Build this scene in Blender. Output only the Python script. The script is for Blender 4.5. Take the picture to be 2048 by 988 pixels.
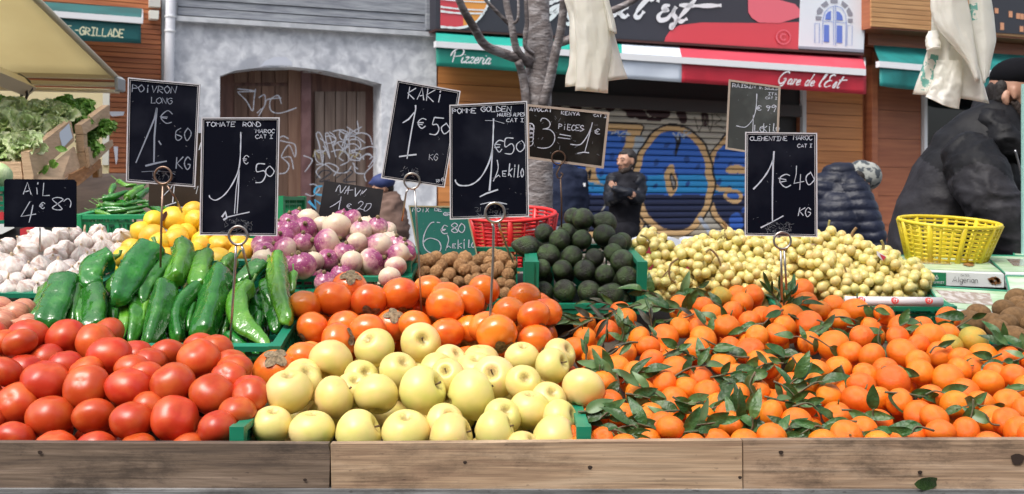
import bpy, bmesh, math, random
import numpy as np
from mathutils import Vector, Matrix, Euler, noise as mnoise
random.seed(7)
S = bpy.context.scene
for o in list(bpy.data.objects): bpy.data.objects.remove(o)
C = S.collection
R = math.radians
# ------------------------------------------------------------------ camera
F, HZ, CZ = 2000.0, 400.0, 1.32          # focal length in photo pixels, horizon row, eye height
cam_d = bpy.data.cameras.new('camera'); cam = bpy.data.objects.new('camera', cam_d); C.objects.link(cam)
cam.location = (0, 0, CZ); cam.rotation_euler = (R(90), 0, 0)
cam_d.sensor_width = 36; cam_d.lens = 36*F/2048; cam_d.shift_y = -(494-HZ)/2048
cam_d.clip_start = 0.05; cam_d.clip_end = 600
cam_d.dof.use_dof = True; cam_d.dof.focus_distance = 1.9; cam_d.dof.aperture_fstop = 11
S.camera = cam
# ------------------------------------------------------------------ light
SUN_EL, SUN_AZ = 56, 215                 # azimuth measured clockwise from +Y: behind the camera, to the left
w = bpy.data.worlds.new('World'); S.world = w; w.use_nodes = True
wn = w.node_tree; bg = wn.nodes['Background']
sky = wn.nodes.new('ShaderNodeTexSky'); sky.sky_type = 'NISHITA'; sky.sun_disc = False
sky.sun_elevation = R(SUN_EL); sky.sun_rotation = R(SUN_AZ); sky.dust_density = 4; sky.air_density = 1.0; sky.ozone_density = 1.0
hs = wn.nodes.new('ShaderNodeHueSaturation'); hs.inputs['Saturation'].default_value = 0.45
wn.links.new(sky.outputs[0], hs.inputs['Color']); wn.links.new(hs.outputs[0], bg.inputs['Color'])
bg.inputs['Strength'].default_value = 0.15
sl = bpy.data.lights.new('sun', 'SUN'); sl.energy = 1.4; sl.angle = R(26); sl.color = (1, .96, .9)
sun = bpy.data.objects.new('sun', sl); C.objects.link(sun)
d = Vector((math.sin(R(SUN_AZ))*math.cos(R(SUN_EL)), math.cos(R(SUN_AZ))*math.cos(R(SUN_EL)), math.sin(R(SUN_EL))))
sun.rotation_euler = d.to_track_quat('Z', 'Y').to_euler(); sun.location = (-3, -4, 8)
S.view_settings.view_transform = 'Standard'; S.view_settings.look = 'None'
S.view_settings.gamma = 1; S.view_settings.exposure = 0.85
S.render.engine = 'CYCLES'

# ------------------------------------------------------------------ mapping
def P(px, py, Y): return Vector(((px-1024)/F*Y, Y, CZ-(py-HZ)/F*Y))
FA = Vector(((600-1024)/F*11.5, 11.5, 0)); FD = Vector((.896, .4445, 0)).normalized(); FN = Vector((FD.y, -FD.x, 0))
def FP(px, py, off=0.0):                 # point of the street front (a slanted vertical plane), off metres proud of it
    r = Vector(((px-1024)/F, 1, -(py-HZ)/F)); o = Vector((0, 0, CZ)); a = FA+FN*off
    t = (a-o).dot(FN)/r.dot(FN)
    return o+r*t
def fu(px): return (FP(px, 400)-FA).dot(FD)
def FU(u, z, off=0.0):
    p = FA+FD*u+FN*off; return Vector((p.x, p.y, z))
def proj(p): return 1024+p.x/p.y*F, HZ+(CZ-p.z)/p.y*F

# ------------------------------------------------------------------ materials
MC = {}
def mat(name, col, rough=.5, col2=None, nscale=4, lo=.4, hi=.6, bump=0, bscale=20, coat=0, spec=.5, metal=0, rand=0,
        sss=0, stretch=(1, 1, 1), randhue=0, trans=0, alpha=1, detail=4, emit=0, world=False, randoff=True, col3=None, sheen=0, translucent=0, distort=0):
    if name in MC: return MC[name]
    m = bpy.data.materials.new(name); m.use_nodes = True; MC[name] = m
    N = m.node_tree.nodes; L = m.node_tree.links; b = N['Principled BSDF']
    c4 = (*col, 1)
    b.inputs['Base Color'].default_value = c4; b.inputs['Roughness'].default_value = rough
    b.inputs['Metallic'].default_value = metal; b.inputs['Specular IOR Level'].default_value = spec
    if coat: b.inputs['Coat Weight'].default_value = coat; b.inputs['Coat Roughness'].default_value = .12
    if sss:
        b.inputs['Subsurface Weight'].default_value = sss; b.inputs['Subsurface Scale'].default_value = .01 if sss < .5 else .02
        b.inputs['Subsurface Radius'].default_value = (1, .5, .25)
    if trans: b.inputs['Transmission Weight'].default_value = trans
    if sheen: b.inputs['Sheen Weight'].default_value = sheen
    m.diffuse_color = c4
    if col2 is None and not bump and not rand: return m
    tc = N.new('ShaderNodeTexCoord'); oi = N.new('ShaderNodeObjectInfo')
    mp = N.new('ShaderNodeMapping'); mp.inputs['Scale'].default_value = stretch
    if world:
        g = N.new('ShaderNodeNewGeometry'); L.new(g.outputs['Position'], mp.inputs['Vector'])
    else: L.new(tc.outputs['Object'], mp.inputs['Vector'])
    if randoff:
        ml = N.new('ShaderNodeMath'); ml.operation = 'MULTIPLY'; ml.inputs[1].default_value = 37.0
        L.new(oi.outputs['Random'], ml.inputs[0]); L.new(ml.outputs[0], mp.inputs['Location'])
    out = None
    if col2 is not None:
        n = N.new('ShaderNodeTexNoise'); n.inputs['Scale'].default_value = nscale; n.inputs['Detail'].default_value = detail; n.inputs['Distortion'].default_value = distort
        L.new(mp.outputs[0], n.inputs['Vector'])
        mr = N.new('ShaderNodeMapRange'); mr.inputs['From Min'].default_value = lo; mr.inputs['From Max'].default_value = hi
        L.new(n.outputs['Fac'], mr.inputs['Value'])
        mx = N.new('ShaderNodeMix'); mx.data_type = 'RGBA'; mx.inputs['A'].default_value = c4; mx.inputs['B'].default_value = (*col2, 1)
        L.new(mr.outputs[0], mx.inputs['Factor']); out = mx.outputs['Result']
        if col3 is not None:
            n3 = N.new('ShaderNodeTexNoise'); n3.inputs['Scale'].default_value = nscale*.37; n3.inputs['Detail'].default_value = 3
            L.new(mp.outputs[0], n3.inputs['Vector'])
            m3 = N.new('ShaderNodeMapRange'); m3.inputs['From Min'].default_value = .55; m3.inputs['From Max'].default_value = .68
            L.new(n3.outputs['Fac'], m3.inputs['Value'])
            x3 = N.new('ShaderNodeMix'); x3.data_type = 'RGBA'; x3.inputs['B'].default_value = (*col3, 1)
            L.new(out, x3.inputs['A']); L.new(m3.outputs[0], x3.inputs['Factor']); out = x3.outputs['Result']
    if rand or randhue:
        h = N.new('ShaderNodeHueSaturation'); h.inputs['Color'].default_value = c4
        a = N.new('ShaderNodeMapRange'); a.inputs['To Min'].default_value = 1-rand; a.inputs['To Max'].default_value = 1+rand
        L.new(oi.outputs['Random'], a.inputs['Value']); L.new(a.outputs[0], h.inputs['Value'])
        if randhue:
            mm = N.new('ShaderNodeMath'); mm.operation = 'MULTIPLY'; mm.inputs[1].default_value = 7.31
            fr = N.new('ShaderNodeMath'); fr.operation = 'FRACT'
            L.new(oi.outputs['Random'], mm.inputs[0]); L.new(mm.outputs[0], fr.inputs[0])
            a2 = N.new('ShaderNodeMapRange'); a2.inputs['To Min'].default_value = .5-randhue; a2.inputs['To Max'].default_value = .5+randhue
            L.new(fr.outputs[0], a2.inputs['Value']); L.new(a2.outputs[0], h.inputs['Hue'])
        if out: L.new(out, h.inputs['Color'])
        out = h.outputs[0]
    if out: L.new(out, b.inputs['Base Color'])
    if bump:
        n2 = N.new('ShaderNodeTexNoise'); n2.inputs['Scale'].default_value = bscale; n2.inputs['Detail'].default_value = 3
        L.new(mp.outputs[0], n2.inputs['Vector'])
        bp = N.new('ShaderNodeBump'); bp.inputs['Strength'].default_value = bump; bp.inputs['Distance'].default_value = .01
        L.new(n2.outputs['Fac'], bp.inputs['Height']); L.new(bp.outputs[0], b.inputs['Normal']); L.new(bp.outputs[0], b.inputs['Coat Normal'])
    if translucent: addtrans(m, translucent)
    return m
def addtrans(m, f):
    N = m.node_tree.nodes; L = m.node_tree.links; b = N['Principled BSDF']; out = N['Material Output']
    t = N.new('ShaderNodeBsdfTranslucent'); mx = N.new('ShaderNodeMixShader'); mx.inputs[0].default_value = f
    if b.inputs['Base Color'].links: L.new(b.inputs['Base Color'].links[0].from_socket, t.inputs['Color'])
    else: t.inputs['Color'].default_value = b.inputs['Base Color'].default_value
    L.new(b.outputs[0], mx.inputs[1]); L.new(t.outputs[0], mx.inputs[2]); L.new(mx.outputs[0], out.inputs['Surface'])
def vcmat(name, rough=.6, bump=0, bscale=30):
    if name in MC: return MC[name]
    m = bpy.data.materials.new(name); m.use_nodes = True; MC[name] = m
    N = m.node_tree.nodes; L = m.node_tree.links; b = N['Principled BSDF']; b.inputs['Roughness'].default_value = rough
    a = N.new('ShaderNodeVertexColor'); a.layer_name = 'paint'; L.new(a.outputs[0], b.inputs['Base Color'])
    return m

# ------------------------------------------------------------------ objects
def mesh(name, vs, fs, smooth=False):
    m = bpy.data.meshes.new(name); m.from_pydata([tuple(v) for v in vs], [], fs); m.update()
    if smooth: m.shade_smooth()
    return m
def obj(name, me, material=None, parent=None, label=None, cat=None, group=None, kind=None):
    o = bpy.data.objects.new(name, me); C.objects.link(o)
    if material is not None and me is not None:
        if not me.materials: me.materials.append(material)
        elif me.materials[0] != material: o.material_slots[0].link = 'OBJECT'; o.material_slots[0].material = material
    if parent is not None: o.parent = parent
    if label: o['label'] = label
    if cat: o['category'] = cat
    if group: o['group'] = group
    if kind: o['kind'] = kind
    return o
def thing(name, loc, label, cat, group=None):
    o = obj(name, None, label=label, cat=cat, group=group); o.location = loc; o.empty_display_size = .02
    return o
class MB:
    """collects vertices/faces given in world space; build() makes them local to the parent"""
    def __init__(s): s.v = []; s.f = []
    def add(s, vs, fs):
        n = len(s.v); s.v += [Vector(v) for v in vs]; s.f += [tuple(i+n for i in f) for f in fs]; return s
    def hexa(s, a, b): # a,b: 4 corners front, 4 corners back
        n = len(a); vs = list(a)+list(b)
        fs = [tuple(range(n)), tuple(range(2*n-1, n-1, -1))]+[(i, n+i, n+(i+1) % n, (i+1) % n) for i in range(n)]
        return s.add(vs, fs)
    def box(s, c, sz, rot=None):
        c = Vector(c); x, y, z = [q/2 for q in sz]
        vs = [Vector(p) for p in ((-x, -y, -z), (x, -y, -z), (x, y, -z), (-x, y, -z), (-x, -y, z), (x, -y, z), (x, y, z), (-x, y, z))]
        if rot is not None: vs = [rot @ v for v in vs]
        return s.add([c+v for v in vs], [(0, 3, 2, 1), (4, 5, 6, 7), (0, 1, 5, 4), (1, 2, 6, 5), (2, 3, 7, 6), (3, 0, 4, 7)])
    def tube(s, pts, rad, n=8, caps=True, flat=1.0):
        pts = [Vector(p) for p in pts]; m = len(pts)
        rs = rad if isinstance(rad, (list, tuple)) else [rad]*m
        t = (pts[1]-pts[0]).normalized(); up = Vector((0, 0, 1)) if abs(t.z) < .9 else Vector((0, 1, 0))
        a = t.cross(up).normalized(); vs = []
        for i in range(m):
            t = (pts[min(i+1, m-1)]-pts[max(i-1, 0)]).normalized()
            a = (a-t*a.dot(t)).normalized(); b = t.cross(a)
            for k in range(n):
                q = 2*math.pi*k/n; vs.append(pts[i]+a*math.cos(q)*rs[i]+b*math.sin(q)*rs[i]*flat)
        fs = [(i*n+k, i*n+(k+1) % n, (i+1)*n+(k+1) % n, (i+1)*n+k) for i in range(m-1) for k in range(n)]
        if caps: fs += [tuple(range(n-1, -1, -1)), tuple((m-1)*n+k for k in range(n))]
        return s.add(vs, fs)
    def build(s, name, material=None, parent=None, smooth=False, **kw):
        off = Vector((0, 0, 0)) if parent is None else wloc(parent)
        if parent is None and s.v:
            off = sum(s.v, Vector())/len(s.v)
        me = mesh(name, [v-off for v in s.v], s.f, smooth)
        o = obj(name, me, material, parent, **kw)
        if parent is None: o.location = off
        return o
def wloc(o):
    l = Vector((0, 0, 0))
    while o is not None: l += o.location; o = o.parent
    return l
def catmull(pts, n=6, closed=False):
    pts = [Vector(p) for p in pts]
    if len(pts) < 3: return pts
    out = []; m = len(pts)
    for i in range(m-1):
        p0 = pts[max(i-1, 0)]; p1 = pts[i]; p2 = pts[i+1]; p3 = pts[min(i+2, m-1)]
        for k in range(n):
            t = k/n; out.append(.5*((2*p1)+(p2-p0)*t+(2*p0-5*p1+4*p2-p3)*t*t+(3*p1-p0-3*p2+p3)*t**3))
    out.append(pts[-1]); return out
def ribbon(mb, pts, wd, mapfn, taper=True):
    """flat strip in picture space laid on a real plane by mapfn(px,py)"""
    pts = [Vector((p[0], p[1])) for p in pts]; vs = []; m = len(pts)
    for i, p in enumerate(pts):
        t = pts[min(i+1, m-1)]-pts[max(i-1, 0)]
        t = t.normalized() if t.length else Vector((1, 0)); nn = Vector((-t.y, t.x))
        w_ = wd(i/(max(m-1, 1))) if callable(wd) else wd*.84*(1+.25*math.sin(i*1.7+p.x))
        vs += [mapfn(*(p+nn*w_/2)), mapfn(*(p-nn*w_/2))]
    mb.add(vs, [(2*i, 2*i+1, 2*i+3, 2*i+2) for i in range(m-1)])
def slab(mb, q, Y, th):
    """prism: outline in photo pixels standing at depth Y (number or list), th metres deep"""
    Ys = Y if isinstance(Y, (list, tuple)) else [Y]*len(q)
    a = [P(x, y, yy) for (x, y), yy in zip(q, Ys)]; b = [v+Vector((0, th, 0)) for v in a]
    return mb.hexa(a[::-1], b[::-1])
def fslab(mb, q, off, th):
    a = [FP(x, y, off) for x, y in q]; b = [v-FN*th for v in a]; return mb.hexa(a[::-1], b[::-1])
ORD = 'first second third fourth fifth sixth seventh eighth ninth tenth eleventh twelfth thirteenth fourteenth fifteenth sixteenth seventeenth eighteenth nineteenth twentieth twenty-first twenty-second twenty-third twenty-fourth'.split()
# ------------------------------------------------------------------ stroke fonts
GL = {'F': '46 06 00|03 33', 'J': '46 42 20 01', 'A': '00 26 40|12 32', 'B': '00 06 35 33 03 42 31 00', 'C': '45 26 04 02 20 41', 'D': '00 06 25 43 41 00', 'E': '46 06 00 40|03 33',
 'G': '45 26 04 02 20 41 43 23', 'H': '00 06|40 46|03 43', 'I': '06 46|26 20|00 40', 'K': '00 06|46 03 40', 'L': '06 00 40', 'M': '00 06 23 46 40',
 'N': '00 06 40 46', 'O': '26 04 02 20 42 44 26', 'P': '00 06 35 44 33 03', 'R': '00 06 35 44 33 03 40', 'S': '45 26 05 04 42 31 10 01', 'T': '06 46|26 20',
 'U': '06 01 20 41 46', 'V': '06 20 46', 'X': '00 46|06 40', 'Y': '06 23 46|23 20', 'Z': '06 46 00 40', 'i': '24 20|26 25', 'e': '03 43 34 14 02 20 40',
 'k': '06 00|44 02 40', 'o': '24 02 20 42 24', 'l': '26 20 40', 'b': '06 00 30 42 33 03', '0': '26 04 02 20 42 44 26', '1': '04 26 20|00 40', '2': '05 26 45 43 00 40',
 '3': '05 26 45 33 13|33 42 30 00', '4': '36 02 42|34 30', '5': '46 06 03 34 42 30 00', '6': '36 04 01 20 41 32 03', '8': '23 05 26 45 23 01 20 41 23',
 '9': '44 25 04 23 44 20', '=': '02 42|04 44', '-': '03 43', '.': '20 31', "'": '26 25', 'r': '00 03 24 44', 'n': '00 03 24 33 30', ',': '21 10', '~': '02 14 32 44'}
GL['\u20ac'] = '45 26 04 02 20 41|-'
def put_text(mb, text, x, y, h, mapfn, ang=0, asp=.62, wt=2.0, gap=.3, shear=.06, jit=.6, rnd=random.Random(3)):
    """single-stroke lettering; x,y = left end of the baseline in photo pixels"""
    ca, sa = math.cos(R(ang)), math.sin(R(ang)); cx = 0
    for ch in text:
        if ch == ' ': cx += h*asp*.8; continue
        g = GL.get(ch) or GL.get(ch.upper())
        strokes = [[(int(p[0])/4, int(p[1])/6) for p in st.split()] for st in g.split('|') if st != '-']
        if ch == '\u20ac': strokes += [[(-.15, .58), (.65, .58)], [(-.15, .4), (.6, .4)]]
        curved = ch in 'OCGSD0236895eobr\u20ac'
        for st in strokes:
            st = [(a+rnd.uniform(-jit, jit)*.15, b+rnd.uniform(-jit, jit)*.12) for a, b in st]
            pts = [(cx+a*h*asp+b*h*shear, -b*h) for a, b in st]
            if curved and len(pts) > 2: pts = [tuple(q) for q in catmull([(p[0], p[1]) for p in pts], 5)]
            ribbon(mb, [(x+a*ca-b*sa, y+a*sa+b*ca) for a, b in pts], wt, mapfn)
        cx += h*asp*(1+gap)
    return cx
def slabm(nm, mt, q, Y, th, par): m = MB(); slab(m, q, Y, th); return m.build(nm, mt, par)
# ================================================================== STREET AND BUILDINGS
def ground():
    a = mat('asphalt', (.06, .06, .062), .85, (.09, .088, .085), 6, bump=.3, bscale=80)
    MB().add([(-150, -150, 0), (150, -150, 0), (150, 150, 0), (-150, 150, 0)], [(0, 1, 2, 3)]).build('road', a, kind='structure')
    pv = mat('paving', (.22, .21, .2), .8, (.3, .29, .27), 3, bump=.2, bscale=30)
    m = MB(); q = [FU(-14, .12, .02), FU(14, .12, .02), FU(14, .12, 2.6), FU(-14, .12, 2.6)]
    m.hexa([v-Vector((0, 0, .13)) for v in q], q); m.build('pavement', pv, kind='structure')
    m = MB(); q = [FU(-14, .135, 2.6), FU(14, .135, 2.6), FU(14, .135, 2.75), FU(-14, .135, 2.75)]
    m.hexa([v-Vector((0, 0, .14)) for v in q], q); m.build('kerb', mat('kerb stone', (.3, .3, .29), .8, (.38, .37, .35), 5), kind='structure')
ground()
def fbox(mb, u0, u1, z0, z1, off, th):
    a = [FU(u0, z0, off), FU(u1, z0, off), FU(u1, z1, off), FU(u0, z1, off)]; b = [v-FN*th for v in a]
    return mb.hexa(a[::-1], b[::-1])
M_slat = mat('red cedar', (.46, .16, .06), .5, (.33, .10, .04), 3, .35, .65, bump=.15, bscale=9, stretch=(.6, .6, 9), rand=.14, world=True)
M_orange = mat('orange timber', (.58, .24, .075), .45, (.42, .155, .045), 2, .35, .7, bump=.1, bscale=9, stretch=(.5, .5, 10), rand=.12, world=True)
M_brown = mat('brown timber', (.36, .125, .055), .5, (.27, .085, .04), 2.5, .35, .65, stretch=(.5, .5, 8), rand=.1, world=True)
M_dark = mat('dark interior and shadow', (.012, .01, .01), .6)  # near-black for the space behind the shutter and for the painted shadow strip
M_white = mat('white paint metal', (.75, .76, .78), .35)
M_teal = mat('teal canvas', (.01, .12, .125), .6, (.008, .09, .095), 3, bump=.2, bscale=5)
M_pglass = mat('shop glass', (.01, .01, .012), .06)

# ---- the other side of the street, behind the photographer: it keeps the low sky off the stall
ob = thing('opposite_house', (0, -7, 0), 'long plain ochre house across the street, behind the photographer', 'building')
M_och = mat('ochre render', (.30, .25, .19), .9, (.36, .30, .23), 2, world=True)
MB().box((0, -7.3, 4.6), (44, .6, 9.2)).build('wall', M_och, ob)
for i in range(12):
    for z_ in (1.3, 4.2, 7.0):
        MB().box((-19.3+i*3.5, -6.98, z_), (1.2, .05, 1.9)).build('window_frame', M_white, ob); MB().box((-19.3+i*3.5, -6.94, z_), (1.0, .03, 1.7)).build('pane', M_pglass, ob)

# ---- left timber shopfront
ub = (fu(-260), fu(322))
b = thing('timber_shopfront', FU(ub[0], 0), 'red-brown shopfront clad in narrow horizontal cedar slats, left of the white downpipe', 'building')
fbox(MB(), ub[0], ub[1], 0, 6.5, -.03, .3).build('wall', M_brown, b)
z = .06
while z < 5.2:
    fbox(MB(), ub[0], ub[1], z, z+.046, random.uniform(0, .004), .028).build('slat', M_slat, b); z += .0535
fbox(MB(), fu(323), fu(331), 0, 6.5, .02, .1).build('corner_strip', mat('grey trim', (.3, .32, .34), .5), b)

def awning(name, label, xl, xr, y, offs, secs, letters=None, sag=0, cat='awning'):
    """y = (top,stripe_top,stripe_bottom,bottom) rows at xl and at xr; secs = list of (x0,x1,top material,valance material,name)"""
    L_, R_ = y; row = lambda k, x: L_[k]+(R_[k]-L_[k])*(x-xl)/(xr-xl)
    o0, o1 = offs
    t = thing(name, FP(xl, row(0, xl), o0), label, cat)
    for (x0, x1, mt, mv, nm, xt0, xt1) in secs:
        m = MB(); a = [FP(xt0, row(0, xt0), o0), FP(xt1, row(0, xt1), o0), FP(x1, row(1, x1), o1), FP(x0, row(1, x0), o1)]
        m.hexa(a, [v-Vector((0, 0, .012)) for v in a]); m.build(nm+'_top', mt, t)
        m = MB(); n = max(6, int((x1-x0)/8)); vs = []
        for k in range(5):
            for i in range(n+1):
                x = x0+(x1-x0)*i/n; f = k/4
                yy = row(2, x)+(row(3, x)-row(2, x))*f+(sag*math.sin(i*.35+x0)*f)
                vs.append(FP(x, yy, o1+.02+.02*math.sin(i*.55+k*.3)*f*(.4+sag)))
        m.add(vs, [(k*(n+1)+i, k*(n+1)+i+1, (k+1)*(n+1)+i+1, (k+1)*(n+1)+i) for k in range(4) for i in range(n)])
        o = m.build(nm+'_valance', mv, t, smooth=True)
        sm = o.modifiers.new('thick', 'SOLIDIFY'); sm.thickness = .004
    m = MB(); q = [(xl, row(1, xl)), (xr, row(1, xr)), (xr, row(2, xr)), (xl, row(2, xl))]
    fslab(m, q, o1+.06, .07); m.build('front_bar', M_white, t)
    for x in (xl+3, xr-3):
        m = MB(); m.tube([FP(x, row(0, x)+4, .02), FP(x, row(1, x)+5, o1)], .018); m.build('arm', M_white, t)
    if letters:
        for (txt, mp_off, fn) in letters:
            m = MB(); fn(m, lambda x, y_: FP(x, y_, o1+.055)); m.build('lettering', mp_off, t).__setitem__('kind', 'stuff')
    return t
def gr(m, fn):
    put_text(m, 'GRILLADE', 159, 69, 15.5, fn, ang=3.8, asp=.56, wt=3.2, gap=.3, jit=0)
    put_text(m, 'TE', 121, 66, 15.5, fn, ang=3.8, asp=.56, wt=3.2, gap=.3, jit=0)
    put_text(m, '-', 149, 67, 14, fn, ang=3.8, asp=.5, wt=2.6, jit=0)
M_cream = mat('cream paint', (.62, .62, .42), .6)
awning('grill_awning', 'dark teal awning with cream lettering GRILLADE under a white bar', -60, 286, ((-7, 9, 21, 73), (17, 35, 47, 87)), (.1, .75),
       [(-60, 282, M_teal, M_teal, 'fabric', -60, 284)], [('', M_cream, gr)])
t = thing('utility_box', FP(310, 20, .02), 'small pale electric box fixed high between the cedar wall and the downpipe', 'electric box')
m = MB(); fslab(m, [(299, -8), (321, -6), (321, 14), (299, 12)], .1, .1); m.build('upper_box', mat('box grey', (.55, .54, .5), .5), t)
m = MB(); fslab(m, [(299, 20), (318, 21), (317, 38), (300, 37)], .12, .12); m.build('lower_box', mat('box cream', (.68, .67, .6), .5), t)
t = thing('drainpipe', FP(335, 400, .06), 'white downpipe between the cedar shopfront and the grey plaster wall', 'pipe')
pp = [FP(346, -300, .09), FP(341, 20, .09), FP(337, 180, .09), FP(333, 330, .09)]; g = pp[-1].copy(); g.z = .1; pp.append(g)
MB().tube(pp, .052, 14).build('pipe', mat('white pvc', (.72, .73, .78), .35), t, smooth=True)
for y in (33, 62, 250):
    MB().tube([FP(342-y*.03, y-1, .09), FP(342-y*.03, y+2, .09)], .062, 12).build('bracket', M_white, t)

# ---- grey plaster house with arched door
t = thing('plaster_house', FP(350, 400), 'grey rough-plastered house front with an arched double door', 'building')
M_pl = mat('grey plaster', (.46, .48, .53), .9, (.74, .76, .80), 8, .34, .66, bump=1.0, bscale=9, world=True, detail=10, distort=.6, col3=(.36, .38, .43), randoff=False)
arch = [(440, 152), (470, 141), (520, 135), (590, 134), (650, 141), (710, 154), (745, 163), (763, 168)]
def zf(px, py): return FP(px, py).z
gy = lambda px: proj(FU(fu(px), 0))[1]
m = MB()
fslab(m, [(346, -300), (440, -300), (440, gy(440)), (346, gy(346))], 0, .45)
fslab(m, [(763, -300), (873, -300), (873, gy(873)), (763, gy(763))], 0, .45)
for (x0, y0), (x1, y1) in zip(arch[:-1], arch[1:]): fslab(m, [(x0, -300), (x1, -300), (x1, y1), (x0, y0)], 0, .45)
m.build('wall', M_pl, t)
m = MB(); fslab(m, [(352, 31), (870, 64), (870, 73), (352, 41)], .09, .12); m.build('ledge', mat('ledge stone', (.55, .57, .6), .8, (.4, .42, .45), 5, bump=.4, bscale=9), t)
M_gw = mat('weathered grey wood', (.16, .17, .2), .8, (.32, .34, .37), 3, .3, .7, bump=.5, bscale=10, stretch=(1, 1, 9), rand=.2, world=True)
for i, (a, c) in enumerate(((-70, -36), (-34, -4), (-2, 12), (14, 29))):
    m = MB(); fslab(m, [(356, a), (866, a+34), (866, c+34-(1 if i == 3 else 0)), (356, c)], .05+.012*(i % 2), .06); m.build('plank', M_gw, t)
m = MB(); fslab(m, [(853, -80), (872, -79), (872, 60), (853, 59)], .1, .09); m.build('post', M_gw, t)
# white plaster patch above the arch
m = MB(); pts = [(520, 133), (530, 122), (548, 114), (572, 114), (584, 124), (584, 131), (560, 131), (535, 131)]
m.add([FP(x, y, .006) for x, y in pts], [tuple(range(len(pts)))]); m.build('plaster_patch', mat('pale plaster', (.55, .58, .66), .9), t)

d = thing('double_door', FP(600, 400, -.2), 'old brown plank double door covered in white graffiti', 'door')
M_df = mat('door frame wood', (.085, .035, .025), .6, (.15, .07, .05), 4, bump=.3, bscale=12, stretch=(4, 4, .5), world=True)
M_dp = mat('door planks', (.11, .055, .035), .7, (.19, .11, .075), 3, .3, .7, bump=.4, bscale=12, stretch=(5, 5, .4), rand=.25, world=True)
M_dq = mat('worn door planks', (.13, .09, .072), .75, (.24, .18, .15), 3, .3, .7, bump=.4, bscale=12, stretch=(5, 5, .4), rand=.2, world=True)
def ds(x0, x1, ya, yb, off, nm, mt, y2=None):
    m = MB(); yb0 = gy(x0) if yb is None else yb; yb1 = gy(x1) if yb is None else yb
    fslab(m, [(x0, ya), (x1, ya if y2 is None else y2), (x1, yb1), (x0, yb0)], off, .05); m.build(nm, mt, d)
ds(430, 606, 125, None, -.30, 'left_leaf', M_df); ds(602, 775, 125, None, -.31, 'right_leaf', M_df)
ds(603, 622, 132, None, -.22, 'meeting_stile', mat('plum wood', (.11, .05, .05), .6, (.17, .09, .09), 5, world=True))
for x0, x1 in ((469, 496), (497, 523), (524, 550), (551, 577)): ds(x0, x1-1.2, 172, None, -.275, 'plank', M_dp); ds(x0, x1-1.2, 141, 165, -.28, 'plank', M_dp)
for x0, x1 in ((630, 649), (650, 671), (672, 693), (694, 713), (714, 732)): ds(x0, x1-1.2, 183, None, -.28, 'plank', M_dq)
ds(577, 602, 138, None, -.26, 'stile', M_dp)
m = MB(); fslab(m, [(606, 141), (660, 143), (700, 150), (760, 166), (760, 170), (700, 154), (660, 147), (606, 145)], -.18, .02); m.build('metal_flashing', mat('old metal', (.4, .4, .42), .4, (.2, .12, .08), 20), d)
m = MB(); W = lambda x, y: FP(x, y, -.165)
s3 = 360/1186; zz = lambda L: [(420+a*s3, 120+b_*s3) for a, b_ in L]
tags = [[(180, 210), (300, 205), (180, 190)], [(185, 215), (240, 270), (280, 335), (290, 260), (300, 190)], [(320, 250), (360, 230), (360, 300), (330, 330), (310, 350)],
 [(470, 290), (450, 235), (400, 260), (400, 330), (460, 350), (570, 315)], [(320, 370), (360, 300), (380, 260), (470, 250)],
 [(460, 530), (500, 540), (560, 560), (560, 640), (520, 560), (470, 640), (530, 640), (550, 720)], [(455, 750), (500, 740), (520, 690), (470, 640)],
 [(690, 600), (740, 600), (740, 680), (700, 660), (690, 600)], [(740, 680), (720, 560), (700, 490), (730, 490), (790, 650), (760, 500), (785, 495), (830, 640)],
 [(810, 470), (870, 460), (940, 490), (1000, 480), (1050, 500), (1070, 560)], [(870, 570), (900, 480), (880, 590), (850, 640), (880, 665)],
 [(920, 600), (920, 530), (980, 530), (990, 580), (930, 600), (990, 620), (980, 660), (920, 650), (920, 600)], [(990, 590), (1060, 570), (1100, 600), (1080, 680), (1020, 750), (1030, 800)],
 [(950, 680), (960, 740), (1020, 750)], [(970, 400), (975, 480), (900, 440)], [(925, 480), (1000, 440)], [(700, 690), (760, 690), (830, 740), (900, 740), (930, 700)]]
rt = random.Random(8)
for k in range(22):
    cx_, cy_ = rt.choice(((560, 640), (760, 560), (900, 560), (1000, 640), (820, 700), (500, 560), (700, 880), (900, 480))); cx_ += rt.uniform(-60, 60); cy_ += rt.uniform(-60, 60); a0 = rt.uniform(0, 6); rr_ = rt.uniform(25, 70)
    tags.append([(cx_+rr_*math.cos(a0+j*.9)*(1+.3*math.sin(j*2+k)), cy_+rr_*.9*math.sin(a0+j*.9)) for j in range(rt.randint(3, 6))])
for g_ in tags: ribbon(m, catmull(zz(g_), 6), 2.3, W)
m.build('white_graffiti', mat('chalky spray', (.40, .42, .48), .8), d)['kind'] = 'stuff'
m = MB()
for g_ in ([(700, 780), (740, 730), (800, 740), (720, 800), (790, 790)], [(830, 780), (900, 730), (940, 740), (880, 800), (960, 800)]): ribbon(m, catmull(zz(g_), 5), 3.4, W)
m.build('black_graffiti', mat('black spray', (.03, .03, .04), .7), d)
m = MB(); ribbon(m, catmull(zz([(740, 830), (700, 840), (690, 880), (740, 890)]), 5), 4, W)
ribbon(m, zz([(650, 930), (700, 980), (690, 920), (730, 950), (740, 920)]), 6, W); m.build('blue_graffiti', mat('blue spray', (.06, .35, .6), .7), d)
m = MB(); ribbon(m, zz([(680, 640), (690, 590), (720, 650), (725, 590), (760, 620)]), 3, W); ribbon(m, zz([(850, 640), (860, 600), (900, 610), (960, 640), (990, 600)]), 3, W)
m.build('yellow_graffiti', mat('yellow spray', (.32, .27, .12), .7), d)

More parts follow.
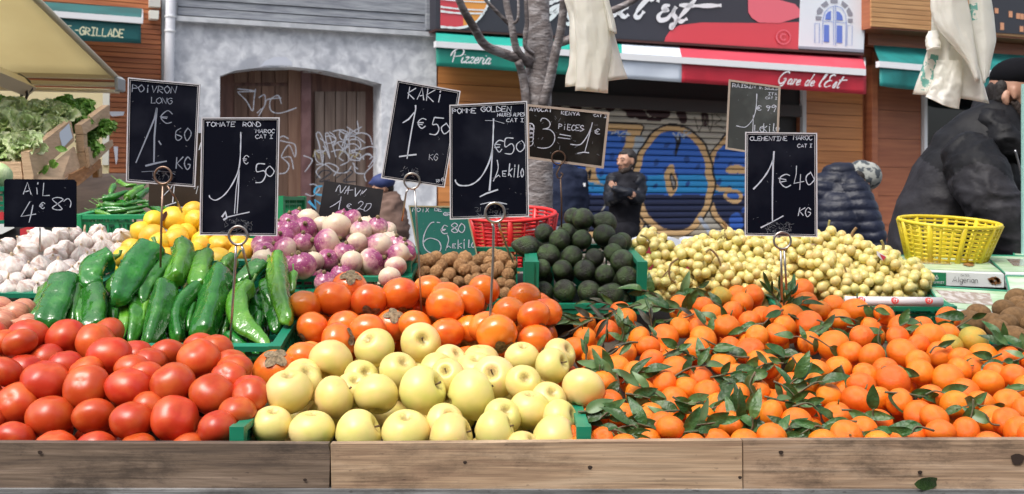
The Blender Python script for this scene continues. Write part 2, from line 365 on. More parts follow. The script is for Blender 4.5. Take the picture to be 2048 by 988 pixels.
# ---- pizzeria front
t = thing('pizzeria_building', FP(900, 400), 'orange timber pizzeria front left and right of the roller shutter', 'building')
fbox(MB(), fu(876), fu(1096), 0, 6.5, -.04, .3).build('wall', M_brown, t)
fbox(MB(), fu(1604), fu(1732), 0, 6.5, -.04, .3).build('wall', M_brown, t)
fbox(MB(), fu(1097), fu(1603), 2.72, 6.5, -.04, .3).build('wall', M_dark, t)
z = .05
while z < 2.95:
    fbox(MB(), fu(877), fu(1094), z, z+.2, .002, .03).build('board', M_orange, t); z += .208
z = .05
while z < 3.0:
    fbox(MB(), fu(1612), fu(1725), z, z+.175, .002, .03).build('board', M_orange, t); z += .183
fbox(MB(), fu(1560), fu(1602), 0, 2.72, -.1, .1).build('shadow_strip', M_dark, t)  # shadow beside the shutter, put in as a near-black strip
fbox(MB(), fu(1603), fu(1610), 0, 3.0, .03, .06).build('post', mat('pale post', (.55, .57, .58), .5), t)
fbox(MB(), fu(1097), fu(1600), 2.55, 2.72, .02, .1).build('lintel', mat('dark brown steel', (.03, .02, .018), .5), t)

# roller shutter with graffiti: the paint is a colour of every point of the slats
Zs = lambda x, y: (1090+x*.334, 170+y*.334)
def inpoly(X, Y_, poly):
    c = np.zeros(X.shape, bool); n = len(poly)
    for i in range(n):
        x0, y0 = poly[i]; x1, y1 = poly[(i+1) % n]
        if y0 == y1: continue
        k = ((y0 > Y_) != (y1 > Y_)) & (X < (x1-x0)*(Y_-y0)/(y1-y0)+x0); c ^= k
    return c
def inell(X, Y_, cx, cy, rx, ry): return ((X-cx)/rx)**2+((Y_-cy)/ry)**2 < 1
def inline(X, Y_, pts, w_):
    c = np.zeros(X.shape, bool)
    for (x0, y0), (x1, y1) in zip(pts[:-1], pts[1:]):
        dx, dy = x1-x0, y1-y0; l2 = dx*dx+dy*dy+1e-9
        t_ = np.clip(((X-x0)*dx+(Y_-y0)*dy)/l2, 0, 1); c |= (X-x0-t_*dx)**2+(Y_-y0-t_*dy)**2 < (w_/2)**2
    return c
def graffiti(px, py):
    X = (px-1090)/.334; Y_ = (py-170)/.334
    wob = 5*np.sin(X*.03+Y_*.02)+4*np.sin(Y_*.05); X = X+wob; Y_ = Y_+wob*.6
    col = np.empty(X.shape+(3,)); col[:] = (.47, .43, .36)
    nz = .5+.5*np.sin(X*.021+2*np.sin(Y_*.017))*np.cos(Y_*.03+X*.008); col *= (.85+.2*nz)[..., None]
    def put(mask, c): col[mask] = c
    dk = (.035, .008, .01)
    put(Y_ < 30, (.05, .03, .03))
    for e in ((55, 120, 42, 62), (130, 90, 30, 30), (185, 100, 45, 60), (200, 150, 22, 50), (290, 80, 60, 35), (330, 120, 60, 28), (395, 140, 28, 24), (505, 115, 65, 50), (520, 170, 35, 30),
              (640, 110, 36, 80), (700, 170, 60, 34), (740, 95, 60, 30), (820, 170, 26, 60), (800, 100, 60, 34), (900, 90, 50, 30), (960, 190, 24, 60), (930, 140, 60, 26), (1010, 100, 60, 24)): put(inell(X, Y_, *e), dk)
    put(inpoly(X, Y_, [(450, 60), (560, 60), (620, 190), (700, 200), (690, 215), (560, 205), (480, 150)]), dk)
    blk = (.012, .012, .018); tan = (.68, .43, .20); bl = (.03, .14, .55); nv = (.012, .02, .07); lb = (.02, .28, .62)
    def fill(mask):
        put(mask, bl); b2 = mask & (Y_ > 540) & (Y_ < 650); put(b2, lb); put(mask & (Y_ > 660), nv)
        put(mask & (np.sin(X*.05)*np.sin(Y_*.043+X*.02) > .72) & (Y_ < 620), (.015, .07, .28))
    # left letter
    L_ = [(-60, 250), (400, 240), (570, 255), (540, 330), (480, 400), (460, 540), (680, 545), (640, 690), (540, 900), (-60, 900)]
    put(inline(X, Y_, L_+[L_[0]], 46), blk); put(inpoly(X, Y_, L_) | inline(X, Y_, L_+[L_[0]], 30), tan)
    put(inline(X, Y_, [(560, 330), (520, 520)], 60), (.4, .45, .5))
    fill(inpoly(X, Y_, [(-60, 275), (500, 275), (470, 380), (440, 560), (650, 565), (600, 700), (500, 880), (-60, 880)]))
    put(inpoly(X, Y_, [(240, 480), (300, 480), (330, 590), (240, 575)]), tan); put(inell(X, Y_, 270, 535, 12, 30), blk)
    put(inline(X, Y_, [(300, 590), (380, 600), (390, 650), (340, 750)], 9), (.45, .42, .35))
    # right letter
    put(inell(X, Y_, 1215, 590, 262, 342), blk); put(inell(X, Y_, 1215, 590, 252, 330), tan); fill(inell(X, Y_, 1215, 590, 222, 300))
    put(inell(X, Y_, 1135, 505, 58, 30) | inell(X, Y_, 1190, 515, 40, 22), tan)
    put(inline(X, Y_, [(985, 590), (1050, 625), (1110, 630)], 30) | inell(X, Y_, 1130, 665, 52, 40), tan); put(inell(X, Y_, 1130, 665, 32, 20), bl)
    put(inell(X, Y_, 1145, 822, 46, 58), (.03, .12, .5)); put(inell(X, Y_, 1195, 750, 22, 18), (.03, .12, .5))
    # O
    put(inell(X, Y_, 770, 580, 250, 350), blk); put(inell(X, Y_, 770, 580, 238, 335), tan); fill(inell(X, Y_, 770, 575, 200, 296))
    put(inell(X, Y_, 755, 568, 34, 96), tan); put(inell(X, Y_, 765, 578, 14, 48), blk); put(inell(X, Y_, 765, 578, 7, 34), (.3, .3, .3))
    put(inpoly(X, Y_, [(770, 300), (812, 300), (795, 430), (785, 430)]), blk)
    put(inpoly(X, Y_, [(560, 900), (620, 830), (680, 905), (860, 905), (950, 820), (1010, 920), (1010, 1000), (540, 1000)]), (.45, .38, .28))
    put(inline(X, Y_, [(930, 800), (1000, 900), (1060, 930)], 26), (.45, .5, .6)); put(inline(X, Y_, [(560, 900), (620, 840), (690, 910)], 12), blk)
    wt = (.5, .55, .62)
    for s_ in ([(400, 290), (440, 280), (450, 310), (480, 285), (520, 300), (470, 310)], [(770, 290), (790, 320), (800, 275), (830, 320), (835, 270), (880, 290), (840, 300)]): put(inline(X, Y_, s_, 9), wt)
    for s_ in ([(890, 190), (930, 290), (960, 190), (990, 280), (1010, 160), (1050, 200), (1010, 230), (1070, 260)],): put(inline(X, Y_, s_, 7), (.15, .13, .1))
    return col
sh = thing('roller_shutter', FP(1100, 400, -.05), 'closed roller shutter sprayed with big blue and tan graffiti letters', 'shutter')
u0, u1 = fu(1097), fu(1562); NX = 300; pitch = .086
M_sh = vcmat('sprayed steel', .55)
for k in range(30):
    z0 = .13+k*pitch; us = np.linspace(u0, u1, NX+1)
    prof = [(0, -.085), (.012, -.06), (.028, -.052), (.043, -.05), (.058, -.052), (.072, -.06), (.0785, -.066)]
    vs = []; cs = []
    for (dz, off) in prof:
        row = [FU(u, z0+dz, off) for u in us]; vs += row
        pr = np.array([proj(v) for v in row]); cs.append(graffiti(pr[:, 0], pr[:, 1]))
    cs = np.concatenate(cs)
    me = mesh('slat', [v-wloc(sh) for v in vs], [(j*(NX+1)+i, j*(NX+1)+i+1, (j+1)*(NX+1)+i+1, (j+1)*(NX+1)+i) for j in range(6) for i in range(NX)], True)
    ca = me.color_attributes.new('paint', 'FLOAT_COLOR', 'POINT')
    ca.data.foreach_set('color', np.concatenate([cs, np.ones((len(cs), 1))], 1).astype(np.float32).ravel())
    obj('slat', me, M_sh, sh)
fbox(MB(), u0, u1, 0, 2.72, -.09, .03).build('backing', M_dark, sh)
fbox(MB(), u0, u1, .01, .128, -.04, .04).build('bottom_rail', mat('steel', (.2, .2, .2), .4, metal=.7), sh)

# sign board over the awning
def poly(par, nm, mt, pts, off, th=.004):
    m = MB(); fslab(m, pts, off, th); return m.build(nm, mt, par)
sb = thing('shop_sign', FP(1300, 60, .1), 'long dark pizzeria sign with white script, red ribbon and a blue door picture', 'sign')
M_bk = mat('sign charcoal', (.035, .034, .045), .35)
poly(sb, 'panel', M_bk, [(872, -90), (1735, -20), (1728, 106), (872, 57)], .30, .2)
poly(sb, 'frame_edge', mat('dark rust edge', (.06, .02, .015), .5), [(872, 57.5), (1728, 106.5), (1728, 111), (872, 61)], .33, .23)
M_red = mat('sign red', (.62, .06, .08), .35); M_pink = mat('sign light red', (.72, .14, .18), .35)
poly(sb, 'ribbon_print', M_red, [(1329, 83), (1332, 74), (1340, 62), (1360, 50), (1403, 45), (1520, 46), (1598, 44), (1597, 99)], .306)
poly(sb, 'ribbon_fold_print', M_pink, [(1495, -50), (1497, 25), (1504, 36), (1518, 45), (1560, 46), (1600, 34), (1601, 20), (1590, 8), (1560, 0), (1560, -46)], .31)
poly(sb, 'white_print', mat('sign white', (.72, .77, .82), .35), [(1602, -40), (1733, -30), (1727, 104), (1597, 96)], .312)
poly(sb, 'grey_base_print', mat('sign grey', (.28, .3, .36), .4), [(1597, 92), (1727, 99), (1727, 105), (1597, 97)], .316)
Z5 = lambda L: [(1500+a*.2676, b_*.2676) for a, b_ in L]
M_gs = mat('stone print', (.27, .28, .33), .4); M_bp = mat('blue print', (.12, .2, .6), .4); M_bl = mat('blue line print', (.2, .3, .6), .4)
for q in ([(492, 118), (535, 122), (530, 150), (492, 148)], [(500, 75), (520, 50), (548, 75), (535, 100), (500, 108)], [(530, 35), (570, 5), (590, 35), (555, 55)], [(598, -14), (655, -14), (655, 22), (605, 22)],
          [(690, 5), (735, 40), (712, 60), (682, 32)], [(740, 55), (768, 100), (768, 118), (735, 118), (722, 75)], [(733, 138), (768, 140), (768, 168), (733, 165)]): poly(sb, 'stone_print', M_gs, Z5(q), .318)
for q in ([(555, 185), (592, 187), (592, 315), (552, 312)], [(650, 190), (690, 192), (690, 322), (648, 318)], [(562, 145), (568, 110), (585, 88), (605, 80), (606, 148)], [(648, 82), (672, 92), (690, 118), (695, 152), (648, 150)]): poly(sb, 'door_print', M_bp, Z5(q), .318)
m = MB(); fn = lambda x, y: FP(x, y, .322)
for g_ in ([(540, 330), (545, 150), (560, 90), (595, 55), (640, 42), (690, 62), (715, 110), (720, 170), (715, 345)], [(625, 45), (625, 335)], [(640, 45), (640, 338)], [(545, 160), (620, 162)], [(645, 165), (718, 170)], [(485, 175), (520, 175), (518, 320), (485, 318), (485, 175)], [(728, 190), (765, 192), (762, 338), (725, 335), (728, 190)]):
    ribbon(m, Z5(g_), 1.3, fn)
m.build('door_outline_print', M_bl, sb)
m = MB(); c_ = [(1567+14*math.cos(a*.4), 74+14*math.sin(a*.4)) for a in range(17)]; ribbon(m, c_, 3, fn); ribbon(m, [(1567+6*math.cos(a*.4+.7), 74+6*math.sin(a*.4+.7)) for a in range(13)], 3, fn)
m.build('crescent_print', M_pink, sb)
Z3 = lambda L: [(860+a*.2227, b_*.2227) for a, b_ in L]
poly(sb, 'burger_print', M_red, Z3([(95, -80), (340, -80), (335, 240), (95, 245)]), .306)
poly(sb, 'burger_side_print', mat('orange print', (.75, .3, .06), .4), Z3([(300, -80), (530, -80), (520, 60), (460, 150), (400, 200), (300, 240)]), .309)
m = MB(); fn3 = lambda x, y: FP(x, y, .316)
for g_, w_ in (([(95, 240), (250, 250), (350, 230), (420, 190), (490, 100), (525, 20), (530, -60)], 5), ([(95, 60), (260, 80), (500, 92)], 4), ([(95, 100), (260, 118), (490, 120)], 4.5), ([(95, -10), (300, 10), (520, 20)], 3.5)): ribbon(m, catmull(Z3(g_), 5), w_, fn3)
m.build('burger_outline_print', M_white, sb)
Z4 = lambda L: [(1100+a*.2246, b_*.2246) for a, b_ in L]
m = MB(); tp = lambda w0: (lambda t_: w0*(.55+.75*abs(math.sin(t_*7))))
for g_ in ([(550, 75), (546, 115), (570, 138), (600, 115), (622, 70), (612, 120), (640, 135)], [(698, 72), (672, 62), (640, 95), (638, 132), (668, 150), (700, 128)],
           [(915, -40), (840, 20), (775, 100), (762, 145), (795, 152), (838, 100)], [(885, -60), (915, -20), (890, 10)], [(968, -5), (958, 18)],
           [(1068, 48), (1025, 52), (1012, 80), (1048, 90), (1000, 105), (965, 145), (985, 180), (1045, 165), (1085, 115), (1125, 60)], [(1120, 60), (1095, 120), (1122, 165), (1112, 215), (1082, 250), (1085, 225), (1115, 205), (1150, 160)],
           [(1300, -10), (1210, 90), (1150, 165), (1170, 190), (1222, 165)], [(1150, 46), (1330, 52), (1527, 48)]): ribbon(m, catmull(Z4(g_), 6), tp(7.5), fn3)
for g_ in ([(1050, 190), (1100, 150), (1180, 45), (1110, 70), (1080, 110), (1140, 110)], [(1215, 60), (1250, 150), (1262, 195), (1240, 215), (1212, 200)], [(1060, 30), (1120, 10), (1180, -30)]): ribbon(m, catmull(Z3(g_), 6), tp(7), fn3)
m.build('script_lettering', M_white, sb)['kind'] = 'stuff'

# tricolour awning
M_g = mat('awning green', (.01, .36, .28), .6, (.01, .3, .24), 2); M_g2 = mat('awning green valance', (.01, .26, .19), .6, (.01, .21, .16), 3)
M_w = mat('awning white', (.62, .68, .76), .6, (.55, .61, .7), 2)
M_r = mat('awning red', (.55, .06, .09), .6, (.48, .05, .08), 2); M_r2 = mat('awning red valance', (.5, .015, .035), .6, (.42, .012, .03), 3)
SC = {'P': [[(0, 70), (10, 0)], [(-18, 40), (-12, 70), (20, 92), (52, 78), (50, 48), (12, 38)]], 'i': [[(2, 35), (0, 8), (8, 0), (18, 10)], [(6, 50), (7, 54)]],
      'z': [[(0, 32), (8, 38), (20, 34), (0, 2), (10, 6), (20, 0), (30, 10)]], 'e': [[(0, 16), (18, 24), (16, 38), (4, 34), (0, 12), (10, 0), (26, 10)]],
      'r': [[(0, 34), (6, 38), (2, 0)], [(3, 20), (12, 38), (22, 34)]], 'a': [[(22, 34), (8, 38), (0, 16), (6, 0), (18, 12), (24, 36), (20, 6), (26, 0), (34, 10)]],
      'G': [[(50, 78), (40, 92), (12, 80), (-6, 40), (8, 4), (32, 8), (44, 40), (26, 38)], [(44, 40), (38, -8), (18, -14)]], 'd': [[(22, 34), (8, 38), (0, 16), (6, 0), (20, 14), (36, 88)], [(24, 30), (20, 4), (32, 6)]],
      'l': [[(8, 50), (24, 90), (12, 84), (0, 20), (6, 0), (16, 6)]], "'": [[(4, 92), (0, 74)]], 'E': [[(46, 84), (34, 94), (12, 80), (18, 54), (34, 50), (10, 46), (-6, 20), (10, 0), (40, 14)]],
      's': [[(0, 8), (16, 44), (20, 20), (12, 0), (0, 4)]], 't': [[(24, 86), (8, 20), (12, 0), (24, 8)], [(2, 56), (60, 62)]]}
SW = {'P': 52, 'i': 16, 'z': 26, 'e': 22, 'r': 22, 'a': 29, 'G': 56, 'd': 32, 'l': 18, "'": 16, 'E': 46, 's': 22, 't': 30, ' ': 30}
def script(m, txt, x, y, sc, fn, ang, wt):
    ca, sa = math.cos(R(ang)), math.sin(R(ang)); cx = 0
    for ch in txt:
        for st in SC.get(ch, []):
            p = [(cx+a+b_*.35, -b_) for a, b_ in st]
            ribbon(m, [(x+(a*ca-b_*sa)*sc, y+(a*sa+b_*ca)*sc) for a, b_ in [tuple(q) for q in catmull(p, 6)]], lambda t_: wt*(.5+.6*abs(math.sin(t_*6.3+.5))), fn)
        cx += SW[ch]*1.22
def let(m, fn): script(m, 'Pizzeria', 902, 124, .31, fn, 3.2, 2.6); script(m, "Gare de l'Est", 1556, 167, .275, fn, 4.2, 2.6)
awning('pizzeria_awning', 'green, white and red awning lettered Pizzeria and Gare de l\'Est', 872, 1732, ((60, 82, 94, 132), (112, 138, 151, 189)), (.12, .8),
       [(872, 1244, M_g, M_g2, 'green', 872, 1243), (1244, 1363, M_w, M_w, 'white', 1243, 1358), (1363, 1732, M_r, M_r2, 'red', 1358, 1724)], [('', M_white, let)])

# ---- right-hand brown building
t = thing('brown_shopfront', FP(1740, 400), 'brown timber-clad shop right of the pizzeria, with dark glass behind the seller', 'building')
fbox(MB(), fu(1733), fu(2400), 0, 6.5, -.06, .3).build('wall', M_brown, t)
z = .05
while z < 3.3:
    fbox(MB(), fu(1748), fu(1842), z, z+.44, 0, .05).build('panel', M_brown, t); z += .446
fbox(MB(), fu(1734), fu(1746), 0, 3.4, .1, .15).build('pillar', M_brown, t)
fbox(MB(), fu(1844), fu(1850), 0, 3.3, .05, .08).build('window_frame', M_white, t)
fbox(MB(), fu(1851), fu(2400), .4, 3.3, 0, .04).build('window_glass', M_pglass, t)
fbox(MB(), fu(2040), fu(2052), .4, 3.3, .03, .03).build('window_frame', M_white, t)
m = MB(); fslab(m, [(1736, 66), (2300, 108), (2300, 136), (1736, 90)], .12, .12); m.build('beam', M_brown, t)
bx = thing('timber_sign_box', FP(1760, 30, .5), 'projecting pale timber sign box with a dark street picture, above the teal awning', 'sign')
M_lt = mat('pale timber', (.5, .27, .11), .45, (.4, .2, .075), 3, stretch=(.5, .5, 9), rand=.08, world=True)
m = MB(); fslab(m, [(1742, -130), (2300, -90), (2300, 96), (1742, 56)], .5, .48); m.build('box', M_brown, bx)
for k in range(14):
    y = 54-k*9.6-2
    m = MB(); fslab(m, [(1743, y-8.6), (2299, y+31), (2299, y+39.6), (1743, y)], .53, .03); m.build('slat', M_lt, bx)
m = MB(); fslab(m, [(1946, -110), (2290, -85), (2290, 84), (1946, 62)], .55, .015); m.build('picture', mat('night print', (.02, .02, .028), .4), bx)
for x, y, h_ in ((1978, 12, 12), (1990, 16, 11), (2018, 22, 13), (2033, 26, 12), (2041, 27, 12), (2001, 45, 15), (2040, 52, 12), (2060, 30, 12)):
    m = MB(); fslab(m, [(x, y), (x+7, y+.6), (x+7, y+h_), (x, y+h_-.6)], .556, .004); m.build('window_print', mat('lit window print', (.6, .28, .15), .5), bx)
M_t3 = mat('sea green canvas', (.01, .2, .19), .6, (.008, .15, .14), 3, bump=.2, bscale=5)
awning('teal_awning', 'plain sea-green awning with a white bar, right of the red one and behind the bags', 1759, 2300, ((91, 122, 134, 172), (128, 166, 180, 225)), (.15, .75),
       [(1759, 2300, M_t3, M_t3, 'fabric', 1747, 2300)], sag=1.6)
for i in range(2):
    x0 = 1270+i*98
    t = thing('road_barrier', P(x0, 520, 7.5), ['white plastic barrier block with a dark red panel, left one behind the grapes', 'white plastic barrier block with a dark red panel, right one behind the grapes'][i], 'barrier', 'white and red barrier blocks')
    g_ = P(x0, 500, 7.5).z
    m = MB(); pts = [(x0, 560), (x0, 490), (x0+4, 479), (x0+14, 476), (x0+80, 476), (x0+90, 480), (x0+94, 492), (x0+94, 560)]
    slab(m, pts, 7.5, .3); m.build('block', mat('white plastic', (.65, .68, .75), .4), t)
    m = MB(); slab(m, [(x0+4, 500), (x0+6, 486), (x0+30, 485), (x0+58, 487), (x0+60, 545), (x0+4, 545)], 7.49, .02); m.build('red_panel', mat('barrier red', (.35, .03, .05), .4), t)
    m = MB(); a = P(x0+5, 560, 7.5); e = P(x0+90, 560, 7.8); m.hexa([(a.x, 7.5, 0), (e.x, 7.5, 0), (e.x, 7.8, 0), (a.x, 7.8, 0)], [(a.x, 7.5, a.z), (e.x, 7.5, a.z), (e.x, 7.8, a.z), (a.x, 7.8, a.z)]); m.build('base', mat('white plastic', (.6, .6, .6), .4), t)

# ---- tree
M_bark = mat('pale bark', (.16, .135, .13), .8, (.31, .285, .285), 10, .47, .6, bump=1.0, bscale=30, stretch=(1, 1, 2.2), world=True, detail=8, distort=.8, col3=(.075, .06, .06))
tr = thing('street_tree', P(1075, 400, 6.5)*1, 'bare young street tree with pale blotchy bark in front of the pizzeria', 'tree')
tr.location.z = 0
TP = lambda L: [P(x, y, yy) for x, y, yy in L]
m = MB(); g0 = P(1076, 400, 6.5); g0.z = -.05
m.tube(catmull([g0]+TP([(1076, 460, 6.5), (1077, 300, 6.5), (1076, 200, 6.5), (1078, 120, 6.5), (1075, 40, 6.5), (1074, -120, 6.5), (1070, -400, 6.5)]), 4), [.12]*4+[.095]*4+[.086]*4+[.088]*4+[.092]*2+[.098]*2+[.078]*4+[.068]*4+[.06]*1, 14)
m.build('trunk', M_bark, tr, smooth=True)
def limb(L, r0, r1):
    p = catmull(TP(L), 5); n = len(p); m = MB(); m.tube(p, [r0+(r1-r0)*i/(n-1) for i in range(n)], 9); m.build('limb', M_bark, tr, smooth=True)
limb([(1062, 124, 6.45), (1040, 118, 6.4), (1005, 106, 6.3), (970, 90, 6.2), (948, 55, 6.1), (925, 15, 6.0), (905, -40, 5.9), (880, -150, 5.8)], .036, .018)
limb([(1058, 130, 6.42), (1034, 100, 6.35), (1024, 55, 6.3), (1012, 0, 6.3), (1005, -80, 6.3)], .026, .02)
limb([(1036, 122, 6.35), (1045, 150, 6.4), (1052, 200, 6.42), (1056, 260, 6.45)], .026, .03)
limb([(1018, 48, 6.3), (990, 20, 6.25), (965, -10, 6.2), (950, -60, 6.1)], .014, .009)
limb([(1018, 46, 6.3), (1032, 44, 6.28), (1037, 28, 6.27), (1036, -10, 6.27)], .011, .008)
limb([(1066, 108, 6.4), (1050, 90, 6.35), (1054, 50, 6.33), (1052, 0, 6.33), (1052, -60, 6.3)], .016, .012)
limb([(1086, 210, 6.4), (1100, 160, 6.35), (1110, 110, 6.3), (1122, 60, 6.25), (1128, 0, 6.2), (1130, -90, 6.1)], .034, .024)
limb([(1090, 120, 6.5), (1110, 90, 6.5), (1140, 78, 6.5), (1180, 40, 6.6), (1260, 5, 6.7), (1320, -40, 6.8)], .03, .02)
# ================================================================== PEOPLE
def blob(name, caps, voxel, material, parent, smooth=4, wr=None, **kw):
    """one continuous skin: tapered capsules [(p0,r0,p1,r1,...)] fused by a voxel remesh and smoothed"""
    m = MB(); base = wloc(parent) if parent is not None else None
    for cp in caps:
        pts = [Vector(c[0]) for c in cp]; rs = [c[1] for c in cp]
        if len(pts) == 1: pts = [pts[0]-Vector((0, 0, .001)), pts[0]+Vector((0, 0, .001))]; rs = rs*2
        fl = cp[0][2] if len(cp[0]) > 2 else None
        d0 = (pts[0]-pts[1]).normalized(); d1 = (pts[-1]-pts[-2]).normalized(); P_ = []; R_ = []
        for k in (1, .92, .75, .5, .25): P_.append(pts[0]+d0*rs[0]*k); R_.append(max(rs[0]*math.sqrt(max(0, 1-k*k)), rs[0]*.05))
        P_ += pts; R_ += rs
        for k in (.25, .5, .75, .92, 1): P_.append(pts[-1]+d1*rs[-1]*k); R_.append(max(rs[-1]*math.sqrt(max(0, 1-k*k)), rs[-1]*.05))
        mm = MB(); mm.tube(P_, R_, 16)
        if fl:
            c0 = sum(pts, Vector())/len(pts)
            mm.v = [c0+Vector(((v.x-c0.x)*fl[0], (v.y-c0.y)*fl[1], (v.z-c0.z)*fl[2])) for v in mm.v]
        m.add(mm.v, mm.f)
    o = m.build(name, material, parent, True, **kw)
    r = o.modifiers.new('fuse', 'REMESH'); r.mode = 'VOXEL'; r.voxel_size = voxel; r.use_smooth_shade = True
    s = o.modifiers.new('smooth', 'SMOOTH'); s.iterations = smooth; s.factor = .6
    if wr:
        me = bpy.data.meshes.new_from_object(o.evaluated_get(bpy.context.evaluated_depsgraph_get())); o.modifiers.clear(); o.data = me; me.name = name
        st_, sc, mode = wr[0], wr[1], (wr[2] if len(wr) > 2 else 'fold')
        for v in me.vertices:
            p = v.co; n_ = v.normal
            if mode == 'quilt': h = abs(math.sin((p.z+.02*mnoise.noise(p*6))*math.pi/sc))**.6*st_+.3*st_*mnoise.noise(p*18)
            else:
                q = Vector((p.x/sc*.55+p.z/sc*.35, p.y/sc*.6, p.z/sc*1.25-p.x/sc*.3)); q = q+Vector((mnoise.noise(q*.6), mnoise.noise(q*.6+Vector((5, 0, 0))), mnoise.noise(q*.6+Vector((0, 9, 0)))))*.8
                h = ((1-min(1, abs(mnoise.noise(q))*2.4))**2-.3)*st_+mnoise.noise(p/sc*.5)*st_*.4+((1-min(1, abs(mnoise.noise(q*2.3))*2.6))**2)*st_*.4
            v.co = p+n_*h
        me.update(); me.shade_smooth()
        if not me.materials: me.materials.append(material)
    return o
M_skin = mat('skin', (.40, .21, .14), .5, (.46, .26, .18), 12, sss=.1, randoff=False); M_hair = mat('black hair', (.015, .011, .01), .7, bump=.5, bscale=90); M_beard = mat('beard', (.028, .018, .014), .8, bump=.6, bscale=120)
M_blk = mat('black cloth', (.011, .011, .015), .8, (.02, .02, .026), 8, bump=.3, bscale=18, randoff=False, spec=.15); M_lthr = mat('dark leather', (.009, .011, .018), .5, (.014, .017, .026), 8, bump=.5, bscale=30, randoff=False, spec=.25)
M_navy = mat('navy cloth', (.01, .014, .032), .8, (.016, .022, .045), 6, bump=.3, bscale=14, randoff=False, spec=.15)
def head(par, c, r, face, hairmat=None, beard=False, skin=M_skin, tag=True, cap=None):
    """head centre c, r = half height; face = direction the face points (horizontal)"""
    f = Vector(face).normalized(); s = Vector((0, 0, 1)).cross(f).normalized(); U = Vector((0, 0, 1)); q = lambda a, b_, u: c+f*a*r+s*b_*r+U*u*r
    caps = [[(q(-.12, 0, .28), r*.74)], [(q(.1, 0, .1), r*.66), (q(.12, 0, -.45), r*.48)], [(q(.3, 0, -.62), r*.30)], [(q(-.15, 0, -.5), r*.42), (q(-.25, 0, -1.35), r*.44)],
            [(q(.68, 0, .12), r*.09), (q(.84, 0, -.16), r*.13)], [(q(.68, -.14, -.2), r*.07), (q(.68, .14, -.2), r*.07)], [(q(.62, -.3, .22), r*.12), (q(.62, .3, .22), r*.12)], [(q(.66, -.14, -.43), r*.06), (q(.66, .14, -.43), r*.06)],
            [(q(-.08, .70, .12), r*.10), (q(-.05, .73, -.16), r*.07)], [(q(-.08, -.70, .12), r*.10), (q(-.05, -.73, -.16), r*.07)], [(q(.42, -.38, -.08), r*.2), (q(.42, .38, -.08), r*.2)]]
    h = blob('head', caps, r*.07, skin, par, 3)
    for sg in (-1, 1):
        e = MB(); cc = q(.60, .27*sg, .1); 
        e.add([cc+Vector(v)*r for v in [(f*.09*math.sin(a)*math.cos(b_)+s*.13*math.sin(a)*math.sin(b_)+U*.06*math.cos(a)) for a in (0.01, .6, 1.2, 1.8, 2.5, 3.13) for b_ in [k*math.pi/4 for k in range(8)]]], [(j*8+i, j*8+(i+1) % 8, (j+1)*8+(i+1) % 8, (j+1)*8+i) for j in range(5) for i in range(8)])
        e.build('eye', mat('eye', (.04, .025, .02), .2), par, True)
        e = MB(); e.tube([q(.70, .1*sg, .27), q(.70, .28*sg, .33), q(.58, .46*sg, .26)], [r*.04, r*.05, r*.02], 6); e.build('eyebrow', M_hair, par, True)
    e = MB(); e.tube([q(.66, -.2, -.42), q(.73, 0, -.41), q(.66, .2, -.42)], [r*.02, r*.045, r*.02], 6); e.build('mouth', mat('lips', (.35, .13, .1), .5), par, True)
    if hairmat: blob('hair', [[(q(-.20, 0, .36), r*.75)], [(q(-.38, 0, .05), r*.58)], [(q(-.12, .52, .22), r*.2)], [(q(-.12, -.52, .22), r*.2)], [(q(.34, .26, .70), r*.17), (q(.42, 0, .72), r*.17), (q(.34, -.26, .70), r*.17)], [(q(.1, .55, .5), r*.2)], [(q(.1, -.55, .5), r*.2)]], r*.08, hairmat, par, 2)
    if beard: blob('beard', [[(q(-.05, .56, -.3), r*.14), (q(.2, .42, -.68), r*.17), (q(.5, .12, -.8), r*.2), (q(.5, -.12, -.8), r*.2), (q(.2, -.42, -.68), r*.17), (q(-.05, -.56, -.3), r*.14)], [(q(.66, -.2, -.3), r*.06), (q(.66, .2, -.3), r*.06)], [(q(.35, .3, -.6), r*.2), (q(.35, -.3, -.6), r*.2)]], r*.07, M_beard, par, 2)
    return h
def hand(par, c, d, up, L_, skin=M_skin):
    """relaxed hand: palm + four unequal fingers + side thumb"""
    d = Vector(d).normalized(); s = Vector(up).cross(d).normalized(); n = d.cross(s)
    q = lambda a, b_, u: Vector(c)+(d*a+s*b_+n*u)*L_
    caps = [[(q(0, -.12, 0), .15*L_), (q(.42, -.14, 0), .12*L_)], [(q(0, .12, 0), .15*L_), (q(.42, .14, 0), .12*L_)]]
    for i, (b_, l) in enumerate(((-.22, .42), (-.08, .5), (.07, .47), (.21, .36))): caps.append([(q(.45, b_, 0), .075*L_), (q(.45+l*.5, b_*1.15, -.04), .068*L_), (q(.45+l, b_*1.1, -.16), .055*L_)])
    caps.append([(q(.1, -.22, 0), .085*L_), (q(.32, -.42, -.03), .075*L_), (q(.5, -.46, -.1), .06*L_)])
    return blob('hand', caps, L_*.045, skin, par, 2)
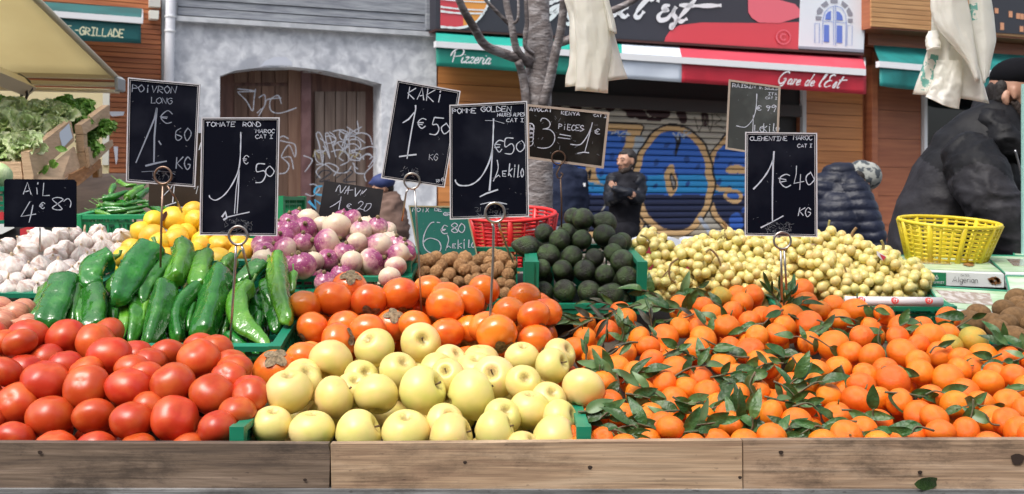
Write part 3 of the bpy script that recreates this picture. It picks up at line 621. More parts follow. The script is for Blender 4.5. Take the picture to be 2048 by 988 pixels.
# man with crossed arms in front of the graffiti
Y = 9.6; pp = lambda x, y, dy=0: P(x, y, Y+dy); g0 = pp(1248, 400); g0.z = .13
t = thing('person', g0, 'man with short dark hair in a black jacket with leather sleeves, arms crossed', 'person')
hd = pp(1252, 324); head(t, hd, .118, (-.8, -.6, -.03), M_hair, True)
blob('top', [[(pp(1252, 356), .085, (1, .75, 1)), (pp(1250, 375), .15), (pp(1250, 400), .165), (pp(1249, 430), .15), (pp(1249, 470), .155)], [(pp(1229, 358), .075), (pp(1271, 358), .075)], [(pp(1250, 350), .062), (pp(1252, 340), .055)]], .018, M_blk, t, 5, (.01, .12))
blob('sleeves', [[(pp(1226, 360), .075), (pp(1220, 382, -.03), .062), (pp(1219, 400, -.05), .058)], [(pp(1219, 400, -.06), .058), (pp(1240, 392, -.22), .05), (pp(1254, 390, -.24), .042)], [(pp(1275, 360), .078), (pp(1281, 382, -.02), .068), (pp(1277, 398, -.05), .062)], [(pp(1276, 398, -.05), .062), (pp(1255, 386, -.26), .05), (pp(1230, 378, -.24), .042)]], .016, M_lthr, t, 4, (.012, .06))
hand(t, pp(1230, 377, -.25), (-.6, -.1, .75), (0, -1, 0), .085); hand(t, pp(1255, 390, -.27), (.95, 0, .1), (0, -1, 0), .085)
lg = lambda x0, x1: [(pp(x0, 470), .095), (pp(x1, 560), .07), (Vector((pp(x1, 560).x, Y, .2)), .055)]
blob('trousers', [[(pp(1249, 462), .15)], lg(1240, 1238), lg(1260, 1263)], .02, M_blk, t, 4)
for x in (1238, 1263): a = pp(x, 560); blob('shoe', [[((a.x, Y+.05, .18), .05), ((a.x-.02, Y-.14, .165), .045)]], .015, M_lthr, t, 2)
# man in a navy jacket, face hidden by the avocado sign
Y = 9.2; g0 = pp(1132, 400); g0.z = .13
t = thing('person', g0, 'person in a plain navy hooded jacket, head hidden behind the avocado sign', 'person')
head(t, pp(1134, 305), .118, (-.2, -1, 0), M_hair)
blob('jacket', [[(pp(1132, 350), .12), (pp(1132, 380), .17), (pp(1132, 430), .165), (pp(1132, 490), .175)], [(pp(1110, 352), .075), (pp(1155, 352), .075)], [(pp(1105, 352), .078), (pp(1100, 400), .066), (pp(1101, 450), .058), (pp(1104, 480), .05)], [(pp(1160, 352), .078), (pp(1165, 400), .066), (pp(1165, 450), .058), (pp(1163, 480), .05)], [(pp(1120, 338), .045), (pp(1132, 343, -.05), .045), (pp(1145, 338), .045)]], .018, M_navy, t, 5, (.012, .1))
blob('trousers', [[(pp(1132, 500), .15)], lg(1120, 1118), lg(1145, 1147)], .02, M_blk, t, 4)
slabm('sleeve_patch', M_white, [(1166, 366), (1171, 366), (1171, 373), (1166, 373)], Y-.075, .004, t)
for x in (1118, 1147): a = pp(x, 560); blob('shoe', [[((a.x, Y+.05, .18), .05), ((a.x-.02, Y-.14, .165), .045)]], .015, M_lthr, t, 2)
hand(t, pp(1103, 488), (0, -.1, -1), (0, -1, 0), .09); hand(t, pp(1163, 488), (0, -.1, -1), (0, -1, 0), .09)
# passer-by in a blue cap and brown coat
Y = 8.6; g0 = pp(775, 400); g0.z = .01
M_coat = mat('brown coat', (.17, .11, .09), .8, (.12, .075, .06), 6, bump=.3, bscale=14, randoff=False, spec=.15)
t = thing('person', g0, 'passer-by in a blue cap and brown hooded coat between the turnip and persimmon signs', 'person')
head(t, pp(764, 378), .11, (-.95, -.3, 0), M_hair)
blob('cap', [[(pp(766, 364), .105, (1, 1, .72)), (pp(768, 362), .1)], [(pp(758, 366), .06, (1, 1, .4)), (pp(746, 367), .045)]], .012, mat('blue cap cloth', (.02, .035, .13), .7), t, 2)
blob('coat', [[(pp(780, 420), .12), (pp(780, 450), .165), (pp(776, 520), .18), (pp(776, 640), .2)], [(pp(786, 400), .075), (pp(772, 396), .07)], [(pp(788, 410), .09), (pp(796, 460), .075), (pp(790, 520), .065)], [(pp(768, 412), .09), (pp(758, 460), .075), (pp(752, 510), .06)]], .02, M_coat, t, 5, (.02, .12))
blob('trousers', [[(Vector((pp(770, 0).x, Y, .5)), .09), (Vector((pp(768, 0).x, Y, .12)), .06)], [(Vector((pp(785, 0).x, Y, .5)), .09), (Vector((pp(790, 0).x, Y, .12)), .06)]], .02, M_blk, t, 3)
# person in a patterned beanie and navy puffer jacket, bent forward
Y = 6.4; g0 = pp(1690, 400); g0.z = .01
t = thing('person', g0, 'person in grey patterned beanie and navy quilted jacket bending down beside the clementine sign', 'person')
head(t, pp(1722, 368), .105, (.75, .3, -.55), M_hair)
M_bean = mat('grey patterned knit', (.30, .31, .29), .85, (.05, .06, .07), 22, .5, .56, bump=.4, bscale=60, randoff=False)
blob('beanie', [[(pp(1734, 352), .094)], [(pp(1722, 346), .085)], [(pp(1712, 350), .075)]], .012, M_bean, t, 3)
m = MB(); m.tube(catmull([pp(1700, 344, -.04), pp(1715, 358, -.105), pp(1728, 374, -.10), pp(1738, 386, -.05)], 4), .013, 8); m.build('beanie_band', mat('beanie band', (.5, .49, .46), .85), t, True)
M_puf = mat('navy quilted nylon', (.005, .007, .018), .45, (.009, .012, .028), 6, bump=.4, bscale=40, randoff=False, spec=.3)
blob('jacket', [[(pp(1668, 374), .115), (pp(1672, 400), .19), (pp(1676, 440), .225), (pp(1676, 500), .235)], [(pp(1640, 385), .12), (pp(1700, 378), .10)], [(pp(1706, 384, -.08), .10), (pp(1724, 420, -.14), .092), (pp(1746, 470, -.2), .075)], [(pp(1746, 470, -.2), .075), (pp(1752, 490, -.22), .06)], [(pp(1672, 354), .09), (pp(1690, 352), .09), (pp(1703, 362), .075)]], .012, M_puf, t, 8, (.013, .062, 'quilt'))
blob('trousers', [[(pp(1676, 540), .16)], [(pp(1660, 540), .11), (Vector((pp(1655, 0).x, Y, .1)), .07)], [(pp(1700, 540), .11), (Vector((pp(1705, 0).x, Y, .1)), .07)]], .022, M_blk, t, 3)
hand(t, pp(1756, 492, -.22), (.4, -.2, -1), (0, -1, 0), .09)
# the seller, leaning to the right across his stall
Y = 3.45; g0 = pp(1900, 400); g0.z = 0
t = thing('person', g0, 'bearded seller in a black cap and dark winter jacket reaching to the right', 'person')
head(t, pp(2034, 192), .106, (.86, -.46, -.25), None, True)
M_cap = mat('black cap cloth', (.006, .006, .008), .9, spec=.1)
blob('cap', [[(pp(2031, 152), .084, (1, 1, .74)), (pp(2035, 150), .084)], [(pp(2080, 166, -.04), .05, (1, 1, .3)), (pp(2115, 176, -.06), .04)]], .009, M_cap, t, 3)
blob('ear', [[(pp(2011, 188, -.045), .016), (pp(2010, 197, -.05), .014), (pp(2013, 207, -.05), .010)]], .005, M_skin, t, 2)
blob('short_hair', [[(pp(1996, 178, .01), .036), (pp(1999, 198, .01), .034)], [(pp(2003, 172, -.035), .022), (pp(2001, 198, -.03), .022)]], .007, M_hair, t, 2)
M_jk = mat('seller jacket grey', (.016, .015, .019), .6, (.024, .023, .028), 9, bump=.8, bscale=15, distort=1.0, randoff=False, spec=.25); M_jb = mat('seller jacket black', (.004, .004, .0055), .6, (.008, .008, .010), 9, bump=.7, bscale=15, distort=1.0, randoff=False, spec=.25)
jk = blob('jacket', [[(pp(1850, 600), .15), (pp(1862, 520), .155), (pp(1884, 440), .16), (pp(1912, 370), .158), (pp(1944, 318), .142), (pp(1975, 284), .12)], [(pp(1915, 302, .02), .095), (pp(1950, 266, 0), .09), (pp(1990, 246, 0), .085)],
     [(pp(1960, 470, .04), .11), (pp(1975, 380, .04), .13)], [(pp(2020, 330, .1), .11), (pp(2060, 400, .05), .1), (pp(2110, 470, 0), .08)]], .010, M_jk, t, 14, (.006, .16))
sv = blob('sleeve', [[(pp(1942, 318, -.17), .088), (pp(1958, 352, -.235), .092), (pp(1980, 398, -.28), .088), (pp(2004, 436, -.30), .084)], [(pp(2004, 436, -.30), .084), (pp(2030, 466, -.31), .076), (pp(2056, 492, -.32), .078), (pp(2090, 520, -.33), .07), (pp(2130, 546, -.35), .062)]], .008, M_jk, t, 6, (.009, .085))
for o_ in (sv,):
    o_.data.materials.append(M_jb)
    for f_ in o_.data.polygons:
        x_, y_ = proj(f_.center+wloc(o_))
        if y_ < np.interp(x_, [1880, 1908, 1930, 1955, 1985, 2014, 2060], [372, 352, 332, 324, 330, 352, 400]): f_.material_index = 1
for L in ([(1832, 306), (1862, 328), (1893, 350), (1908, 352)], [(1828, 396), (1850, 404), (1880, 402), (1905, 392)], [(1806, 452), (1840, 462), (1880, 456)]):
    pass
jk.data.materials.append(M_jb)
for f_ in jk.data.polygons:
    c_ = f_.center+wloc(jk); x_, y_ = proj(c_)
    if y_ < np.interp(x_, [1780, 1832, 1891, 1908, 1930, 1955, 1985, 2014, 2060], [290, 308, 350, 338, 310, 300, 312, 346, 395]): f_.material_index = 1
blob('hood', [[(pp(1970, 228, .06), .052), (pp(1984, 252, -.06), .056), (pp(2010, 282, -.12), .055), (pp(2048, 300, -.13), .05)], [(pp(1970, 215, .08), .05), (pp(1980, 198, .10), .045), (pp(1992, 186, .12), .04)], [(pp(2000, 235, .06), .085), (pp(2030, 265, .02), .085)]], .011, M_jb, t, 5, (.010, .05))
m = MB(); m.tube(catmull([pp(2030, 300, -.185), pp(2038, 330, -.185), pp(2046, 372, -.18)], 4), .004, 6); m.build('zip', mat('zip metal', (.3, .3, .32), .3, metal=.8), t, True)
hand(t, pp(2136, 552, -.37), (.8, -.2, -.6), (0, -1, 0), .095)
blob('trousers', [[(pp(1845, 590), .15)], [(pp(1825, 600), .11), (Vector((pp(1825, 0).x, Y, .08)), .07)], [(pp(1870, 600), .11), (Vector((pp(1875, 0).x, Y+.1, .08)), .07)]], .022, M_blk, t, 3)
# glass screen edge beside the seller
t = thing('glass_screen', P(2046, 300, 3.0), 'green-edged glass screen at the right edge in front of the seller', 'glass screen')
slabm('pane', mat('glass edge', (.35, .6, .55), .1, trans=.0), [(2045.5, 168), (2052, 168), (2052, 560), (2045.5, 560)], 3.05, .01, t)
# ================================================================== PRODUCE
def rev(name, fn, nu=28, nv=18):
    vs = [fn(1e-4, 0)]; 
    for j in range(1, nv):
        for i in range(nu): vs.append(fn(math.pi*j/nv, 2*math.pi*i/nu))
    vs.append(fn(math.pi-1e-4, 0)); n = len(vs)-1
    fs = [(0, 1+i, 1+(i+1) % nu) for i in range(nu)]
    for j in range(nv-2):
        a = 1+j*nu; fs += [(a+i, a+nu+i, a+nu+(i+1) % nu, a+(i+1) % nu) for i in range(nu)]
    a = 1+(nv-2)*nu; fs += [(a+i, n, a+(i+1) % nu) for i in range(nu)]
    return mesh(name, vs, fs, True)
def sph(t, p, r=1, z=1): return Vector((math.sin(t)*math.cos(p)*r, math.sin(t)*math.sin(p)*r, math.cos(t)*z))
def nz(v, s, seed): return mnoise.noise(Vector(v)*s+Vector((seed*13.1, seed*7.7, seed*3.3)))
def tomato_me(k):
    rr = random.Random(k); asp = rr.uniform(.8, .9); lob = rr.randint(4, 6); ph = rr.uniform(0, 6)
    def f(t, p):
        v = sph(t, p, 1, asp); top = math.exp(-(t/.33)**2); r = 1+.025*math.cos(lob*p+ph)*math.sin(t)*(1 if t < 1.6 else .5)+.03*nz(v, .9, k)
        r += .03*(abs(math.sin(t))**4); v = v*r; v.z -= .13*top*asp; v.z += .04*math.exp(-((math.pi-t)/.3)**2); return v
    return rev('tomato', f)
def apple_me(k):
    rr = random.Random(k+50); ph = rr.uniform(0, 6); asy = rr.uniform(-.06, .06)
    def f(t, p):
        v = sph(t, p, 1, .95); u = t/math.pi
        r = 1.0+.07*math.sin(u*math.pi)*(1-u)-.16*max(0, u-.45)**1.2*1.6
        r += .018*math.cos(5*p+ph)*(.4+2.0*max(0, u-.6))+.025*nz(v, .8, k)+asy*math.cos(p)*(.5-u)
        v = Vector((v.x*r, v.y*r, v.z)); v.z -= .34*math.exp(-(t/.30)**2); v.z += .16*math.exp(-((math.pi-t)/.22)**2)+.03*math.cos(5*p+ph)*math.exp(-((math.pi-t-.35)/.2)**2); return v
    return rev('apple', f, 30, 24)
def kaki_me(k):
    rr = random.Random(k+90); ph = rr.uniform(0, 6)
    def f(t, p):
        v = sph(t, p, 1, .93); r = 1+.02*math.cos(4*p+ph)*math.sin(t)+.02*nz(v, .8, k)+.04*math.sin(t)**6
        v = v*r; v.z -= .08*math.exp(-(t/.35)**2); v.z += .05*math.exp(-((math.pi-t)/.35)**2); return v
    return rev('persimmon', f)
def clem_me(k):
    rr = random.Random(k+140); asp = rr.uniform(.8, .92)
    def f(t, p):
        v = sph(t, p, 1, asp); r = 1+.02*nz(v, 1.2, k)+.012*math.cos(9*p)*math.exp(-((t-.35)/.25)**2)
        v = v*r; v.z += .05*math.exp(-(t/.25)**2)-.1*math.exp(-(t/.1)**2); v.z -= -.04*math.exp(-((math.pi-t)/.2)**2); return v
    return rev('clementine', f)
def lemon_me(k):
    def f(t, p):
        v = sph(t, p, 1, 1.18); r = 1+.03*nz(v, 1.4, k); v = v*r
        v.z += .17*math.exp(-(t/.22)**2)-.12*math.exp(-((math.pi-t)/.25)**2); return v
    return rev('lemon', f)
def avo_me(k):
    def f(t, p):
        v = sph(t, p, 1, 1.0); 
        if v.z > 0: v.z *= 1.5; s = 1-.38*(v.z/1.5)**1.4; v.x *= s; v.y *= s
        return v*(1+.02*nz(v, 1.2, k)+.014*nz(v, 7, k)+.008*nz(v, 14, k))
    return rev('avocado', f, 32, 22)
def turnip_me(k):
    rr = random.Random(k+200)
    ax = rr.uniform(.82, 1.0)
    def f(t, p):
        v = sph(t, p, 1, ax); r = 1+.05*nz(v, .9, k)+.01*nz(v, 5, k); v = v*r
        v.z += .22*math.exp(-(t/.13)**2)+.03*math.exp(-(t/.3)**2) - .34*math.exp(-((math.pi-t)/.14)**2)-.08*math.exp(-((math.pi-t)/.45)**2); return v
    return rev('turnip', f, 28, 26)
def garlic_me(k):
    rr = random.Random(k+300); n = rr.randint(7, 10); ph = rr.uniform(0, 6); h = rr.uniform(.05, .32); am = rr.uniform(.07, .12)
    def f(t, p):
        v = sph(t, p, 1, .8); a = abs(math.cos(n*p/2+ph+.3*math.sin(p)))
        r = 1-am*2*(1-a**.45)*math.sin(t)**.8+.08*nz(v, 1.1, k)+.02*nz(v, 5, k); v = v*r
        v.z += h*math.exp(-(t/.22)**2)+.12*math.exp(-(t/.5)**2); v.z += .15*math.exp(-((math.pi-t)/.35)**2); v.x += .15*h*math.exp(-(t/.2)**2); return v
    return rev('garlic_bulb', f, 40, 22)
def walnut_me(k):
    def f(t, p):
        v = sph(t, p, 1, 1.1); r = 1+.07*nz(v, 2.4, k)+.05*nz(v, 5, k)
        s = abs(math.sin(p)*math.sin(t)); r += .09*math.exp(-(s/.09)**2); return v*r
    return rev('walnut', f, 36, 22)
def kiwi_me(k):
    def f(t, p):
        v = sph(t, p, 1, 1.3); return v*(1+.03*nz(v, 1, k)+(.03 if t < .12 else 0))
    return rev('kiwi', f)
def onion_me(k):
    def f(t, p):
        v = sph(t, p, 1, 1.05)*(1+.03*nz(Vector((math.cos(p), math.sin(p), 0)), 1, k)); v.z += .35*math.exp(-(t/.2)**2)-.1*math.exp(-((math.pi-t)/.15)**2); return v
    return rev('onion', f)
def disc_calyx(k):   # dry four-lobed calyx of a persimmon, unit radius fruit
    rr = random.Random(k); vs = []; fs = []; n = 32
    for j, rad in enumerate((0, .12, .3, .5)):
        for i in range(n):
            a = 2*math.pi*i/n; q = rad*(.65+.5*abs(math.cos(2*a+.4)))*(1 if j < 3 else 1.1)
            zz_ = math.sqrt(max(.01, 1-q*q))*.93-.03+(.05+.09*rr.random() if j == 3 else .03)
            if j == 0: zz_ += .06
            vs.append(Vector((q*math.cos(a), q*math.sin(a), zz_)))
    for j in range(3): fs += [(j*n+i, (j+1)*n+i, (j+1)*n+(i+1) % n, j*n+(i+1) % n) for i in range(n)]
    fs.append(tuple(range(n))); return mesh('calyx', vs, fs, False)
def stub_me(name, r0, r1, z0, z1, bend=0):
    m = MB(); m.tube([(0, 0, z0), (bend*.4, 0, (z0+z1)/2), (bend, 0, z1)], [r0, r0, r1], 8); return mesh(name, m.v, m.f, True)
def star_me():
    vs = [Vector((0, 0, .99))]; n = 10
    for i in range(n): r = .13 if i % 2 == 0 else .06; a = math.pi*2*i/n; vs.append(Vector((r*math.cos(a), r*math.sin(a), .985)))
    return mesh('button', vs, [(0, 1+i, 1+(i+1) % n) for i in range(n)])
def var(fn, n): return [fn(i+1) for i in range(n)]

def gradient_mat(name, top, bot, mid, rough, edge=.35, bump=0, nscale=3, spots=None):
    """two-tone skin that belongs to the fruit itself: top colour fading to bottom colour along its own axis"""
    m = mat(name, top, rough, rand=.001); N = m.node_tree.nodes; L = m.node_tree.links; b = N['Principled BSDF']
    for l in list(b.inputs['Base Color'].links): L.remove(l)
    tc = N.new('ShaderNodeTexCoord'); sp = N.new('ShaderNodeSeparateXYZ'); L.new(tc.outputs['Object'], sp.inputs[0])
    no = N.new('ShaderNodeTexNoise'); no.inputs['Scale'].default_value = nscale; no.inputs['Detail'].default_value = 6
    oi = N.new('ShaderNodeObjectInfo'); ad = N.new('ShaderNodeVectorMath'); cm = N.new('ShaderNodeCombineXYZ'); ml = N.new('ShaderNodeMath'); ml.operation = 'MULTIPLY'; ml.inputs[1].default_value = 31
    L.new(oi.outputs['Random'], ml.inputs[0]); L.new(ml.outputs[0], cm.inputs[0]); L.new(tc.outputs['Object'], ad.inputs[0]); L.new(cm.outputs[0], ad.inputs[1]); L.new(ad.outputs[0], no.inputs['Vector'])
    mr = N.new('ShaderNodeMapRange'); mr.inputs['To Min'].default_value = -.7; mr.inputs['To Max'].default_value = .7
    L.new(no.outputs['Fac'], mr.inputs['Value'])
    a = N.new('ShaderNodeMath'); a.operation = 'ADD'; L.new(sp.outputs[2], a.inputs[0]); L.new(mr.outputs[0], a.inputs[1])
    fr = N.new('ShaderNodeMath'); fr.operation = 'MULTIPLY_ADD'; fr.inputs[1].default_value = .9; fr.inputs[2].default_value = -.35-edge
    L.new(oi.outputs['Random'], fr.inputs[0]); a2 = N.new('ShaderNodeMath'); a2.operation = 'ADD'; L.new(a.outputs[0], a2.inputs[0]); L.new(fr.outputs[0], a2.inputs[1])
    cr = N.new('ShaderNodeValToRGB'); e = cr.color_ramp.elements
    e[0].position = .25; e[0].color = (*bot, 1); e[1].position = .72; e[1].color = (*top, 1); q = e.new(.5); q.color = (*mid, 1)
    m2 = N.new('ShaderNodeMapRange'); m2.inputs['From Min'].default_value = -1; m2.inputs['From Max'].default_value = 1; L.new(a2.outputs[0], m2.inputs['Value'])
    L.new(m2.outputs[0], cr.inputs[0]); out = cr.outputs[0]
    if spots:
        n2 = N.new('ShaderNodeTexNoise'); n2.inputs['Scale'].default_value = 7; n2.inputs['Detail'].default_value = 5; L.new(ad.outputs[0], n2.inputs['Vector'])
        m3 = N.new('ShaderNodeMapRange'); m3.inputs['From Min'].default_value = .58; m3.inputs['From Max'].default_value = .72; m3.inputs['To Max'].default_value = .75; L.new(n2.outputs['Fac'], m3.inputs['Value'])
        mx = N.new('ShaderNodeMix'); mx.data_type = 'RGBA'; mx.inputs['B'].default_value = (*spots, 1); L.new(out, mx.inputs['A']); L.new(m3.outputs[0], mx.inputs['Factor']); out = mx.outputs['Result']
    L.new(out, b.inputs['Base Color']); return m

# ------------------------------------------------------------------ heap layout
class Heap:
    def __init__(s, pyA, YA, pyB, YB, D, asp=1.0, ymin=1.2): s.a = (pyA, 1/YA, pyB, 1/YB); s.D = D; s.asp = asp; s.it = []; s.ymin = ymin
    def Y(s, py):
        a = s.a; return 1/max(.2, a[1]+(a[3]-a[1])*(py-a[0])/(a[2]-a[0]))
    def add(s, L, ox=0, oy=0, sc=1.0, front=0):
        for q in L:
            x, y, w_, h_ = q[:4]; px, py, w_, h_ = ox+x*sc, oy+y*sc, w_*sc, h_*sc
            Y = s.Y(py); wid = max(w_, .86*s.D*F/Y); wid = min(wid, 1.22*s.D*F/Y); full = wid*s.asp
            top = py-h_/2
            cy = top+full/2 if h_ < full*.9 else py
            s.it.append(dict(px=px, py=cy, r=wid/2, Y=s.Y(cy)-front, Y0=s.Y(cy)-front, fill=False, k=q[4] if len(q) > 4 else '', seen=h_ >= full*.75 and w_ > wid*.8))
        return s
    def fill(s, prob=.8, dx=.9, down=.9, back=1.5, seed=1, xr=None):
        rr = random.Random(seed)
        for q in [q for q in s.it if not q['fill']]:
            if rr.random() > prob: continue
            px = q['px']+rr.uniform(-dx, dx)*q['r']; py = q['py']+q['r']*rr.uniform(.5, down+.3)
            if xr: px = min(max(px, xr[0]), xr[1])
            Y = s.Y(q['py'])+back*q['r']*q['Y']/F*1.2; s.it.append(dict(px=px, py=py, r=.47*s.D*F/Y, Y=Y, Y0=Y, fill=True, k='', seen=False))
        return s
    def relax(s, n=60, sq=.93):
        it = s.it
        for _ in range(n):
            for i in range(len(it)):
                a = it[i]
                for j in range(i+1, len(it)):
                    b_ = it[j]; R_ = sq*(a['r']+b_['r'])
                    dx = a['px']-b_['px']; dy = a['py']-b_['py']
                    if abs(dx) > R_ or abs(dy) > R_: continue
                    d2 = R_*R_-dx*dx-dy*dy
                    if d2 <= 0: continue
                    need = math.sqrt(d2)/F*(a['Y']+b_['Y'])/2; cur = a['Y']-b_['Y']
                    if abs(cur) < need:
                        sgn = 1 if (cur > 0 or (cur == 0 and a['py'] < b_['py'])) else -1
                        mv = (need-abs(cur))*.25; a['Y'] += sgn*mv; b_['Y'] -= sgn*mv
            for a in it:
                a['Y'] += (a['Y0']-a['Y'])*.04
                if a['Y']-a['r']*a['Y']/F < s.ymin: a['Y'] = s.ymin/(1-a['r']/F)
        return s
    def labels(s, bands, zones, noun, fillnoun):
        """bands: [(py limit, phrase)] from low to high in the picture; zones: [(px limit, phrase)]"""
        grp = {}
        for q in s.it:
            if q['fill']: q['label'] = fillnoun+next(ph for lim, ph in zones if q['px'] <= lim); continue
            bn = next(ph for lim, ph in bands if q['py'] >= lim); zn = next(ph for lim, ph in zones if q['px'] <= lim)
            grp.setdefault((bn, zn), []).append(q)
        for (bn, zn), L in grp.items():
            L.sort(key=lambda q: q['px'])
            for i, q in enumerate(L):
                o_ = '' if len(L) == 1 else (', '+ORD[i]+' from left')
                q['label'] = noun+o_+' in '+bn+zn
        return s
def orient(az, tilt, spin=0):
    """rotation taking +Z to a direction leaning by tilt from vertical towards azimuth az (0 = towards the camera, 90 = right)"""
    return (Matrix.Rotation(R(az), 3, 'Z') @ Matrix.Rotation(R(tilt), 3, 'X') @ Matrix.Rotation(spin, 3, 'Z')).to_4x4()
def place(q, name, me, mt, cat, group, rot, squash=1.0, parts=()):
    r = q['r']*q['Y']/F; o = obj(name, me, mt, label=q['label'], cat=cat, group=group)
    q['P'] = P(q['px'], q['py'], q['Y']); q['R3'] = r
    o.matrix_world = Matrix.Translation(q['P']) @ rot @ Matrix.Diagonal((r*random.uniform(.98, 1.02), r, r*squash, 1))
    for nm, pm, pmt in parts:
        c = obj(nm, pm, pmt, o)
    q['o'] = o; return o

# ---- tomatoes
M_tom = mat('tomato skin', (.54, .052, .012), .36, (.60, .11, .02), 1.2, .42, .7, coat=.08, rand=.14, randhue=.007, sss=.06, bump=.02, bscale=3)
M_green = mat('dry green', (.06, .1, .03), .6)
T = Heap(870, 1.70, 650, 1.98, .075, .88, 1.63)
T.add([(115, 340, 150, 110), (262, 352, 155, 120), (425, 332, 145, 95), (385, 378, 160, 125), (438, 435, 172, 145), (668, 435, 152, 130), (795, 445, 170, 145), (862, 410, 135, 115), (800, 372, 95, 60),
       (5, 385, 115, 115), (80, 385, 115, 115), (540, 415, 95, 80), (185, 427, 110, 75), (262, 462, 135, 95), (20, 500, 125, 125), (100, 468, 115, 85), (185, 522, 190, 135), (345, 560, 178, 145),
       (515, 560, 178, 168), (690, 548, 180, 150), (850, 588, 180, 168), (912, 528, 125, 120), (938, 485, 110, 110), (925, 442, 85, 60), (1000, 598, 120, 120), (1000, 540, 95, 60), (950, 660, 110, 120), (65, 625, 165, 150),
       (203, 670, 185, 145), (378, 678, 168, 140), (527, 695, 168, 142), (700, 688, 190, 172), (872, 724, 152, 125), (60, 736, 150, 80), (220, 757, 160, 50), (385, 759, 155, 50), (550, 765, 135, 40), (755, 765, 145, 45),
       (600, 620, 95, 80), (585, 492, 100, 70), (530, 455, 80, 60), (345, 468, 90, 60), (-60, 470, 130, 120), (-70, 600, 150, 130), (-60, 700, 150, 130), (600, 430, 80, 60), (-40, 350, 130, 110)], 0, 494, .5)
T.fill(.9, seed=2, xr=(-40, 500)).relax()
T.labels([(880, 'bottom row cut by the board'), (825, 'second row above the board'), (770, 'third row above the board'), (715, 'fourth row above the board'), (0, 'top row of the heap')],
         [(190, ', left third'), (330, ', middle third'), (9999, ', right third')], 'red tomato', 'red tomato deep in the heap, showing only through gaps')
mt_ = var(tomato_me, 7)
scar = mesh('stem_scar', [(0, 0, .80)]+[(.08*math.cos(a*.7), .08*math.sin(a*.7), .795) for a in range(9)], [(0, 1+i, 1+(i+1) % 9) for i in range(9)])
for q in T.it: place(q, 'tomato', random.choice(mt_), M_tom, 'tomato', 'tomatoes heaped behind the front board', orient(random.uniform(-70, 70), random.choice((5, 12, 25, 35, 150, 60)), random.random()*6), 1.02)

# ---- apples
M_app = mat('apple skin', (.76, .60, .22), .4, (.68, .60, .17), 1.1, .4, .65, rand=.07, randhue=.014, sss=.06, coat=.05, bump=.012, bscale=4, col3=(.82, .60, .26))
def apple_mat(m):
    N = m.node_tree.nodes; L = m.node_tree.links; b = N['Principled BSDF']; src = b.inputs['Base Color'].links[0].from_socket
    tc = N.new('ShaderNodeTexCoord'); sp = N.new('ShaderNodeSeparateXYZ'); L.new(tc.outputs['Object'], sp.inputs[0])
    def mth(op, a, b_=None):
        n = N.new('ShaderNodeMath'); n.operation = op
        for i, v in enumerate((a, b_)):
            if v is None: continue
            if isinstance(v, (int, float)): n.inputs[i].default_value = v
            else: L.new(v, n.inputs[i])
        return n.outputs[0]
    rad = mth('SQRT', mth('ADD', mth('MULTIPLY', sp.outputs[0], sp.outputs[0]), mth('MULTIPLY', sp.outputs[1], sp.outputs[1])))
    no = N.new('ShaderNodeTexNoise'); no.inputs['Scale'].default_value = 9; no.inputs['Detail'].default_value = 4; L.new(tc.outputs['Object'], no.inputs['Vector'])
    rad = mth('ADD', rad, mth('MULTIPLY', mth('SUBTRACT', no.outputs['Fac'], .5), .5))
    mr = N.new('ShaderNodeMapRange'); mr.inputs['From Min'].default_value = .36; mr.inputs['From Max'].default_value = .1; mr.inputs['To Max'].default_value = .8; L.new(rad, mr.inputs['Value'])
    mx = N.new('ShaderNodeMix'); mx.data_type = 'RGBA'; mx.inputs['B'].default_value = (.34, .24, .08, 1); L.new(src, mx.inputs['A']); L.new(mr.outputs[0], mx.inputs['Factor'])
    vo = N.new('ShaderNodeTexVoronoi'); vo.inputs['Scale'].default_value = 11; L.new(tc.outputs['Object'], vo.inputs['Vector'])
    m2 = N.new('ShaderNodeMapRange'); m2.inputs['From Min'].default_value = .10; m2.inputs['From Max'].default_value = .05; m2.inputs['To Max'].default_value = .45; L.new(vo.outputs['Distance'], m2.inputs['Value'])
    x2 = N.new('ShaderNodeMix'); x2.data_type = 'RGBA'; x2.inputs['B'].default_value = (.42, .34, .10, 1); L.new(mx.outputs['Result'], x2.inputs['A']); L.new(m2.outputs[0], x2.inputs['Factor'])
    n4 = N.new('ShaderNodeTexNoise'); n4.inputs['Scale'].default_value = 1.1; oi = N.new('ShaderNodeObjectInfo'); ml = mth('MULTIPLY', oi.outputs['Random'], 50.0); cb = N.new('ShaderNodeCombineXYZ'); L.new(ml, cb.inputs[0]); va = N.new('ShaderNodeVectorMath'); L.new(tc.outputs['Object'], va.inputs[0]); L.new(cb.outputs[0], va.inputs[1]); L.new(va.outputs[0], n4.inputs['Vector'])
    m5 = N.new('ShaderNodeMapRange'); m5.inputs['From Min'].default_value = .6; m5.inputs['From Max'].default_value = .78; m5.inputs['To Max'].default_value = .5; L.new(n4.outputs['Fac'], m5.inputs['Value'])
    x5 = N.new('ShaderNodeMix'); x5.data_type = 'RGBA'; x5.inputs['B'].default_value = (.78, .36, .2, 1); L.new(x2.outputs['Result'], x5.inputs['A']); L.new(m5.outputs[0], x5.inputs['Factor'])
    L.new(x5.outputs['Result'], b.inputs['Base Color'])
M_stem = mat('apple stem', (.12, .07, .03), .7)
apple_mat(M_app)
A = Heap(860, 1.70, 690, 1.97, .076, .95, 1.63)
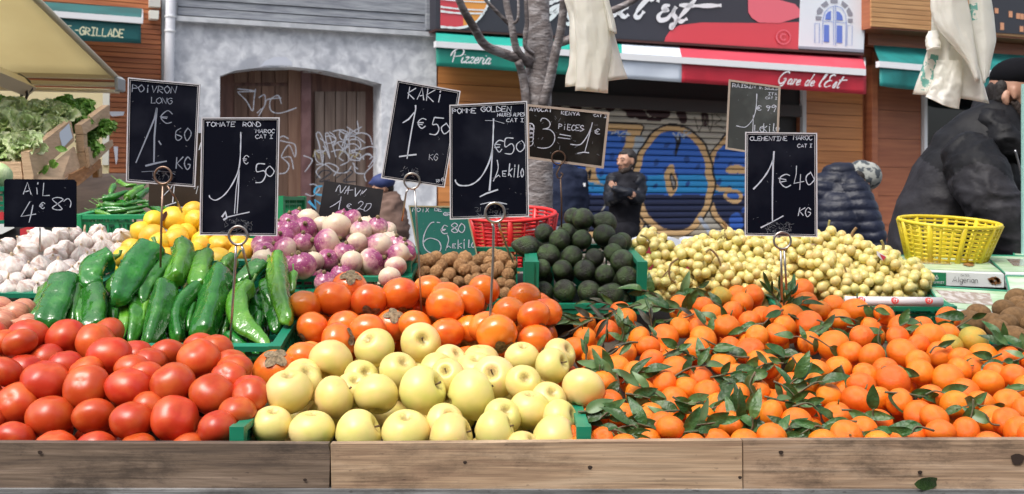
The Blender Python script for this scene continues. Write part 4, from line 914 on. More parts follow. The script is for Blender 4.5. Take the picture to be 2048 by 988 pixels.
A.add([(65, 713, 160, 150, 'u'), (225, 720, 178, 135, 'u'), (410, 720, 192, 130, 'r'), (600, 718, 190, 130, 'u'), (782, 728, 182, 112, 'r'), (955, 722, 170, 128, 'r'), (132, 580, 188, 178, 'u'), (312, 602, 168, 168, 'r'), (482, 588, 172, 180, 'd'), (665, 575, 195, 188, 'r'),
       (862, 592, 200, 178, 'r'), (300, 453, 174, 158, 'd'), (475, 405, 160, 165, 't'), (658, 383, 157, 150, 'T'), (570, 485, 155, 120, 'b'), (765, 505, 140, 110, 'T'), (725, 462, 150, 70, 'b'), (420, 487, 90, 60, 'b'), (385, 547, 100, 85, 'b'), (180, 522, 165, 110, 'b'), (190, 478, 95, 55, 'b'),
       (775, 430, 125, 75, 'b'), (900, 420, 145, 65, 'u'), (880, 468, 165, 90, 'u'), (950, 525, 175, 150, 'T'), (755, 665, 115, 70, 'b'), (985, 650, 90, 80, 'b')], 512, 494, .5)
A.add([(175, 735, 202, 110, 'r'), (70, 652, 165, 185, 'u'), (190, 665, 125, 100, 'r'), (40, 435, 120, 110, 'u'), (160, 475, 142, 172, 'r'), (188, 400, 125, 60, 'b'), (45, 530, 112, 105, 'T'), (145, 572, 105, 55, 'b'), (285, 568, 172, 178, 'y'), (45, 765, 90, 50, 'b')], 1024, 494, .5)
A.fill(.9, seed=4, xr=(530, 1130)).relax()
A.labels([(845, 'bottom row against the board'), (770, 'second row above the board'), (720, 'third row above the board'), (0, 'top row of the heap')],
         [(740, ', left part'), (960, ', middle part'), (9999, ', by the clementines')], 'pale yellow apple', 'pale yellow apple buried in the heap')
ma_ = var(apple_me, 7); st_ = stub_me('stem', .035, .05, .5, .95, .08)
OR = {'u': (20, 15), 'r': (80, 75), 'd': (0, 150), 't': (-10, 40), 'T': (15, 62), 'b': (40, 50), 'y': (140, 50), '': (0, 20)}
for q in A.it:
    az, ti = OR[q['k']]
    place(q, 'apple', random.choice(ma_), M_app, 'apple', 'yellow apples heaped in the middle', orient(az+random.uniform(-25, 25), ti+random.uniform(-12, 12), random.random()*6), 1.0, [('stem', st_, M_stem)] if q['k'] in 'rtTy' and random.random() < .75 else [])

# ---- persimmons
M_kak = mat('persimmon skin', (.80, .19, .018), .24, (.70, .10, .016), 1.0, .42, .7, coat=.25, rand=.08, randhue=.007, sss=.12, bump=.012, bscale=3, col3=(.86, .26, .04))
M_cal = mat('dry calyx', (.13, .1, .06), .85, (.3, .22, .13), 5, .35, .6, bump=.4, bscale=12)
K = Heap(745, 1.96, 555, 2.24, .081, .97, 1.66)
K.add([(820, 100, 290, 190, 'c'), (680, 235, 312, 305, ''), (980, 255, 292, 265, 'f'), (450, 290, 200, 300, ''), (520, 475, 275, 270, ''), (780, 410, 160, 170, ''), (725, 565, 302, 250, 's'), (975, 450, 315, 190, ''), (1170, 455, 215, 270, 'c'),
       (440, 670, 210, 170, ''), (510, 615, 140, 70, ''), (205, 790, 350, 265, 'c'), (1240, 202, 305, 292, '')], 500, 540, .243)
K.add([(240, 165, 235, 305, ''), (370, 280, 322, 275, ''), (570, 252, 245, 312, ''), (690, 162, 265, 300, ''), (380, 140, 160, 105, ''), (125, 440, 260, 225, ''), (380, 530, 292, 332, ''), (570, 500, 190, 245, ''), (795, 522, 332, 292, ''), (900, 345, 272, 305, ''), (700, 400, 120, 130, ''),
       (1020, 190, 272, 185, ''), (1100, 350, 200, 210, ''), (1110, 565, 300, 240, ''), (1200, 312, 150, 180, ''), (550, 655, 110, 80, '')], 800, 540, .243)
K.fill(.9, seed=5, xr=(600, 1080)).relax()
K.labels([(700, 'lowest row behind the apples'), (640, 'lower row of the heap'), (590, 'middle row of the heap'), (0, 'top row of the heap')],
         [(760, ', left part'), (900, ', middle'), (9999, ', right part')], 'orange persimmon', 'orange persimmon buried between the others in the heap')
for q in K.it:
    if q['k'] == 'c': q['label'] = q['label'].replace('orange persimmon', 'orange persimmon with brown calyx')
mk_ = var(kaki_me, 6); cal = var(disc_calyx, 3)
for q in K.it:
    az, ti = {'c': (15, 38), 'f': (10, 135), 's': (80, 75), '': (random.uniform(-60, 60), random.choice((150, 165, 140)))}[q['k']]
    place(q, 'persimmon', random.choice(mk_), M_kak, 'persimmon', 'persimmons heaped behind the apples', orient(az, ti, random.random()*6), 1.0, [('calyx', random.choice(cal), M_cal)])

# ---- lemons
M_lem = mat('lemon skin', (.86, .52, .035), .38, (.84, .60, .06), 1.3, .4, .7, rand=.05, randhue=.02, bump=.12, bscale=16, sss=.08)
Lm = Heap(540, 2.42, 415, 2.62, .062, .95, 1.5)
Lm.add([(350, 255, 160, 140), (530, 260, 230, 205), (700, 180, 130, 145), (720, 270, 120, 180), (240, 360, 115, 145), (340, 395, 222, 165), (400, 450, 135, 125), (545, 450, 212, 185), (640, 365, 135, 125), (930, 470, 215, 130), (770, 490, 155, 140), (700, 540, 120, 145), (780, 410, 120, 75),
        (150, 480, 145, 85), (220, 500, 155, 65), (85, 565, 145, 115), (460, 570, 130, 95), (930, 615, 262, 185), (1130, 580, 202, 192), (1210, 510, 115, 145), (560, 340, 95, 55), (1110, 440, 165, 70), (850, 330, 150, 140), (980, 360, 150, 140), (620, 640, 150, 120), (800, 600, 150, 120), (300, 560, 150, 120)], 230, 380, .2227)
Lm.fill(.7, seed=6, xr=(260, 490)).relax(40)
Lm.labels([(500, 'lowest row behind the peppers'), (455, 'middle row'), (0, 'top row')], [(330, ', left of pepper sign stake'), (400, ', right of pepper sign stake'), (9999, ', under the tomato sign')], 'yellow lemon', 'yellow lemon buried deep in the heap')
ml_ = var(lemon_me, 5)
for i, q in enumerate(Lm.it):
    o = place(q, 'lemon', random.choice(ml_), M_lem, 'lemon', 'lemons heaped behind the peppers', orient(random.uniform(-180, 180), random.uniform(60, 110), random.random()*6), .95)
    if i == 1:
        q['label'] = o['label'] = 'yellow lemon with a dark oval scar at the top of the lemon heap'
        m = MB(); pts = [(.115*math.cos(a*.52)*.6, .19*math.sin(a*.52)) for a in range(12)]
        c = P(337, 432, q['Y'])-Vector((0, q['R3']*.97, 0)); e = [c+Vector((a*.09*math.cos(.5)+b_*.05*.6, 0, b_*.07-a*.02)) for a, b_ in pts]
        m.add([v+Vector((0, .0, 0)) for v in e], [tuple(range(12))]); 
        b2 = obj('scar', mesh('scar', [o.matrix_world.inverted() @ v for v in m.v], m.f), mat('scar brown', (.06, .015, .01), .6), o)

# ---- turnips
M_tur = gradient_mat('turnip skin', (.30, .06, .16), (.74, .60, .45), (.56, .26, .32), .20, spots=(.72, .55, .42)); 
M_tw = gradient_mat('pale turnip skin', (.48, .2, .28), (.70, .58, .42), (.66, .46, .40), .36, edge=.6, spots=(.6, .42, .24))
M_crown = mat('turnip crown', (.3, .22, .1), .8, (.14, .1, .05), 6, bump=.5, bscale=20)
Tu = Heap(545, 2.36, 425, 2.58, .063, .95, 1.5)
Tu.add([(400, 112, 150, 95, 'P'), (325, 140, 130, 90, 'P'), (482, 152, 195, 165, 'W'), (450, 222, 205, 162, 'C'), (325, 215, 125, 110, 'P'), (250, 198, 80, 70, 'P'), (280, 282, 135, 112, 'C'), (110, 330, 200, 115, 'P'), (120, 392, 140, 95, 'C'), (285, 382, 207, 150, 'H'), (440, 345, 165, 175, 'P'), (630, 332, 236, 192, 'h'),
        (715, 222, 242, 222, 'W'), (760, 135, 190, 100, 'P'), (840, 132, 145, 112, 'H'), (915, 247, 190, 182, 'P'), (955, 162, 95, 60, 'W'), (1050, 217, 167, 152, 'P'), (885, 342, 162, 152, 'W'), (782, 422, 125, 155, 'P'), (640, 492, 192, 202, 'C'), (430, 527, 242, 202, 'P'), (110, 472, 192, 135, 'W'), (520, 460, 90, 80, 'W'),
        (840, 490, 140, 140, 'W'), (1000, 512, 242, 222, 'R'), (1070, 372, 205, 185, 'H'), (1225, 432, 125, 155, 'h'), (1210, 318, 100, 65, 'P'), (1270, 358, 132, 85, 'P'), (1280, 402, 95, 95, 'P'), (1200, 522, 125, 125, 'W'), (1150, 582, 125, 65, 'W'), (620, 608, 120, 50, 'P'), (750, 575, 135, 95, 'P'), (600, 158, 85, 55, 'W'), (1145, 300, 90, 90, 'W'), (350, 480, 120, 80, 'P')], 500, 400, .2429)
Tu.fill(.8, seed=7, xr=(530, 790)).relax(50)
Tu.labels([(510, 'front row at the rim'), (470, 'middle row of the heap'), (0, 'top row of the heap')], [(610, ', left part'), (700, ', middle part'), (9999, ', right part')], 'turnip', 'turnip buried deep in the turnip heap')
mu_ = var(turnip_me, 6); crn = stub_me('crown', .2, .14, .8, 1.12)
for q in Tu.it:
    k = q['k'] or random.choice('PWH')
    az, ti = {'P': (random.uniform(-30, 30), 25), 'C': (random.uniform(-25, 25), 60), 'W': (random.uniform(-30, 30), 140), 'H': (-80, 60), 'h': (-75, 80), 'R': (80, 70)}[k]
    nm_ = {'P': 'purple', 'C': 'purple', 'W': 'cream-white', 'H': 'purple and white', 'h': 'purple and white', 'R': 'white and purple-sided:'}[k]
    if not q['fill']: q['label'] = (nm_+' '+q['label']).replace(': turnip', ',')
    place(q, 'turnip', random.choice(mu_), M_tw if k == 'W' else M_tur, 'turnip', 'turnips heaped in a green crate', orient(az, ti, random.random()*6), 1, [('crown', crn, M_crown)])

# ---- walnuts
M_wal = mat('walnut shell', (.48, .27, .12), .6, (.3, .15, .06), 3, .35, .65, bump=.7, bscale=7, rand=.16, spec=.35)
Wn = Heap(585, 2.42, 505, 2.58, .033, 1.0, 1.5)
Wn.add([(190, 575, 95, 65), (180, 640, 90, 95), (290, 600, 146, 150), (360, 550, 122, 95), (490, 590, 142, 132), (640, 567, 182, 112), (770, 590, 122, 102), (880, 600, 122, 92), (920, 522, 132, 92), (1015, 580, 142, 132), (1100, 640, 90, 95), (410, 640, 122, 102), (590, 650, 132, 122), (640, 692, 122, 132), (750, 692, 112, 95), (840, 672, 95, 85), (360, 700, 132, 112),
        (490, 742, 132, 142), (970, 682, 142, 132), (910, 722, 112, 102), (1070, 732, 132, 112), (190, 742, 102, 112), (580, 785, 95, 65), (680, 772, 95, 65), (1000, 822, 116, 132), (1090, 825, 90, 85), (1040, 902, 115, 65), (820, 537, 90, 50), (700, 640, 90, 60), (530, 535, 95, 55), (450, 570, 80, 60), (1080, 560, 90, 70), (300, 770, 90, 70), (250, 690, 90, 80), (760, 760, 100, 80), (840, 760, 100, 80), (880, 660, 80, 70), (430, 800, 90, 70), (950, 900, 100, 80), (980, 520, 90, 60)], 800, 400, .2025)
Wn.fill(1, seed=8, xr=(835, 1020)).relax(40)
Wn.labels([(560, 'lowest row behind the persimmons'), (535, 'middle row of the crate'), (0, 'back row of the crate')], [(890, ', left part'), (960, ', middle part'), (9999, ', right part')], 'brown walnut', 'brown walnut lying deeper in the crate')
mw_ = var(walnut_me, 6)
for q in Wn.it: place(q, 'walnut', random.choice(mw_), M_wal, 'walnut', 'walnuts in their shells in a green crate', orient(random.uniform(0, 360), random.uniform(0, 120), random.random()*6), 1)

# ---- avocados
M_avo = mat('avocado skin', (.024, .024, .016), .36, (.045, .075, .022), 1.3, .4, .6, bump=.6, bscale=10, rand=.3, spec=.45, distort=.4)
Av = Heap(600, 2.40, 435, 2.66, .058, 1.0, 1.5)
Av.add([(600, 155, 182, 187), (520, 140, 155, 155), (785, 165, 192, 145), (280, 272, 162, 167), (150, 387, 192, 187), (465, 242, 120, 105), (410, 327, 177, 162), (592, 327, 167, 172), (775, 292, 192, 187), (925, 335, 120, 140), (885, 330, 75, 95), (315, 440, 197, 167), (510, 452, 177, 157), (695, 467, 162, 142), (850, 412, 155, 115), (925, 490, 197, 172), (255, 567, 167, 202),
        (430, 572, 167, 187), (615, 582, 182, 187), (780, 612, 157, 167), (965, 632, 182, 207), (275, 752, 155, 167), (450, 747, 192, 177), (650, 752, 187, 172), (845, 762, 192, 162)], 1020, 400, .2429)
Av.relax(40, .97); nvis = len(Av.it)
Av.fill(.7, seed=9, xr=(1085, 1240), back=2.2, down=.6).relax(20, .9)
Av.labels([(570, 'bottom row of the pyramid'), (530, 'second row of the pyramid'), (495, 'third row of the pyramid'), (460, 'fourth row of the pyramid'), (0, 'top row of the pyramid')], [(9999, '')], 'dark avocado', 'dark avocado hidden behind the others in the pyramid')
mv_ = var(avo_me, 5)
for i, q in enumerate(Av.it):
    az, ti = (random.uniform(160, 200), random.uniform(70, 95))
    if i in (2, 24, 4): az, ti = (-80, 80)
    place(q, 'avocado', random.choice(mv_), M_avo, 'avocado', 'avocados stacked in a green crate', orient(az, ti, random.random()*6), 1)

# ---- garlic
M_gar = mat('garlic skin', (.80, .74, .69), .55, (.72, .6, .57), 2.2, .45, .7, bump=.3, bscale=5, rand=.05, sss=.1, stretch=(2.5, 2.5, .5), col3=(.6, .42, .36))
M_gst = mat('garlic neck', (.5, .34, .2), .8, (.62, .5, .36), 8)
G = Heap(600, 2.34, 455, 2.62, .054, .82, 1.5)
G.add([(65, 320, 155, 135), (240, 377, 227, 172), (345, 212, 152, 112), (400, 282, 242, 172), (540, 222, 165, 155), (660, 217, 165, 145), (880, 200, 165, 122), (760, 292, 172, 152, 's'), (910, 240, 182, 92), (940, 337, 207, 132), (1090, 242, 172, 152), (500, 397, 202, 142), (590, 342, 162, 132), (740, 402, 202, 122), (120, 502, 232, 152), (0, 500, 110, 140),
       (370, 482, 202, 122), (480, 440, 120, 85), (520, 532, 202, 132), (620, 500, 142, 105), (790, 440, 142, 85), (740, 502, 122, 85), (290, 542, 142, 132), (380, 612, 192, 122), (30, 602, 135, 95), (70, 722, 162, 192, 's'), (235, 702, 172, 202), (390, 722, 142, 152), (150, 602, 132, 75), (1070, 332, 90, 65), (870, 422, 95, 65), (230, 272, 95, 85), (-50, 380, 150, 140), (-60, 640, 150, 150), (170, 440, 110, 80), (20, 430, 110, 80), (650, 580, 120, 90), (760, 560, 110, 90)], 0, 420, .2226)
G.fill(.9, seed=10, xr=(5, 220)).relax(50)
G.labels([(545, 'lowest row above the onions'), (500, 'middle row of the heap'), (0, 'top row below its sign')], [(75, ', left part'), (150, ', middle part'), (9999, ', near the peppers')], 'white garlic bulb', 'white garlic bulb buried deep in the garlic heap')
mg_ = var(garlic_me, 8); gst = stub_me('neck', .12, .09, .75, 1.75, .2); gs2 = stub_me('neck', .13, .1, .8, 1.25, .1)
for q in G.it:
    az, ti = (random.uniform(-60, 60), random.uniform(10, 70)) if q['k'] != 's' else (10, 8)
    place(q, 'garlic_bulb', random.choice(mg_), M_gar, 'garlic', 'garlic bulbs in a heap', orient(az, ti, random.random()*6), 1.05, [('neck', gst if q['k'] == 's' else gs2, M_gst)] if q['k'] == 's' or random.random() < .7 else [])
# ---- onions (pinkish) at the left edge
On = Heap(640, 2.12, 600, 2.2, .062, .9, 1.6)
On.add([(0, 850, 110, 130), (150, 905, 205, 150), (215, 850, 170, 95), (260, 985, 170, 90), (30, 960, 160, 110), (-90, 930, 160, 140)], 0, 420, .2226).relax(30)
On.labels([(0, 'front of the garlic')], [(9999, '')], 'pinkish brown onion', '')
M_on = mat('onion skin', (.62, .28, .17), .3, (.5, .17, .11), 2, .4, .65, stretch=(4, 4, .3), coat=.1, rand=.08); mo_ = var(onion_me, 3)
for q in On.it: place(q, 'onion', random.choice(mo_), M_on, 'onion', 'onions by the garlic', orient(random.uniform(-90, -30), 70), 1, [('neck', stub_me('neck', .1, .06, .95, 1.5, .1), M_gst)])
# ---- kiwis
M_kiw = mat('kiwi skin', (.27, .15, .06), .75, (.18, .095, .035), 3, .4, .65, bump=.5, bscale=26, rand=.12)
Kw = Heap(680, 2.28, 590, 2.42, .055, 1, 1.5)
Kw.add([(770, 715, 155, 105), (700, 772, 185, 132), (1045, 600, 155, 95), (1050, 650, 110, 95), (945, 692, 132, 122), (1020, 752, 192, 142), (860, 772, 135, 95), (900, 822, 142, 112), (1010, 862, 192, 95), (1110, 700, 150, 130), (1150, 800, 160, 130), (1160, 600, 150, 100), (960, 780, 120, 90)], 1740, 420, .2833)
Kw.relax(30)
Kw.labels([(645, 'lower row at crate rim'), (615, 'middle row'), (0, 'top row')], [(1990, ', left part'), (9999, ', right part')], 'brown fuzzy kiwi', '')
mkw = var(kiwi_me, 4)
for q in Kw.it: place(q, 'kiwi', random.choice(mkw), M_kiw, 'kiwi', 'kiwis heaped at the right edge', orient(random.choice((-80, 80, -100)), random.uniform(65, 95), random.random()*6), .88)

# ---- clementines
M_cle = mat('clementine peel', (.84, .172, .006), .36, (.86, .225, .010), 1.2, .4, .65, bump=.35, bscale=22, rand=.07, randhue=.009, sss=.1, coat=.05)
M_clg = mat('greenish clementine peel', (.62, .33, .03), .4, (.42, .33, .05), 1.2, .4, .6, bump=.35, bscale=22)
Cl = Heap(860, 1.72, 570, 2.45, .060, .9, 1.63)
Cl.add([(430, 245, 85, 50), (455, 270, 80, 50), (290, 290, 60, 55), (380, 325, 85, 65), (510, 365, 90, 110), (330, 440, 105, 105), (612, 360, 112, 100), (675, 315, 70, 70), (705, 275, 70, 50), (675, 215, 95, 50), (765, 220, 80, 40), (838, 195, 92, 72, 'g'), (900, 172, 60, 40), (965, 178, 85, 50), (920, 222, 92, 75), (880, 250, 75, 60), (800, 260, 60, 60), (950, 285, 75, 60),
        (858, 305, 115, 75), (750, 312, 95, 55), (765, 345, 115, 55), (738, 415, 118, 98), (875, 385, 75, 50), (950, 412, 125, 100), (1000, 265, 60, 60), (980, 340, 80, 50), (985, 450, 100, 70), (845, 465, 80, 90), (450, 420, 90, 75), (425, 470, 90, 70), (495, 503, 110, 85), (650, 480, 120, 90), (610, 545, 108, 98), (515, 590, 130, 110), (755, 520, 110, 80), (560, 440, 80, 60),
        (645, 430, 70, 50), (650, 617, 130, 105), (635, 725, 120, 100), (330, 682, 110, 100), (440, 670, 122, 95), (390, 610, 80, 75), (445, 772, 100, 45), (370, 752, 85, 60), (755, 677, 110, 88), (320, 495, 80, 50), (215, 520, 80, 90), (780, 560, 85, 60), (985, 575, 90, 85), (990, 660, 90, 110), (1000, 745, 85, 70), (365, 520, 75, 55), (570, 500, 60, 50), (545, 385, 60, 60), (290, 350, 60, 60),
        (250, 385, 60, 50), (600, 690, 65, 65), (905, 580, 85, 65), (700, 550, 70, 60), (820, 620, 90, 70), (880, 700, 100, 90), (820, 760, 90, 60), (720, 770, 90, 50), (540, 760, 90, 60), (560, 660, 80, 70), (900, 500, 90, 70), (860, 640, 80, 60), (930, 760, 80, 60), (230, 740, 50, 60), (290, 770, 90, 40)], 1024, 494, .5)
Cl.add([(135, 165, 100, 75), (150, 212, 100, 60), (20, 265, 70, 60), (75, 235, 70, 45), (95, 258, 105, 55), (160, 310, 118, 102), (65, 300, 75, 45), (35, 352, 100, 92), (205, 240, 90, 55), (262, 215, 78, 48), (350, 250, 120, 92), (285, 290, 90, 108), (165, 385, 70, 80), (262, 395, 132, 108), (375, 360, 95, 98), (330, 425, 80, 92), (415, 425, 112, 75), (410, 310, 80, 55), (465, 255, 70, 48),
        (535, 305, 112, 65), (520, 345, 100, 55), (540, 415, 132, 98), (470, 470, 95, 50), (282, 485, 102, 115), (390, 492, 85, 55), (370, 555, 122, 108), (245, 590, 108, 88), (358, 615, 132, 125), (500, 525, 142, 108), (610, 500, 112, 98), (645, 350, 132, 88), (620, 302, 90, 45), (720, 285, 96, 78), (720, 330, 75, 50), (600, 385, 82, 65), (690, 430, 108, 108), (770, 425, 75, 50),
        (730, 375, 85, 50, 'g'), (822, 360, 118, 78, 'g'), (865, 425, 120, 82), (765, 480, 108, 70), (820, 470, 75, 65), (720, 530, 126, 106), (880, 545, 122, 106), (985, 515, 112, 88), (910, 490, 85, 50), (785, 567, 126, 84), (960, 612, 122, 80), (525, 620, 112, 122), (655, 590, 92, 78), (605, 672, 122, 112), (665, 672, 102, 84), (750, 622, 122, 88), (790, 717, 92, 64), (690, 728, 116, 80),
        (895, 692, 132, 108), (1000, 727, 112, 92), (890, 757, 92, 34), (505, 747, 116, 48), (380, 717, 92, 74), (312, 735, 132, 74), (275, 657, 108, 74), (15, 742, 80, 74), (112, 705, 132, 126), (10, 667, 82, 112), (0, 472, 65, 82), (90, 535, 85, 65), (1030, 650, 100, 90), (440, 590, 70, 60), (600, 445, 80, 60), (570, 730, 80, 60), (440, 680, 80, 60), (150, 620, 80, 70), (180, 540, 80, 70),
        (60, 600, 80, 70), (130, 460, 80, 70), (1040, 560, 100, 90), (1060, 740, 110, 90), (200, 480, 70, 60), (960, 430, 70, 60), (440, 760, 60, 40), (220, 755, 70, 50), (1060, 450, 90, 80), (850, 600, 60, 50), (955, 675, 70, 60)], 1536, 494, .5)
Cl.fill(.75, seed=11, down=1.1, xr=(1175, 2080)).relax(50, .93)
Cl.labels([(850, 'bottom row at the board'), (800, 'second row above the board'), (750, 'third row above the board'), (700, 'fourth row above the board'), (650, 'fifth row above the board'), (0, 'topmost rows')],
          [(1270, ', next to the apples'), (1380, ', right of the apple corner'), (1490, ', in the leafiest part'), (1600, ', below the clementine sign'), (1720, ', right of the stake'), (1840, ', below the paper roll'), (1950, ', below the date boxes'), (9999, ', by the kiwis')], 'orange clementine', 'orange clementine buried deep in the heap')
mc_ = var(clem_me, 6); but = star_me(); cst = stub_me('stem', .05, .035, .85, 1.25, .08)
for q in Cl.it:
    if q['k'] == 'g': q['label'] = q['label'].replace('orange clementine', 'greenish unripe clementine')
    o = place(q, 'clementine', random.choice(mc_), M_clg if q['k'] == 'g' else M_cle, 'clementine', 'clementines heaped with their leaves', orient(random.uniform(-180, 180), random.choice((20, 45, 70, 120, 150)), random.random()*6), 1)
    if random.random() < .35: obj('stem', cst, M_green, o)
# ================================================================== STALL, CRATES, SIGNS, GREENERY
def woodmat(name, base, dark, light, stain=(.035, .025, .02), stw=.6, rot=0):
    m = mat(name, base, .65, rand=.001); N = m.node_tree.nodes; L = m.node_tree.links; b = N['Principled BSDF']
    for l in list(b.inputs['Base Color'].links): L.remove(l)
    g = N.new('ShaderNodeNewGeometry'); mp = N.new('ShaderNodeMapping'); mp.inputs['Scale'].default_value = (1.1, 5, 13); L.new(g.outputs['Position'], mp.inputs[0])
    n = N.new('ShaderNodeTexNoise'); n.inputs['Scale'].default_value = 3; n.inputs['Detail'].default_value = 9; n.inputs['Distortion'].default_value = .8; n.inputs['Roughness'].default_value = .65; L.new(mp.outputs[0], n.inputs['Vector'])
    cr = N.new('ShaderNodeValToRGB'); e = cr.color_ramp.elements; e[0].position = .3; e[0].color = (*dark, 1); e[1].position = .7; e[1].color = (*light, 1); q = e.new(.5); q.color = (*base, 1)
    L.new(n.outputs['Fac'], cr.inputs[0])
    n2 = N.new('ShaderNodeTexNoise'); n2.inputs['Scale'].default_value = 6; n2.inputs['Detail'].default_value = 10; n2.inputs['Roughness'].default_value = .75
    mp2 = N.new('ShaderNodeMapping'); mp2.inputs['Scale'].default_value = (1, 1, 2.2); L.new(g.outputs['Position'], mp2.inputs[0]); L.new(mp2.outputs[0], n2.inputs['Vector'])
    mr = N.new('ShaderNodeMapRange'); mr.inputs['From Min'].default_value = .5; mr.inputs['From Max'].default_value = .66; mr.inputs['To Max'].default_value = stw; L.new(n2.outputs['Fac'], mr.inputs['Value'])
    mx = N.new('ShaderNodeMix'); mx.data_type = 'RGBA'; mx.inputs['B'].default_value = (*stain, 1); L.new(cr.outputs[0], mx.inputs['A']); L.new(mr.outputs[0], mx.inputs['Factor'])
    n3 = N.new('ShaderNodeTexNoise'); n3.inputs['Scale'].default_value = 60; n3.inputs['Detail'].default_value = 4; L.new(mp2.outputs[0], n3.inputs['Vector'])
    m3 = N.new('ShaderNodeMapRange'); m3.inputs['From Min'].default_value = .66; m3.inputs['From Max'].default_value = .74; m3.inputs['To Max'].default_value = .5; L.new(n3.outputs['Fac'], m3.inputs['Value'])
    x3 = N.new('ShaderNodeMix'); x3.data_type = 'RGBA'; x3.inputs['B'].default_value = (*stain, 1); L.new(mx.outputs['Result'], x3.inputs['A']); L.new(m3.outputs[0], x3.inputs['Factor'])
    mp4 = N.new('ShaderNodeMapping'); mp4.inputs['Scale'].default_value = (2.5, 10, 150); L.new(g.outputs['Position'], mp4.inputs[0]); n4 = N.new('ShaderNodeTexNoise'); n4.inputs['Scale'].default_value = 2.2; n4.inputs['Detail'].default_value = 6; n4.inputs['Distortion'].default_value = .5; L.new(mp4.outputs[0], n4.inputs['Vector'])
    m4 = N.new('ShaderNodeMapRange'); m4.inputs['From Min'].default_value = .3; m4.inputs['From Max'].default_value = .7; m4.inputs['To Min'].default_value = .62; m4.inputs['To Max'].default_value = 1.25; L.new(n4.outputs['Fac'], m4.inputs['Value'])
    hv = N.new('ShaderNodeHueSaturation'); L.new(x3.outputs['Result'], hv.inputs['Color']); L.new(m4.outputs[0], hv.inputs['Value']); L.new(hv.outputs[0], b.inputs['Base Color'])
    bp = N.new('ShaderNodeBump'); bp.inputs['Strength'].default_value = .35; bp.inputs['Distance'].default_value = .004; L.new(n.outputs['Fac'], bp.inputs['Height']); L.new(bp.outputs[0], b.inputs['Normal'])
    return m
W1 = woodmat('old grey board', (.17, .12, .085), (.085, .062, .05), (.29, .215, .16), stw=.8)
W2 = woodmat('tan board', (.44, .30, .19), (.29, .18, .115), (.56, .41, .28), stw=.5)
W3 = woodmat('stained tan board', (.40, .27, .175), (.23, .15, .10), (.52, .38, .27), stw=.7)
st = thing('market_stall', (0, 1.62, 0), 'long sloping market stall edged with three weathered wooden boards', 'market stall')
slabm('front_board', W1, [(-420, 884), (656, 888), (660, 905), (658, 978), (-420, 976)], 1.6, .018, st)['label'] = 'darker greyish front board at the left end'
slabm('front_board', W2, [(661, 888), (1484, 881), (1485, 979), (663, 980)], 1.598, .018, st)['label'] = 'light tan front board in the middle'
slabm('front_board', W3, [(1486, 881), (2500, 878), (2500, 978), (1487, 979)], 1.6, .018, st)['label'] = 'knotty tan front board at the right end'
slabm('ledge', woodmat('grey ledge', (.2, .2, .2), (.1, .1, .1), (.3, .3, .3)), [(-420, 978), (2500, 981), (2500, 1080), (-420, 1080)], 1.592, .04, st)
m = MB(); a, b_ = (1.62, .80), (3.0, 1.10)
m.hexa([(-1.9, a[0], a[1]-.03), (1.9, a[0], a[1]-.03), (1.9, b_[0], b_[1]-.03), (-1.9, b_[0], b_[1]-.03)], [(-1.9, a[0], a[1]), (1.9, a[0], a[1]), (1.9, b_[0], b_[1]), (-1.9, b_[0], b_[1])])
m.build('table_top', mat('dark boards', (.06, .045, .035), .8, (.1, .08, .06), 6), st)
for x in (-1.85, 0, 1.85):
    for y, z in ((1.66, .77), (2.95, 1.05)): m = MB(); m.box((x, y, z/2), (.06, .06, z)); m.build('leg', W1, st)
# dark crate floors, coloured so the gaps read as produce depth, not as street
M_cfloor = mat('dark crate floor', (.02, .03, .022), .8)
# knots and nail marks
for x, y, r_ in ((1840, 945, 5), (2035, 918, 14), (1562, 905, 5), (1480, 955, 4), (1180, 935, 5), (80, 905, 5), (930, 925, 4), (610, 960, 4)):
    m = MB(); c = P(x, y, 1.5975); rr_ = r_/F*1.6; m.add([c]+[c+Vector((rr_*math.cos(a_*.63)*(1+.2*math.sin(a_*2)), 0, rr_*.8*math.sin(a_*.63))) for a_ in range(10)], [(0, 1+(i+1) % 10, 1+i) for i in range(10)])
    m.build('knot', mat('dark knot', (.035, .02, .014), .7), st)

